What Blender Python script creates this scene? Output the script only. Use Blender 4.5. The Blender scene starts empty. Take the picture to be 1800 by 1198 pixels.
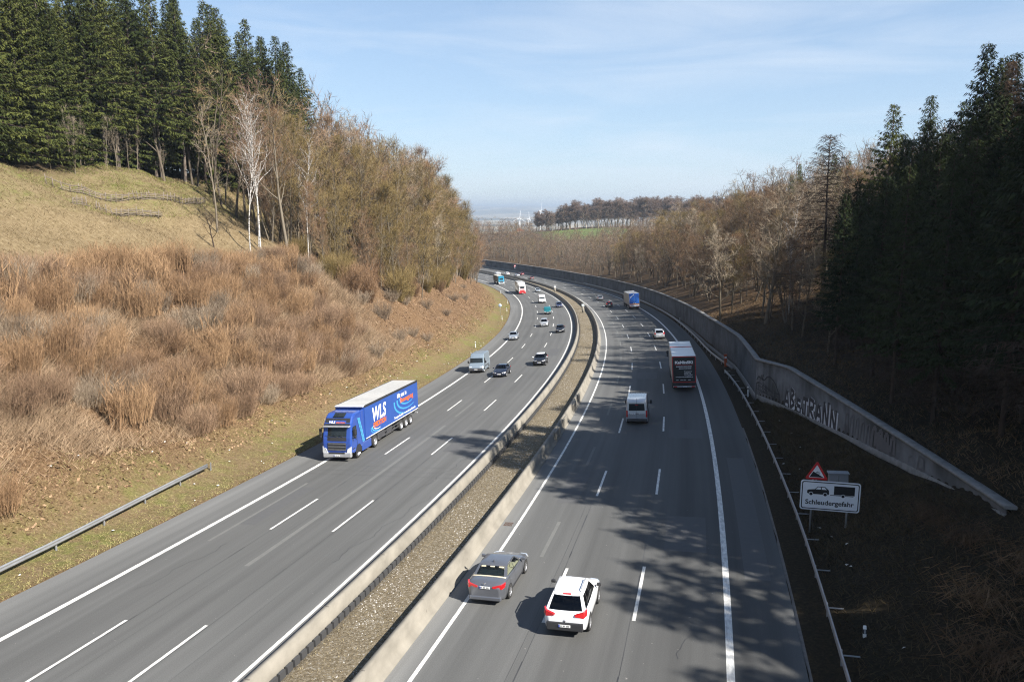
import bpy, bmesh, math, random
import numpy as np
from mathutils import Vector, Matrix, noise as mnoise

SC = bpy.context.scene
COL = SC.collection
R = math.radians
DENOISE = True

# ------------------------------------------------------------------ camera
F_PX, CAM_H, HOR = 1383.5, 16.15, 367.5          # for a frame 1800 px wide
cam_d = bpy.data.cameras.new("camera")
cam = bpy.data.objects.new("camera", cam_d)
COL.objects.link(cam)
SC.camera = cam
cam_d.sensor_width = 36.0
cam_d.lens = 36.0 * F_PX / 1800.0
cam_d.clip_start = 0.5
cam_d.clip_end = 60000
PITCH = math.atan((599 - HOR) / F_PX)
cam.location = (0, 0, CAM_H)
cam.rotation_euler = (math.pi / 2 - PITCH, 0, 0)

# ------------------------------------------------------------------ sky and sun
SUN_EL, SUN_AZ = R(41.0), math.atan2(0.80, -0.60)   # azimuth measured from +Y towards +X
world = bpy.data.worlds.new("World")
SC.world = world
world.use_nodes = True
wn, wl = world.node_tree.nodes, world.node_tree.links
wn.clear()
w_out = wn.new("ShaderNodeOutputWorld")
w_bg = wn.new("ShaderNodeBackground")
sky = wn.new("ShaderNodeTexSky")
sky.sky_type = 'NISHITA'
sky.sun_disc = False
sky.sun_elevation = SUN_EL
sky.sun_rotation = SUN_AZ
sky.altitude = 250
sky.air_density = 1.0
sky.dust_density = 0.15
sky.ozone_density = 2.0
w_bg.inputs[1].default_value = 0.067
# thin cirrus wisps
tc = wn.new("ShaderNodeTexCoord")
mp = wn.new("ShaderNodeMapping")
mp.inputs['Scale'].default_value = (1.6, 1.0, 11.0)
mp.inputs['Rotation'].default_value = (0, R(-9), R(20))
nz = wn.new("ShaderNodeTexNoise")
nz.inputs['Scale'].default_value = 1.6
nz.inputs['Detail'].default_value = 7
nz.inputs['Roughness'].default_value = 0.55
nz.inputs['Distortion'].default_value = 0.6
cr = wn.new("ShaderNodeValToRGB")
cr.color_ramp.elements[0].position = 0.46
cr.color_ramp.elements[0].color = (0, 0, 0, 1)
cr.color_ramp.elements[1].position = 0.72
cr.color_ramp.elements[1].color = (0.42, 0.42, 0.42, 1)
mx = wn.new("ShaderNodeMixRGB")
mx.inputs[2].default_value = (5.6, 6.1, 6.8, 1)
vs_ = wn.new("ShaderNodeSeparateXYZ"); wl.new(tc.outputs['Generated'], vs_.inputs[0])
vm = wn.new("ShaderNodeMapRange"); vm.inputs[1].default_value = 0.0; vm.inputs[2].default_value = 0.62; vm.inputs[3].default_value = 0.62; vm.inputs[4].default_value = 0.0
wl.new(vs_.outputs[2], vm.inputs[0])
wl.new(tc.outputs['Generated'], mp.inputs[0])
wl.new(mp.outputs[0], nz.inputs['Vector'])
wl.new(nz.outputs[0], cr.inputs[0])
mv = wn.new("ShaderNodeMixRGB"); mv.inputs[2].default_value = (3.25, 4.4, 6.1, 1)      # thin veil of high haze, fading out upward to keep ambient light low
wl.new(vm.outputs[0], mv.inputs[0]); wl.new(sky.outputs[0], mv.inputs[1])
wl.new(cr.outputs[0], mx.inputs[0]); wl.new(mv.outputs[0], mx.inputs[1])
wl.new(mx.outputs[0], w_bg.inputs[0])
wl.new(w_bg.outputs[0], w_out.inputs[0])

sun_d = bpy.data.lights.new("sun", 'SUN')
sun_d.energy = 5.0
sun_d.angle = R(0.53)
sun_d.color = (1.0, 0.95, 0.875)
sun = bpy.data.objects.new("sun", sun_d)
COL.objects.link(sun)
sd = Vector((math.sin(SUN_AZ) * math.cos(SUN_EL), math.cos(SUN_AZ) * math.cos(SUN_EL), math.sin(SUN_EL)))
sun.rotation_euler = sd.to_track_quat('Z', 'Y').to_euler()
sun.location = (60, -45, 90)

SC.view_settings.view_transform = 'Standard'
SC.view_settings.look = 'None'
SC.view_settings.exposure = 1.22
SC.view_settings.gamma = 1.0
SC.render.engine = 'CYCLES'
SC.cycles.max_bounces = 6
SC.cycles.diffuse_bounces = 2
SC.cycles.glossy_bounces = 2
SC.cycles.transparent_max_bounces = 10
SC.cycles.volume_bounces = 0
SC.cycles.filter_width = 1.15
SC.cycles.adaptive_threshold = 0.004
SC.cycles.use_denoising = DENOISE
SC.cycles.denoising_prefilter = 'NONE'
SC.cycles.sample_clamp_indirect = 4.0

# ------------------------------------------------------------------ object helpers
def tag(o, label=None, cat=None, group=None, kind=None):
    if label: o['label'] = label
    if cat: o['category'] = cat
    if group: o['group'] = group
    if kind: o['kind'] = kind
    return o

def link(o, parent=None):
    COL.objects.link(o)
    if parent is not None: o.parent = parent
    return o

def empty(name, mat=None, parent=None):
    o = bpy.data.objects.new(name, None)
    o.empty_display_size = 0.3
    link(o, parent)
    if mat is not None: o.matrix_basis = mat
    return o

def copy_tree(o, parent=None):
    c = o.copy()
    COL.objects.link(c)
    c.parent = parent
    for ch in list(o.children): copy_tree(ch, c)
    return c

def mesh_np(name, V, Fs, mats, parent=None, smooth=False, midx=None, uv=None, attrs=None):
    """V (n,3); Fs list of arrays of equal sided faces"""
    me = bpy.data.meshes.new(name)
    V = np.asarray(V, dtype=np.float32)
    if not isinstance(Fs, (list, tuple)): Fs = [Fs]
    Fs = [np.asarray(f, dtype=np.int32) for f in Fs if len(f)]
    loops = np.concatenate([f.ravel() for f in Fs])
    tot = np.concatenate([np.full(len(f), f.shape[1], dtype=np.int32) for f in Fs])
    start = np.concatenate([[0], np.cumsum(tot)[:-1]]).astype(np.int32)
    me.vertices.add(len(V)); me.vertices.foreach_set('co', V.ravel())
    me.loops.add(len(loops)); me.loops.foreach_set('vertex_index', loops)
    me.polygons.add(len(tot)); me.polygons.foreach_set('loop_start', start)
    try: me.polygons.foreach_set('loop_total', tot)
    except Exception: pass
    if smooth: me.polygons.foreach_set('use_smooth', np.ones(len(tot), dtype=bool))
    if midx is not None: me.polygons.foreach_set('material_index', np.asarray(midx, dtype=np.int32))
    if uv is not None:
        l = me.uv_layers.new(name='UVMap')
        l.data.foreach_set('uv', np.asarray(uv, dtype=np.float32)[loops].ravel())
    if attrs:
        for k_, v_ in attrs.items():
            a_ = me.attributes.new(k_, 'FLOAT', 'POINT')
            a_.data.foreach_set('value', np.asarray(v_, dtype=np.float32))
    me.update(calc_edges=True)
    me.validate()
    for m in (mats if isinstance(mats, (list, tuple)) else [mats]): me.materials.append(m)
    o = bpy.data.objects.new(name, me)
    return link(o, parent)

class MB:
    """collects shapes, builds ONE mesh object"""
    def __init__(s): s.v, s.f, s.m, s.sm = [], [], [], []
    def add(s, vs, fs, mi=0, smooth=False):
        b = len(s.v); s.v += [tuple(q) for q in vs]
        for f in fs: s.f.append([b + i for i in f]); s.m.append(mi); s.sm.append(smooth)
    def box(s, c, d, mi=0, bev=0.0, seg=1, rot=None):
        bm = bmesh.new()
        bmesh.ops.create_cube(bm, size=1.0)
        for v in bm.verts: v.co = Vector((v.co.x * d[0], v.co.y * d[1], v.co.z * d[2]))
        if bev > 0: bmesh.ops.bevel(bm, geom=bm.edges[:], offset=bev, segments=seg, profile=.5, affect='EDGES')
        M_ = Matrix.Translation(c) @ (rot.to_4x4() if rot is not None else Matrix())
        bm.verts.index_update()
        s.add([M_ @ v.co for v in bm.verts], [[v.index for v in f.verts] for f in bm.faces], mi)
        bm.free()
    def quad(s, a, b, c, d, mi=0): s.add([a, b, c, d], [[0, 1, 2, 3]], mi)
    def tube(s, pts, rad, n=8, mi=0, cap=True, smooth=True):
        pts = [Vector(p) for p in pts]
        if not isinstance(rad, (list, tuple)): rad = [rad] * len(pts)
        vs, fs = [], []
        for i, p in enumerate(pts):
            t = (pts[min(i + 1, len(pts) - 1)] - pts[max(i - 1, 0)]).normalized()
            u = t.cross(Vector((0, 0, 1)) if abs(t.z) < .9 else Vector((1, 0, 0))).normalized()
            w = t.cross(u)
            for j in range(n):
                a_ = 2 * math.pi * j / n
                vs.append(p + (u * math.cos(a_) + w * math.sin(a_)) * rad[i])
        for i in range(len(pts) - 1):
            for j in range(n):
                fs.append([i * n + j, i * n + (j + 1) % n, (i + 1) * n + (j + 1) % n, (i + 1) * n + j])
        s.add(vs, fs, mi, smooth)
        if cap:
            b = len(s.v) - len(vs)
            s.f.append([b + j for j in range(n)][::-1]); s.m.append(mi); s.sm.append(False)
            s.f.append([b + (len(pts) - 1) * n + j for j in range(n)]); s.m.append(mi); s.sm.append(False)
    def prism(s, poly, y0, y1, mi=0, bev=0.0, mi_side=None):
        """poly in (x,z), extruded along y"""
        n = len(poly)
        if bev > 0:
            cx = sum(p[0] for p in poly) / n; cz = sum(p[1] for p in poly) / n
            inn = []
            for (px, pz) in poly:
                dx, dz = cx - px, cz - pz; L_ = math.hypot(dx, dz) or 1
                inn.append((px + dx / L_ * bev * 1.3, pz + dz / L_ * bev * 1.3))
            vs = [(p[0], y0, p[1]) for p in inn] + [(p[0], y0 + bev, p[1]) for p in poly] + [(p[0], y1 - bev, p[1]) for p in poly] + [(p[0], y1, p[1]) for p in inn]
            k = 4
        else:
            vs = [(p[0], y0, p[1]) for p in poly] + [(p[0], y1, p[1]) for p in poly]; k = 2
        fs = [list(range(n)), [(k - 1) * n + i for i in range(n)][::-1]]
        for r_ in range(k - 1):
            for i in range(n):
                j = (i + 1) % n
                fs.append([r_ * n + i, (r_ + 1) * n + i, (r_ + 1) * n + j, r_ * n + j])
        s.add(vs, fs, mi)
    def lathe(s, prof, c, axis='y', n=20, mi=0, smooth=True, mis=None):
        vs, fs = [], []
        for (r_, h_) in prof:
            for j in range(n):
                a_ = 2 * math.pi * j / n
                p = (r_ * math.cos(a_), h_, r_ * math.sin(a_)) if axis == 'y' else (r_ * math.cos(a_), r_ * math.sin(a_), h_)
                vs.append((p[0] + c[0], p[1] + c[1], p[2] + c[2]))
        b = len(s.v); s.v += vs
        for i in range(len(prof) - 1):
            for j in range(n):
                s.f.append([b + i * n + j, b + i * n + (j + 1) % n, b + (i + 1) * n + (j + 1) % n, b + (i + 1) * n + j])
                s.m.append(mis[i] if mis else mi); s.sm.append(smooth)
    def build(s, name, mats, parent=None, fixn=True):
        me = bpy.data.meshes.new(name)
        me.from_pydata(s.v, [], s.f)
        me.polygons.foreach_set('material_index', s.m)
        me.polygons.foreach_set('use_smooth', s.sm)
        for m in (mats if isinstance(mats, (list, tuple)) else [mats]): me.materials.append(m)
        if fixn:
            bm = bmesh.new(); bm.from_mesh(me)
            bmesh.ops.recalc_face_normals(bm, faces=bm.faces[:])
            bm.to_mesh(me); bm.free()
        me.update()
        return link(bpy.data.objects.new(name, me), parent)

def text_obj(name, s, mat, parent, origin, xd, yd, size, width=None, shear=0.0, align='LEFT', bold=0.0, gap=1.0):
    """letters as a flat mesh; xd is the reading direction, yd is up"""
    cu = bpy.data.curves.new(name, 'FONT')
    cu.body = s; cu.size = size; cu.align_x = align; cu.shear = shear; cu.space_character = gap
    cu.offset = bold; cu.resolution_u = 3
    to = bpy.data.objects.new(name, cu)
    COL.objects.link(to)
    bpy.context.view_layer.update()
    dg = bpy.context.evaluated_depsgraph_get()
    me = bpy.data.meshes.new_from_object(to.evaluated_get(dg))
    bpy.data.objects.remove(to)
    me.materials.clear(); me.materials.append(mat)
    xs = [v.co.x for v in me.vertices]
    k = 1.0
    if width and xs: k = width / max(1e-6, max(xs) - min(xs))
    o = bpy.data.objects.new(name, me)
    link(o, parent)
    xd, yd = Vector(xd).normalized(), Vector(yd).normalized(); zd = xd.cross(yd)
    Mx = Matrix((xd, yd, zd)).transposed().to_4x4()
    o.matrix_basis = Matrix.Translation(origin) @ Mx @ Matrix.Diagonal((k, 1, 1, 1))
    return o

# ------------------------------------------------------------------ materials
def mat(name, col, rough=0.6, metal=0.0, col2=None, scale=5.0, detail=4, contrast=0.25, bump=0.0, bscale=None,
        stretch=(1, 1, 1), spec=0.5, coat=0.0, coord='Object', col3=None, scale3=0.3):
    m = bpy.data.materials.new(name); m.use_nodes = True
    n, l = m.node_tree.nodes, m.node_tree.links
    p = n['Principled BSDF']
    p.inputs['Roughness'].default_value = rough
    p.inputs['Metallic'].default_value = metal
    p.inputs['Specular IOR Level'].default_value = spec
    if coat: p.inputs['Coat Weight'].default_value = coat; p.inputs['Coat Roughness'].default_value = 0.04
    if col2 is None and bump == 0:
        col2 = tuple(c * 0.93 for c in col)
    t = n.new('ShaderNodeTexCoord'); mpg = n.new('ShaderNodeMapping')
    mpg.inputs['Scale'].default_value = stretch
    l.new(t.outputs[coord], mpg.inputs[0])
    nz = n.new('ShaderNodeTexNoise'); nz.inputs['Scale'].default_value = scale; nz.inputs['Detail'].default_value = detail
    nz.inputs['Roughness'].default_value = 0.6
    l.new(mpg.outputs[0], nz.inputs['Vector'])
    r = n.new('ShaderNodeValToRGB')
    r.color_ramp.elements[0].position = 0.5 - contrast; r.color_ramp.elements[1].position = 0.5 + contrast
    r.color_ramp.elements[0].color = (*(col2 or col), 1); r.color_ramp.elements[1].color = (*col, 1)
    l.new(nz.outputs[0], r.inputs[0])
    out = r.outputs[0]
    if col3 is not None:
        nz3 = n.new('ShaderNodeTexNoise'); nz3.inputs['Scale'].default_value = scale3; nz3.inputs['Detail'].default_value = 3
        l.new(mpg.outputs[0], nz3.inputs['Vector'])
        r3 = n.new('ShaderNodeValToRGB'); r3.color_ramp.elements[0].position = 0.45; r3.color_ramp.elements[1].position = 0.65
        l.new(nz3.outputs[0], r3.inputs[0])
        mm = n.new('ShaderNodeMixRGB'); mm.inputs[2].default_value = (*col3, 1)
        l.new(r3.outputs[0], mm.inputs[0]); l.new(out, mm.inputs[1]); out = mm.outputs[0]
    l.new(out, p.inputs['Base Color'])
    if bump:
        b = n.new('ShaderNodeBump'); b.inputs['Strength'].default_value = bump; b.inputs['Distance'].default_value = 0.05
        nb = n.new('ShaderNodeTexNoise'); nb.inputs['Scale'].default_value = bscale or scale * 3; nb.inputs['Detail'].default_value = 5
        l.new(mpg.outputs[0], nb.inputs['Vector']); l.new(nb.outputs[0], b.inputs['Height']); l.new(b.outputs[0], p.inputs['Normal'])
    return m

def paint(name, col, metal=0.0, rough=0.28):
    return mat(name, col, rough=rough, metal=metal, col2=tuple(c * 0.86 for c in col), scale=1.7, contrast=0.3, coat=0.6)

def glow(name, col, strength):
    m = bpy.data.materials.new(name); m.use_nodes = True
    p = m.node_tree.nodes['Principled BSDF']
    p.inputs['Base Color'].default_value = (*col, 1)
    p.inputs['Emission Color'].default_value = (*col, 1); p.inputs['Emission Strength'].default_value = strength
    p.inputs['Roughness'].default_value = 0.2
    return m

def glass(name, tint, refl=0.9):
    m = bpy.data.materials.new(name); m.use_nodes = True
    n, l = m.node_tree.nodes, m.node_tree.links
    n.remove(n['Principled BSDF'])
    o = n['Material Output']
    tr = n.new('ShaderNodeBsdfTransparent'); tr.inputs[0].default_value = (*tint, 1)
    gl = n.new('ShaderNodeBsdfGlossy'); gl.inputs['Roughness'].default_value = 0.03; gl.inputs[0].default_value = (refl, refl, refl, 1)
    fr = n.new('ShaderNodeFresnel'); fr.inputs[0].default_value = 1.5
    mxs = n.new('ShaderNodeMixShader')
    l.new(fr.outputs[0], mxs.inputs[0]); l.new(tr.outputs[0], mxs.inputs[1]); l.new(gl.outputs[0], mxs.inputs[2])
    l.new(mxs.outputs[0], o.inputs[0])
    return m

# ------------------------------------------------------------------ the road in plan, height and crossfall
_SK = np.array([0, 40, 80, 120, 160, 200, 240, 280, 320, 360, 420, 480])
_KV = np.array([.00125, .00117, .00124, .00151, .00118, .00127, .00158, .00175, .00189, .00204, .00219, .00235])
DS = 1.0
S0 = -80.0
SS = np.arange(S0, 621, DS)
i10 = int(-10 - S0)
_k = np.interp(SS, _SK, _KV)
_gc = np.interp(SS, [0, 160, 320, 480], [5e-5, -1e-5, 19e-5, 15e-5]); _gc[SS > 480] = 0; _gc[SS < -10] = 0
EE = np.interp(SS, [0, 160, 320, 480], [.02869, .07802, .02646, .0248])
def _cum(a):
    c = np.concatenate([[0], np.cumsum((a[1:] + a[:-1]) / 2 * DS)]); return c - c[i10]
TH = 0.28782 - _cum(_k)
RX = -11.37787 + _cum(np.sin(TH)); RY = _cum(np.cos(TH))
RZ = _cum(-0.04975 + _cum(_gc))

def Wn(s, t, h=0.0):
    """road frame (metres along, metres right, height over the road plane) -> world"""
    s = np.asarray(s, float)
    X = np.interp(s, SS, RX); Y = np.interp(s, SS, RY); Z = np.interp(s, SS, RZ); T = np.interp(s, SS, TH)
    tc_ = np.clip(t, -24, 18)
    return np.stack(np.broadcast_arrays(X + t * np.cos(T), Y - t * np.sin(T), Z + np.interp(s, SS, EE) * tc_ + h), -1)
def W(s, t, h=0.0): return Vector([float(q) for q in Wn(s, t, h)])
def road_matrix(s, t, h=0.0, flip=False):
    p = W(s, t, h)
    f = (W(s + 1, t) - W(s - 1, t)).normalized()
    r = (W(s, t + 1) - W(s, t - 1)).normalized()
    u = r.cross(f).normalized()
    if flip: f = -f
    l = u.cross(f).normalized()
    M_ = Matrix((f, l, u)).transposed().to_4x4()
    return Matrix.Translation(p) @ M_

def sstep(a, b, x):
    q = np.clip((np.asarray(x, float) - a) / (b - a), 0, 1); return q * q * (3 - 2 * q)

_rs = np.random.RandomState(5)
_wv = [(_rs.uniform(0, 6.28), 2 * math.pi / lam, _rs.uniform(0, 6.28), amp) for lam, amp in
       [(31, .5), (23, .4), (17, .3), (11, .22), (8, .16), (5.3, .12), (3.7, .08), (2.6, .06)] for _ in range(2)]
def wob(x, y):
    o = 0
    for a_, k_, ph, am in _wv: o = o + am * np.sin(k_ * (x * math.cos(a_) + y * math.sin(a_)) + ph)
    return o

# plan line of the noise barrier wall (offset right of the road reference)
WALL_S = [32.5, 65.2, 73.0, 92, 115, 160, 240, 300, 340, 400, 500]
WALL_T = [24.45, 18.6, 16.75, 16.9, 15.6, 15.0, 15.0, 14.6, 13.8, 12.6, 12.0]
WALL_B = [2.9, 0.9, 0.5, 0.25, 0.2, 0.2, 0.2, 0.2, 0.2, 0.2, 0.2]     # foot
WALL_H = [3.75, 4.9, 4.45, 4.6, 4.7, 4.3, 4.1, 4.1, 4.2, 4.2, 4.2]    # top, over the road plane
def tw(s): return np.interp(s, WALL_S, WALL_T)

ASPH_L, ASPH_R = -21.7, 14.5
def Hleft(s, u):
    """height over the road plane, u metres left of the asphalt edge"""
    near = np.interp(u, [0, .6, 2.2, 4.2, 8, 23.6, 26, 52, 60, 110, 200], [-.03, .02, .18, .75, 3.0, 13.6, 15.0, 27.0, 28.6, 34, 39])
    far = np.interp(u, [0, .6, 2.2, 4.2, 8, 23.6, 34, 60, 110, 200], [-.03, .02, .18, .7, 2.9, 13.2, 19.0, 25, 29, 31])
    far2 = np.interp(u, [0, .6, 2.2, 4.2, 8, 20, 30, 60, 110, 200], [-.03, .02, .18, .6, 2.2, 8.5, 11, 14, 15, 15])
    near = near + sstep(8, 50, u) * .042 * np.clip(s - 60, 0, 95)
    b = sstep(135, 205, s); h = near * (1 - b) + far * b
    b2 = sstep(280, 430, s); return h * (1 - b2) + far2 * b2
def Hright(s, t):
    w = tw(s)
    front_near = .02 + np.clip(t - 15.6, 0, 1e9) * .345
    front_far = np.interp(t, [14.4, 15.2, 40], [-.03, .1, .35])
    b = sstep(62, 84, s); front = front_near * (1 - b) + front_far * b
    front = np.where(t < 15.6, np.minimum(front, .05), front)
    hb = np.interp(s, WALL_S, WALL_H) - np.interp(s, [60, 90], [.45, .95])
    sl = np.interp(s, [-60, 20, 60, 110, 250, 330, 400], [.3, .3, .2, .33, .33, .12, .03])
    sl2 = np.interp(s, [-60, 60, 250, 330, 400], [.18, .18, .2, .08, .02])
    d = np.clip(t - w, 0, 1e9)
    back = hb + sl * np.minimum(d, 48) + sl2 * np.clip(d - 48, 0, 1e9)
    nowall = 3.3 + .2 * np.clip(t - 25, 0, 1e9) * 1.0
    behind = t > w + .1
    o = np.where(behind, back, front)
    c = sstep(34, 29, s)                       # south of the wall's end: one open slope
    o2 = np.where(t < 25, front_near, nowall)
    return o * (1 - c) + o2 * c
def Gfar(x, y):
    """wide country beyond the cutting"""
    base = np.interp(y, [-400, 300, 450, 620, 720, 900, 1500, 2600, 9000, 11000, 14000, 20000], [6, -9, -12, -6, -4, -16, -48, -70, -70, -20, 40, 60])
    ridge = sstep(0, 70, x) * np.interp(y, [300, 470, 600, 700, 1100, 2000], [0, 0, 4, 7, 20, 0]) * np.interp(x, [0, 60, 240, 600], [.2, .55, 1, 2.2])
    return base + ridge
def ground_h(s, t):
    """world z of the ground"""
    s = np.asarray(s, float); t = np.asarray(t, float)
    zr = np.interp(s, SS, RZ) + np.interp(s, SS, EE) * np.clip(t, -24, 18)
    u = ASPH_L - t
    p = Wn(s, t)
    n_ = wob(p[..., 0], p[..., 1])
    hl = Hleft(s, np.maximum(u, 0)) + n_ * .55 * sstep(1.5, 9, u)
    hr = Hright(s, t) + n_ * .5 * sstep(2, 8, t - np.maximum(tw(s), 24) + 6)
    inn = np.interp(t, [-6, -5, -4.8, -4.5, -2.2, -2, 0], [-.1, -.1, .0, .06, .06, 0, -.1])
    h = np.where(u > 0, hl, np.where(t > ASPH_R, hr, inn))
    z = zr + h
    e_ = np.maximum(sstep(120, 210, -t) * sstep(250, 330, s), np.maximum(sstep(70, 150, t) * sstep(280, 380, s), sstep(440, 560, s) * sstep(16, 60, np.abs(t + 4))))
    g = Gfar(p[..., 0], p[..., 1])
    return z * (1 - e_) + g * e_
def G(s, t, h=0.0):
    p = W(s, t); p.z = float(ground_h(s, t)) + h; return p
# ================================================================== SETTING
# ---- ground near the road: one sheet in road coordinates
def ground_material():
    m = bpy.data.materials.new("bank_ground"); m.use_nodes = True
    n, l = m.node_tree.nodes, m.node_tree.links
    p = n['Principled BSDF']; p.inputs['Roughness'].default_value = 0.95; p.inputs['Specular IOR Level'].default_value = 0.1
    t = n.new('ShaderNodeTexCoord')
    def noise(sc, det=5, ro=.65, st_=None):
        z = n.new('ShaderNodeTexNoise'); z.inputs['Scale'].default_value = sc; z.inputs['Detail'].default_value = det; z.inputs['Roughness'].default_value = ro
        if st_:
            mp_ = n.new('ShaderNodeMapping'); mp_.inputs['Scale'].default_value = st_; mp_.inputs['Rotation'].default_value = (0, 0, .4)
            l.new(t.outputs['Object'], mp_.inputs[0]); l.new(mp_.outputs[0], z.inputs['Vector'])
        else: l.new(t.outputs['Object'], z.inputs['Vector'])
        return z
    def ramp(src, stops):
        r = n.new('ShaderNodeValToRGB'); e = r.color_ramp.elements
        while len(e) < len(stops): e.new(.5)
        for q, (ps, c) in zip(e, stops): q.position = ps; q.color = (*c, 1)
        l.new(src, r.inputs[0]); return r.outputs[0]
    def mix(f, a, b):
        q = n.new('ShaderNodeMixRGB'); l.new(f, q.inputs[0]); l.new(a, q.inputs[1]); l.new(b, q.inputs[2]); return q.outputs[0]
    def attr(k_):
        q = n.new('ShaderNodeAttribute'); q.attribute_name = k_; return q.outputs['Fac']
    def mul(a, b, add=None):
        q = n.new('ShaderNodeMath'); q.operation = 'MULTIPLY'; l.new(a, q.inputs[0])
        if isinstance(b, (int, float)): q.inputs[1].default_value = b
        else: l.new(b, q.inputs[1])
        q.use_clamp = True
        return q.outputs[0]
    fine, mid, big = noise(6.5, 8, .75), noise(1.1, 6), noise(.16, 4)
    litter = ramp(fine.outputs[0], [(.28, (.030, .018, .010)), (.45, (.105, .062, .033)), (.58, (.19, .122, .068)), (.72, (.36, .28, .19))])
    straw = ramp(noise(3.2, 9, .75, (.35, 1.2, 1)).outputs[0], [(.25, (.07, .05, .026)), (.45, (.17, .125, .068)), (.6, (.24, .185, .108)), (.8, (.34, .285, .185))])
    green = ramp(fine.outputs[0], [(.25, (.045, .05, .012)), (.5, (.12, .15, .03)), (.75, (.25, .26, .08))])
    grav = ramp(noise(7, 8, .8).outputs[0], [(.3, (.07, .054, .034)), (.46, (.155, .125, .08)), (.57, (.23, .195, .14)), (.66, (.52, .5, .47))])
    dark = ramp(fine.outputs[0], [(.25, (.008, .007, .004)), (.5, (.028, .022, .013)), (.8, (.075, .055, .03))])  # dark needle litter, deepened to put the wood's shade into its colour
    gmask = ramp(mid.outputs[0], [(.36, (0, 0, 0)), (.62, (1, 1, 1))])
    bmask = ramp(big.outputs[0], [(.40, (.15, .15, .15)), (.66, (1, 1, 1))])
    c = mix(mul(attr('straw'), 1.0), litter, straw)
    g2 = mul(gmask, bmask)
    c = mix(mul(attr('green'), g2), c, green)
    c = mix(attr('gravel'), c, grav)
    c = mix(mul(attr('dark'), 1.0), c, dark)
    l.new(c, p.inputs['Base Color'])
    b = n.new('ShaderNodeBump'); b.inputs['Strength'].default_value = .8; b.inputs['Distance'].default_value = .18
    ad = n.new('ShaderNodeMath'); ad.operation = 'ADD'; l.new(fine.outputs[0], ad.inputs[0]); l.new(mid.outputs[0], ad.inputs[1])
    l.new(ad.outputs[0], b.inputs['Height']); l.new(b.outputs[0], p.inputs['Normal'])
    return m

sg = np.concatenate([np.arange(-78, 150, 1.5), np.arange(150, 618, 4.0)])
tl_ = ASPH_L - np.concatenate([np.arange(0, 6, .6), np.arange(6, 66, 1.5), np.geomspace(66, 230, 22)])
tin = [-21.6, -14, -6.05, -6.0, -5.0, -4.7, -4.4, -3.5, -2.6, -2.3, -2.05, -1.0, 4, 11, 14.4]
def t_nodes(s):
    w = float(tw(s))
    fr = np.concatenate([[14.5], np.linspace(14.7, w - .1, 12)])
    bk = w + np.concatenate([[.25], np.arange(1.2, 50, 2.0), np.geomspace(52, 300, 20)])
    return np.concatenate([tl_[::-1], tin, fr, bk])
TG = np.array([t_nodes(s) for s in sg]); SG = np.repeat(sg[:, None], TG.shape[1], 1)
P_ = Wn(SG, TG); P_[..., 2] = ground_h(SG, TG)
ns, nt = TG.shape
ii = np.arange(ns * nt).reshape(ns, nt)
F_ = np.stack([ii[:-1, :-1], ii[:-1, 1:], ii[1:, 1:], ii[1:, :-1]], -1).reshape(-1, 4)
U = ASPH_L - TG
straw = sstep(24, 29, U + wob(P_[..., 0], P_[..., 1]) * 2) * (1 - sstep(118, 150, SG)) * (1 - sstep(50, 53, U))
straw = np.maximum(straw, .55 * (1 - sstep(3, 7, U)) * (U > 0))
greenv = (U > 0) * (1 - sstep(2.0, 9, U)) * (.75 + .25 * sstep(60, 120, SG))
greenv = np.maximum(greenv, 1.0 * sstep(34, 46, U) * (1 - sstep(50, 53, U)) * (1 - sstep(118, 140, SG)))
gravel = ((TG > -5.2) & (TG < -1.2)) * 1.0
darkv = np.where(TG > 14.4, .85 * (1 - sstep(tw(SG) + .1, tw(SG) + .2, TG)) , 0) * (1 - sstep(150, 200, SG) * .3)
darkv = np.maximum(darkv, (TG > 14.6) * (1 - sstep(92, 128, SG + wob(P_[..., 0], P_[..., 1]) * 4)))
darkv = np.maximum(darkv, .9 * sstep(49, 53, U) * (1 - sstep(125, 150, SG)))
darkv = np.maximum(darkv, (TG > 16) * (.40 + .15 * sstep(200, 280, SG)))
gm = ground_material()
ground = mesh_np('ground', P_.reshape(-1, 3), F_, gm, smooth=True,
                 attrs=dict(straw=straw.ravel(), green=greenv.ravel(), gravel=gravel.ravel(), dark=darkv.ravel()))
tag(ground, 'brown leaf-covered cutting slopes and dry straw meadow beside the motorway', 'ground', kind='structure')

# ---- wide ground to the horizon
def nearest_st(x, y):
    k = np.argmin((x[..., None] - RX[::6]) ** 2 + (y[..., None] - RY[::6]) ** 2, -1) * 6
    dx, dy = x - RX[k], y - RY[k]
    return SS[k] + dx * np.sin(TH[k]) + dy * np.cos(TH[k]), dx * np.cos(TH[k]) - dy * np.sin(TH[k])
gx = np.concatenate([-np.geomspace(400, 16000, 20)[::-1], np.arange(-380, 400, 20), np.geomspace(400, 16000, 20)])
gy = np.concatenate([[-3000, -1500, -700], np.arange(-400, 1000, 20), np.geomspace(1000, 22000, 46)])
GX, GY = np.meshgrid(gx, gy, indexing='ij')
s_, t_ = nearest_st(GX, GY)
GZ = Gfar(GX, GY) + wob(GX * .02, GY * .02) * np.interp(GY, [700, 3000, 20000], [0, 6, 30])
inside = (s_ > -60) & (s_ < 600) & (t_ > -235) & (t_ < 290)
GZ = np.where(inside, GZ - 12 - 25 * (np.abs(t_) < 200), GZ)
ii = np.arange(GX.size).reshape(GX.shape)
F_ = np.stack([ii[:-1, :-1], ii[1:, :-1], ii[1:, 1:], ii[:-1, 1:]], -1).reshape(-1, 4)
fm = mat('far_fields', (.12, .12, .075), rough=.95, col2=(.07, .06, .045), scale=.006, contrast=.2, col3=(.40, .34, .25), scale3=.0013, stretch=(.35, 1, 1), spec=.1)
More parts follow.
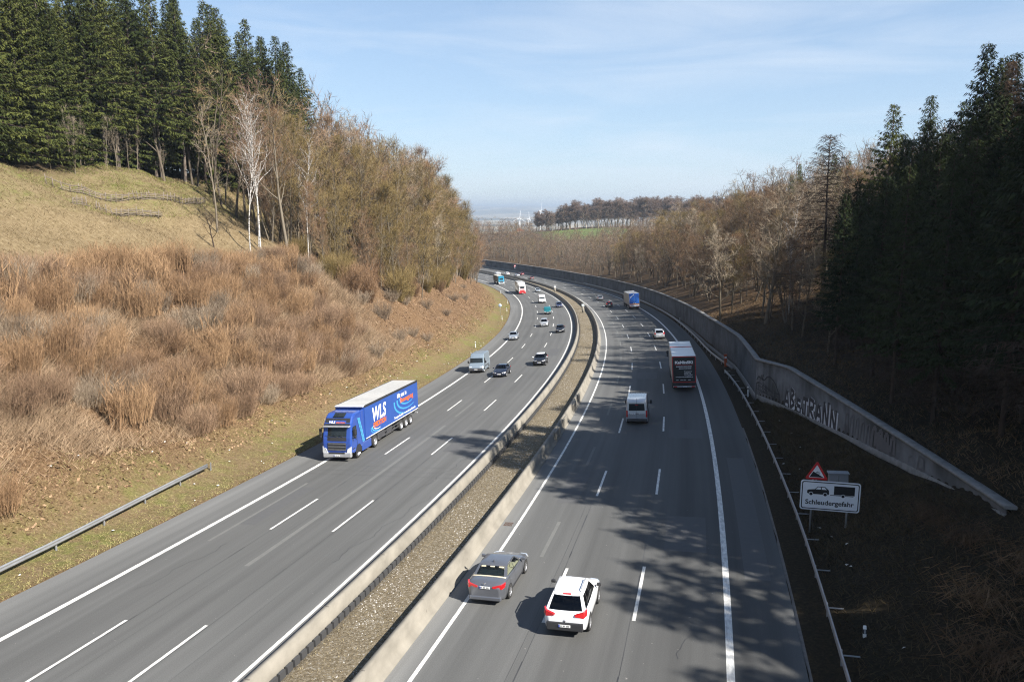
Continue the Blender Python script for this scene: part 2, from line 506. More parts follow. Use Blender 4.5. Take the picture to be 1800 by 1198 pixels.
far_ground = mesh_np('distant_ground', np.stack([GX, GY, GZ], -1).reshape(-1, 3), F_, fm, smooth=True)
tag(far_ground, 'wide plain of fields fading to blue at the horizon', 'ground', kind='structure')
# green pasture below the far beech wood
gy2 = np.linspace(575, 690, 9); fx = np.linspace(0, 1, 12)
PX = np.array([[(20 + 16 * ((690 - y_) / 130) ** 2 + 4 * math.sin(y_ * .06)) + q * (96 - 20 - 20 * ((690 - y_) / 130) ** 2) for q in fx] for y_ in gy2]); PY = np.repeat(gy2[:, None], 12, 1) + np.sin(fx * 9) * 3
ss_, tt_ = nearest_st(PX, PY)
PZ = np.where((ss_ < 618) & (tt_ < 300), np.maximum(ground_h(np.clip(ss_, -70, 618), tt_), Gfar(PX, PY)), Gfar(PX, PY)) + .5
ii = np.arange(PX.size).reshape(PX.shape); F_ = np.stack([ii[:-1, :-1], ii[:-1, 1:], ii[1:, 1:], ii[1:, :-1]], -1).reshape(-1, 4)
pas = mesh_np('pasture', np.stack([PX, PY, PZ], -1).reshape(-1, 3), F_, mat('pasture_grass', (.12, .165, .05), rough=.95, col2=(.085, .115, .035), scale=.05, spec=.1), smooth=True)
tag(pas, 'bright green pasture below the far beech wood', 'field', kind='structure')

# ---- carriageways
def asphalt_material():
    m = bpy.data.materials.new("asphalt"); m.use_nodes = True
    n, l = m.node_tree.nodes, m.node_tree.links
    p = n['Principled BSDF']; p.inputs['Roughness'].default_value = .82; p.inputs['Specular IOR Level'].default_value = .35
    uv = n.new('ShaderNodeUVMap'); uv.uv_map = 'UVMap'
    sp = n.new('ShaderNodeSeparateXYZ'); l.new(uv.outputs[0], sp.inputs[0])
    # lane structure: worn wheel paths, clean edges, tree shade painted into right lanes, from the lateral position (metres)
    r = n.new('ShaderNodeValToRGB'); r.color_ramp.interpolation = 'EASE'
    mr = n.new('ShaderNodeMapRange'); mr.inputs[1].default_value = -22; mr.inputs[2].default_value = 15
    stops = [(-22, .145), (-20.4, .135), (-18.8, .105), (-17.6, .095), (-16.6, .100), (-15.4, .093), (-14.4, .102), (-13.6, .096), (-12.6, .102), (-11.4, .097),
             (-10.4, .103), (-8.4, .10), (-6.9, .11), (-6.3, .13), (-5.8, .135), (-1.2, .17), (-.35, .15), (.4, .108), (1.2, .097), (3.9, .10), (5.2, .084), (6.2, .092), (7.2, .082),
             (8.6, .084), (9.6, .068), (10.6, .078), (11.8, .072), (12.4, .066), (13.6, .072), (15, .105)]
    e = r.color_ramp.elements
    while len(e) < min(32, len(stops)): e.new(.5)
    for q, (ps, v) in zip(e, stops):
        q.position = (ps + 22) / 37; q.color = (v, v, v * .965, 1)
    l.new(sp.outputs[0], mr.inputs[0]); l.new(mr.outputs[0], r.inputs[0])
    def noise(sc, st_, det=4):
        mp_ = n.new('ShaderNodeMapping'); mp_.inputs['Scale'].default_value = st_; l.new(uv.outputs[0], mp_.inputs[0])
        z = n.new('ShaderNodeTexNoise'); z.inputs['Scale'].default_value = sc; z.inputs['Detail'].default_value = det; l.new(mp_.outputs[0], z.inputs['Vector']); return z.outputs[0]
    def rng(src, a, b, lo, hi):
        q = n.new('ShaderNodeMapRange'); q.inputs[1].default_value = a; q.inputs[2].default_value = b; q.inputs[3].default_value = lo; q.inputs[4].default_value = hi; l.new(src, q.inputs[0]); return q.outputs[0]
    def mulc(a, v):
        q = n.new('ShaderNodeMixRGB'); q.blend_type = 'MULTIPLY'; q.inputs[0].default_value = 1; l.new(a, q.inputs[1]); l.new(v, q.inputs[2]); return q.outputs[0]
    c = r.outputs[0]
    c = mulc(c, rng(noise(1, (1.6, .03, 1)), .28, .72, .82, 1.14))        # streaks along the lanes
    c = mulc(c, rng(noise(1, (.12, .05, 1)), .3, .7, .90, 1.08))        # patches
    c = mulc(c, rng(noise(22, (1, 1, 1), 6), .3, .7, .84, 1.15))         # grain
    # sparse pale chips
    ch = rng(noise(5, (1, 1, 1), 2), .745, .77, 0, .55)
    q = n.new('ShaderNodeMixRGB'); l.new(ch, q.inputs[0]); l.new(c, q.inputs[1]); q.inputs[2].default_value = (.32, .3, .28, 1)
    l.new(q.outputs[0], p.inputs['Base Color'])
    b = n.new('ShaderNodeBump'); b.inputs['Strength'].default_value = .25; b.inputs['Distance'].default_value = .01
    l.new(noise(40, (1, 1, 1), 3), b.inputs['Height']); l.new(b.outputs[0], p.inputs['Normal'])
    return m
asphalt = asphalt_material()
SR = np.arange(-78, 612, 2.0)
def ribbon(name, t0, t1, h, m, s0=-78, s1=611, step=2.0, parent=None, nt=2, skirt=0.0, wav=None, th=0.0):
    s = np.arange(s0, s1 + .01, step)
    tt = np.linspace(t0, t1, nt)
    S_, T_ = np.meshgrid(s, tt, indexing='ij'); H_ = np.full(S_.shape, h)
    if wav is not None: T_ = T_ + wav(S_)
    if skirt:
        S_ = np.pad(S_, ((0, 0), (1, 1)), 'edge'); T_ = np.pad(T_, ((0, 0), (1, 1)), 'edge'); H_ = np.pad(H_, ((0, 0), (1, 1)), constant_values=h - skirt)
    V_ = Wn(S_, T_, H_).reshape(-1, 3)
    ii = np.arange(S_.size).reshape(S_.shape)
    f = np.stack([ii[:-1, :-1], ii[:-1, 1:], ii[1:, 1:], ii[1:, :-1]], -1).reshape(-1, 4)
    return mesh_np(name, V_, f, m, parent, uv=np.stack([T_, S_], -1).reshape(-1, 2))
road_l = tag(ribbon('left_carriageway', ASPH_L, -4.95, 0, asphalt, nt=8, skirt=.15), 'grey asphalt carriageway with oncoming traffic', 'road', kind='structure')
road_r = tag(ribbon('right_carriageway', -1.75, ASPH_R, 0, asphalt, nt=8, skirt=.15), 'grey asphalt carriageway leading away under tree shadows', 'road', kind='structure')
edge_m = mat('gutter_concrete', (.16, .15, .14), rough=.9, col2=(.09, .085, .08), scale=2.5, bump=.3, coord='UV')
gut = tag(ribbon('gutter', ASPH_R, ASPH_R + .75, -.012, edge_m, s0=-60, s1=62, nt=2, skirt=.1, wav=lambda s: .06 * np.sin(s * .9) + .04 * np.sin(s * 2.3)), 'rough concrete gutter strip along the right asphalt edge', 'gutter', kind='structure')

# ---- painted markings
class Strip:
    def __init__(s): s.V, s.F, s.UV = [], [], []
    def add(s, t, s0, s1, w, h, step=2.0):
        n_ = max(2, int((s1 - s0) / step) + 1); q = np.linspace(s0, s1, n_)
        tt = t(q) if callable(t) else np.broadcast_to(t, q.shape)
        a_ = Wn(q, tt - w / 2, h); b_ = Wn(q, tt + w / 2, h); base = len(s.V)
        for i in range(n_):
            s.V += [a_[i], b_[i]]; s.UV += [(tt[i] - w / 2, q[i]), (tt[i] + w / 2, q[i])]
            if i: k = base + 2 * i; s.F.append([k - 2, k - 1, k + 1, k])
    def build(s, name, m): return mesh_np(name, np.array(s.V), np.array(s.F), m, uv=np.array(s.UV))
white_m = mat('road_paint', (.78, .77, .72), rough=.6, col2=(.42, .41, .385), scale=3.0, contrast=.16, detail=9, coord='UV', stretch=(2, .6, 1))
ghost_m = mat('worn_paint', (.145, .145, .135), rough=.8, col2=(.115, .115, .108), scale=2.0, coord='UV')
seam_m = mat('tar_seam', (.022, .022, .024), rough=.6, col2=(.05, .05, .05), scale=.35, detail=5, contrast=.1, coord='UV')
LT = dict(L0=-18.39877, L1=-14.38032, L2=-10.47426, L3=-6.51772, R0=0.0, R1=3.94439, R2=7.74275, R3=11.71047)
mk = Strip()
mk.add(LT['L0'], -78, 610, .30, .004); mk.add(LT['L3'], -78, 610, .18, .004)
mk.add(LT['R0'], -78, 610, .17, .004); mk.add(LT['R3'], -78, 610, .30, .004)
dash_s = {}
for key, ph in (('L1', 23.70148), ('L2', 24.15662), ('R1', 33.95962), ('R2', 35.05916)):
    t = LT[key]; q = np.arange(-10, 600.0); p = Wn(q, t)
    arc = np.concatenate([[0], np.cumsum(np.hypot(np.diff(p[:, 0]), np.diff(p[:, 1])))])
    k = -1
    while ph + 18 * k < arc[-1] - 8:
        a_ = ph + 18 * k
        if a_ > 0:
            mk.add(t, float(np.interp(a_, arc, q)), float(np.interp(a_ + 6, arc, q)), .155, .004, 3.0)
        k += 1
tag(mk.build('road_markings', white_m), 'white lane lines and dashes painted on the asphalt', 'road marking', kind='structure')
gh = Strip()
gh.add(-12.6, 27, 62, .28, .003); gh.add(-12.7, 66, 74, .22, .003); gh.add(-16.9, 30, 42, .2, .003)
for s in np.arange(12, 300, 18.0): gh.add(2.35, s + 1, s + 6.5, .2, .003, 3)
tag(gh.build('old_markings', ghost_m), 'faded remains of removed lane lines', 'road marking', kind='structure')
sm = Strip()
for t, sg_ in ((LT['L2'] + .12, 1), (LT['L1'] + .12, 2), (LT['R1'] - .13, 3), (LT['R2'] - .13, 4)):
    rr = random.Random(sg_)
    sm.add(lambda q, t=t: t + .015 * np.sin(q * .7), -10, 240, .022, .0035)
    s = 5
    while s < 160: 
        ln = rr.uniform(.4, 2.2); sm.add(t, s, s + ln, .05, .0038, .5); s += ln + rr.uniform(2, 9)
for s in (44.5, 45.6, 47.0, 79.5, 81.0): sm.add(-12.0, s, s + .02, 12, .0035, .02)
rr = random.Random(12)
for k in range(13):
    s_c = rr.uniform(14, 120); t_c = rr.choice([-16.3, -12.4, -8.4, 2.0, 6.0, 9.8]); a_c = rr.uniform(-.35, .35); ph_ = rr.uniform(0, 6)
    sm.add(lambda q, s_c=s_c, t_c=t_c, ph_=ph_: t_c + (q - s_c) * .12 + .16 * np.sin(q * 1.7 + ph_) + .06 * np.sin(q * 5.3), s_c, s_c + rr.uniform(5, 12), .028, .0036, .4)
for t in (-13.1, -9.0, 3.5): sm.add(t, -10, 100, .015, .0035)
sm.add(LT['L3'] + .42, -10, 300, .035, .0035)  # dark line on the asphalt beside the left barrier
pt = Strip()
for t, s0_, s1_, w_ in ((-16.4, 33, 41, 1.2), (-8.6, 52, 55, 2.6), (-12.4, 84, 92, 1.0), (2.2, 40, 47, 1.3), (9.7, 33, 38.5, 2.2), (9.6, 58, 61, 2.8), (-8.4, 112, 121, 1.6), (13.2, 30, 52, 1.2), (5.9, 88, 93, 2.4)): pt.add(t, s0_, s1_, w_, .0028)
tag(pt.build('asphalt_patches', mat('patch_asphalt', (.089, .089, .088), rough=.85, col2=(.076, .076, .077), scale=3, coord='UV')), 'slightly darker repaired rectangles in the asphalt', 'road patch', kind='structure')
tag(sm.build('tar_seams', seam_m), 'dark tar joints between the lanes and a dark line beside the left barrier', 'road joint', kind='structure')
# drain grating beside the right inner line
mb = MB()
for i in range(6): mb.box((0, -.21 + i * .084, .012), (.5, .04, .018))
mb.box((.26, 0, .012), (.03, .52, .02)); mb.box((-.26, 0, .012), (.03, .52, .02))
o = mb.build('drain_grate', mat('rusty_iron', (.12, .07, .05), rough=.8, col2=(.06, .04, .03), scale=8))
s_d, t_d = 35.6, -.55
o.matrix_basis = road_matrix(s_d, t_d); tag(o, 'rusty drain grate beside the inner line of the right carriageway', 'drain')

# ---- swept profiles (barriers, rails, wall)
def sweep(name, prof, s0, s1, step, m, parent=None, tfun=None, hfun=None, closed=True, smooth=False, midx=None, rel=False):
    s = np.arange(s0, s1 + .001, step); n_ = len(prof)
    tt = np.array([p[0] for p in prof])[None, :] + (tfun(s)[:, None] if tfun else 0)
    hh = np.array([p[1] for p in prof])[None, :] + (hfun(s)[:, None] if hfun else 0)
    S_ = np.repeat(s[:, None], n_, 1)
    V_ = Wn(S_, tt + 0 * S_, hh + 0 * S_)
    V_ = V_.reshape(-1, 3); ii = np.arange(S_.size).reshape(S_.shape)
    if closed: jj = np.concatenate([ii, ii[:, :1]], 1)
    else: jj = ii
    f = np.stack([jj[:-1, :-1], jj[1:, :-1], jj[1:, 1:], jj[:-1, 1:]], -1).reshape(-1, 4)
    mi = None
    if midx is not None: mi = np.tile(np.array(midx), len(s) - 1)
    fs = [f]
    uvs = np.stack([tt + hh + 0 * S_, S_], -1).reshape(-1, 2)
    o = mesh_np(name, V_, fs, m, parent, smooth=smooth, midx=mi, uv=uvs)
    if closed:
        bm = bmesh.new(); bm.from_mesh(o.data); bm.verts.ensure_lookup_table()
        for r_ in (ii[0][::-1], ii[-1]):
            try: bm.faces.new([bm.verts[int(i)] for i in r_])
            except Exception: pass
        bmesh.ops.recalc_face_normals(bm, faces=bm.faces[:]); bm.to_mesh(o.data); bm.free()
    return o
conc = mat('barrier_concrete', (.26, .238, .198), rough=.9, col2=(.15, .137, .112), scale=1.2, detail=8, contrast=.22, bump=.25, coord='UV', stretch=(1, .5, 1))
dkconc = mat('dark_ribbed_edge', (.05, .05, .052), rough=.8, col2=(.03, .03, .03), scale=4, coord='UV')
NJL = [(-5.66, -.05), (-5.63, .08), (-5.47, .3), (-5.38, .84), (-5.12, .84), (-5.0, .25), (-4.97, -.05)]
NJR = [(-1.66, -.05), (-1.62, .25), (-1.52, .84), (-1.30, .84), (-1.2, .28), (-1.06, .09), (-.96, .07), (-.95, -.05)]
bl = sweep('concrete_barrier', NJL, -70, 560, 4.0, conc)
tag(bl, 'beige concrete barrier on the oncoming side of the gravel median', 'barrier', group='concrete median barriers')
brr = sweep('concrete_barrier', NJR, -70, 560, 4.0, conc)
tag(brr, 'beige concrete barrier with a stepped foot on the right side of the gravel median', 'barrier', group='concrete median barriers')
# joints and stepped overlaps of the right barrier, ribbed dark edge of the left one
mb = MB()
for s in np.arange(-8, 200, .55):
    M_ = road_matrix(s, -4.88); 
    vs = [(-.2, -.07, -.05), (.2, -.07, -.05), (.2, .07, -.05), (-.2, .07, -.05), (-.2, -.06, .26), (.2, -.06, .26), (.2, .05, .28), (-.2, .05, .28)]
    mb.add([M_ @ Vector(q) for q in vs], [[0, 1, 2, 3], [4, 5, 6, 7], [0, 1, 5, 4], [1, 2, 6, 5], [2, 3, 7, 6], [3, 0, 4, 7]])
o = mb.build('ribbed_edge', dkconc, bl)
mb = MB()
for s in list(np.arange(11.0, 160, 6.1)):
    M_ = road_matrix(s, -1.3); mb.add([M_ @ Vector(q) for q in [(-.015, .2, .845), (.015, .2, .845), (.015, -.01, .845), (-.015, -.01, .845), (-.015, -.115, .27), (.015, -.115, .27)]], [[0, 1, 2, 3], [3, 2, 5, 4]])
for s in list(np.arange(9.5, 160, 6.1)):
    M_ = road_matrix(s, -5.12); mb.add([M_ @ Vector(q) for q in [(-.025, .26, .845), (.025, .26, .845), (.025, -.006, .845), (-.025, -.006, .845), (-.025, -.13, .2), (.025, -.13, .2)]], [[0, 1, 2, 3], [3, 2, 5, 4]])
o = mb.build('joint_line', mat('mortar', (.13, .115, .095), rough=.9, col2=(.08, .07, .06), scale=6), brr)
mb = MB()
for s in (62, 69, 74, 57):
    M_ = road_matrix(s, -1.12); mb.box(M_ @ Vector((0, 0, .43)), (2.2, .16, .86), bev=.02, rot=M_.to_3x3())
mb.build('barrier_buttress', conc, brr)

# ---- guard rails
steel = mat('galvanised_steel', (.42, .43, .45), rough=.5, metal=.6, col2=(.28, .29, .30), scale=1.5, contrast=.3, coord='Object')
WB = [(.0, -.155), (-.035, -.10), (-.035, -.045), (.012, 0.0), (-.035, .045), (-.035, .10), (.0, .155), (.025, .155), (.0, .11), (.0, .04), (.037, 0.0), (.0, -.04), (.0, -.11), (.025, -.155)]
def rail(label, s0, s1, tf, hf, flip=1, step=4.0, post=4.0, bars=False, pside=1):
    root = empty('guard_rail', Matrix.Translation(W((s0 + s1) / 2, float(tf(np.array([(s0 + s1) / 2.]))[0]))))
    tag(root, label, 'guard rail', group='steel guard rails')
    inv = root.matrix_basis.inverted()
    rb = sweep('rail_beam', [(p[0] * flip, p[1]) for p in WB], s0, s1, step, steel, tfun=tf, hfun=hf)
    rb.data.transform(inv); rb.parent = root
    i = 0
    for s in np.arange(s0 + .5, min(s1, 150), post):
        if i >= 40: break
        q = np.array([s]); t = float(tf(q)[0]); h = float(hf(q)[0])
        mb = MB(); M_ = road_matrix(s, t + .07 * flip)
        g = float(ground_h(s, t)) - W(s, t).z
        mb.box(M_ @ Vector((0, 0, (g - .3 + h + .1) / 2)), (.1, .05, h + .4 - g), rot=M_.to_3x3())
        if bars: mb.box(M_ @ Vector((0, -.33, h - .12)), (.05, .66, .04), rot=M_.to_3x3())
        o = mb.build('rail_post', steel, None); o.data.transform(inv); o.parent = root; i += 1
gl = lambda s: np.interp(s, [-20, 22, 30, 43.6], [-23.2, -23.75, -24.25, -25.0])
rail('short steel guard rail on the grass verge below the brown bank', -6, 43.4, gl, lambda s: np.array([ground_h(q, g_) - W(q, g_).z for q, g_ in zip(s, gl(s))]) + .52, flip=-1)
gr1 = lambda s: np.interp(s, [-20, 21, 36, 60, 78, 86, 93], [15.6, 15.7, 15.85, 15.75, 15.6, 15.35, 15.2])
rail('long steel guard rail in the shade of the spruces beside the hard shoulder', -14, 93, gr1, lambda s: np.interp(s, [-20, 88, 93], [.62, .62, .25]), flip=1, bars=True)
gr2 = lambda s: np.interp(s, [93, 97, 104, 112, 130, 600], [16.5, 15.6, 15.0, 14.75, 14.6, 14.2])
rail('steel guard rail along the foot of the noise wall from the orange phone post on', 93, 420, gr2, lambda s: np.interp(s, [93, 97, 600], [.3, .62, .62]), flip=1)

# ---- noise barrier wall
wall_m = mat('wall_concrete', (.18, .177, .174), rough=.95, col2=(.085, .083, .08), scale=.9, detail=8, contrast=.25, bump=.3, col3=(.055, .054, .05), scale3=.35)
cop_m = mat('coping_concrete', (.28, .275, .26), rough=.95, col2=(.13, .127, .12), scale=2.0, detail=8, contrast=.25, bump=.3)
wall_root = empty('noise_wall', Matrix.Translation(W(65, 18.6)))
tag(wall_root, 'long grey ribbed concrete noise wall with flat coping and graffiti', 'wall')
inv = wall_root.matrix_basis.inverted()
V_, f = [], []
svals = []; s = 32.5; k = 0
while s < 500:
    svals.append((s, k)); k += 1; s += (.17 if k % 2 else .23) if s < 110 else (2.0 if s < 200 else 5.0)
VV, FF = [], []
for (s, k) in svals:
    t = float(tw(s)); b = float(np.interp(s, WALL_S, WALL_B)) - .6; h = float(np.interp(s, WALL_S, WALL_H))
    o_ = .035 if (k % 4 in (1, 2) and s < 110) else 0
    for (dt, hh) in ((-.02 - o_, b), (-.02 - o_, h - .12), (.2, h - .12), (.2, b)): VV.append(Wn(s, t + dt, hh))
for i in range(len(svals) - 1):
    for j in range(3): FF.append([i * 4 + j, i * 4 + 4 + j, i * 4 + 5 + j, i * 4 + 1 + j])
wall_far_m = mat('shade_darkened_wall', (.105, .107, .112), rough=.95, col2=(.055, .056, .058), scale=.7, detail=8, contrast=.25, bump=.3, col3=(.04, .04, .04), scale3=.25)  # same wall beyond the kink, its shade painted in as a darker colour
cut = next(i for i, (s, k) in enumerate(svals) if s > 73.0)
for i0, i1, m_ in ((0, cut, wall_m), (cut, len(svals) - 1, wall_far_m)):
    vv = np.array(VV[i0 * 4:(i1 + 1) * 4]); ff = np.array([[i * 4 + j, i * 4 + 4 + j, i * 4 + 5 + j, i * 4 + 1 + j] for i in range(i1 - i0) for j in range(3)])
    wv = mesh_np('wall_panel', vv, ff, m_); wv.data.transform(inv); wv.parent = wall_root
hwf = lambda s: np.interp(s, WALL_S, WALL_H)
cp = sweep('coping', [(-.18, -.13), (-.2, -.02), (-.16, .03), (.32, .06), (.36, .0), (.34, -.13)], 32.3, 500, 2.05, cop_m, tfun=tw, hfun=hwf)
cp.data.transform(inv); cp.parent = wall_root
pl = sweep('plinth', [(-.1, -.4), (-.1, .38), (-.05, .42), (.0, .42), (.0, -.4)], 32.5, 500, 2.05, cop_m, tfun=tw, hfun=lambda s: np.interp(s, WALL_S, WALL_B))
pl.data.transform(inv); pl.parent = wall_root
# ================================================================== VEHICLES
M_tyre = mat('tyre_rubber', (.022, .022, .022), rough=.85, col2=(.035, .033, .03), scale=9)
M_rim = mat('alloy', (.55, .56, .58), rough=.35, metal=.7, col2=(.4, .4, .42), scale=6)
M_black = mat('black_plastic', (.018, .018, .02), rough=.55, col2=(.03, .03, .032), scale=6)
M_dark = mat('dark_interior', (.02, .02, .022), rough=.9, col2=(.012, .012, .013), scale=4)
M_beige = mat('beige_leather', (.62, .55, .40), rough=.6, col2=(.5, .44, .32), scale=4)
M_glass = glass('tinted_glass', (.22, .25, .26))
M_clear = glass('clear_glass', (.62, .68, .66))
M_privacy = glass('privacy_glass', (.05, .055, .06))
M_lamp = mat('headlamp_glass', (.85, .87, .9), rough=.08, metal=.35, col2=(.55, .57, .6), scale=14, coat=1)
M_red = mat('red_lamp', (.55, .012, .015), rough=.15, col2=(.38, .008, .01), scale=18, coat=1)
M_brake = glow('brake_lamp', (.8, .02, .02), 1.2)
M_amber = mat('amber_lamp', (.75, .3, .03), rough=.2, col2=(.6, .22, .02), scale=12)
M_plate = mat('plate_white', (.8, .8, .78), rough=.4, col2=(.72, .72, .7), scale=9)
M_euro = mat('plate_blue', (.02, .06, .4), rough=.4)
M_ink = mat('plate_black', (.03, .03, .03), rough=.5)
M_chrome = mat('chrome', (.75, .76, .78), rough=.15, metal=1.0, col2=(.6, .6, .62), scale=5)
M_steelgrey = mat('chassis_grey', (.06, .06, .065), rough=.7, col2=(.03, .03, .032), scale=3)
M_silvertrim = mat('silver_trim', (.45, .46, .47), rough=.4, metal=.4, col2=(.35, .35, .36), scale=4)

def catm(xs, ys, q):
    """monotone-ish smooth interpolation"""
    xs, ys = np.asarray(xs, float), np.asarray(ys, float)
    m_ = np.gradient(ys, xs)
    d_ = np.diff(ys) / np.diff(xs)
    m_ = np.concatenate([[d_[0]], np.where(d_[:-1] * d_[1:] > 0, 2 * d_[:-1] * d_[1:] / (d_[:-1] + d_[1:] + 1e-12), 0), [d_[-1]]])
    i = np.clip(np.searchsorted(xs, q) - 1, 0, len(xs) - 2); h = xs[i + 1] - xs[i]; u = (q - xs[i]) / h
    return (2 * u**3 - 3 * u**2 + 1) * ys[i] + (u**3 - 2 * u**2 + u) * h * m_[i] + (-2 * u**3 + 3 * u**2) * ys[i + 1] + (u**3 - u**2) * h * m_[i + 1]

def wheel(parent, x, y, r, w, rimm=M_rim, spokes=5, truck=False):
    side = 1 if y > 0 else -1
    mb = MB()
    h = w / 2
    mb.lathe([(r * .62, -h * .9), (r * .9, -h), (r * .985, -h * .75), (r, -h * .4), (r, h * .4), (r * .985, h * .75), (r * .9, h), (r * .62, h * .9)], (0, 0, 0), n=24)
    tyre = mb.build('wheel', M_tyre, parent)
    tyre.location = (x, y, r)
    mb = MB()
    if truck:
        mb.lathe([(r * .64, side * h * .92), (r * .6, side * h * .75), (r * .52, side * h * .2), (r * .3, side * h * .25), (r * .26, side * h * .7), (r * .1, side * h * .75), (0, side * h * .75)], (0, 0, 0), n=20)
    else:
        mb.lathe([(r * .66, side * h * .93), (r * .6, side * h * .85), (r * .58, side * h * .45)], (0, 0, 0), n=20)
        mb.lathe([(r * .6, side * h * .4), (0, side * h * .4)], (0, 0, 0), n=20, mi=1)
        for k in range(spokes):
            a_ = 2 * math.pi * k / spokes + .3
            ca_, sa_ = math.cos(a_), math.sin(a_)
            wd = r * .11
            pts = []
            for (rr, ww) in ((r * .06, wd * 1.2), (r * .62, wd)):
                pts += [(rr * ca_ - ww * sa_, side * h * .85, rr * sa_ + ww * ca_), (rr * ca_ + ww * sa_, side * h * .85, rr * sa_ - ww * ca_)]
            pts += [(p[0], side * h * .5, p[2]) for p in pts]
            mb.add(pts, [[0, 1, 3, 2], [0, 2, 6, 4], [1, 5, 7, 3], [2, 3, 7, 6]])
        mb.lathe([(r * .13, side * h * .9), (0, side * h * .92)], (0, 0, 0), n=10)
    mb.build('rim', [rimm, M_black], tyre)
    return tyre

def plate(parent, x, z, face, y=0, w=.5, h=.11, tilt=0):
    """face +1 looks forward, -1 backward"""
    mb = MB()
    mb.box((0, 0, 0), (.012, w, h), 0, bev=.004)
    mb.box((face * .0075, -face * (w / 2 - .03) * -1 * -1, 0), (.004, .05, h * .9), 1)
    x0 = -w / 2 + .08
    for k, ww in enumerate((.035, .035, .0, .045, .04, .0, .035, .035, .035)):
        if ww: mb.box((face * .0075, face * -1 * -(x0 + k * .043), 0), (.004, ww * .62, h * .58), 2)
    o = mb.build('number_plate', [M_plate, M_euro, M_ink], parent)
    o.location = (x, y, z); o.rotation_euler = (0, tilt, 0)
    return o

def frame_faces(mb, outer, inners, glass_list, mi=0, push=.0):
    pass

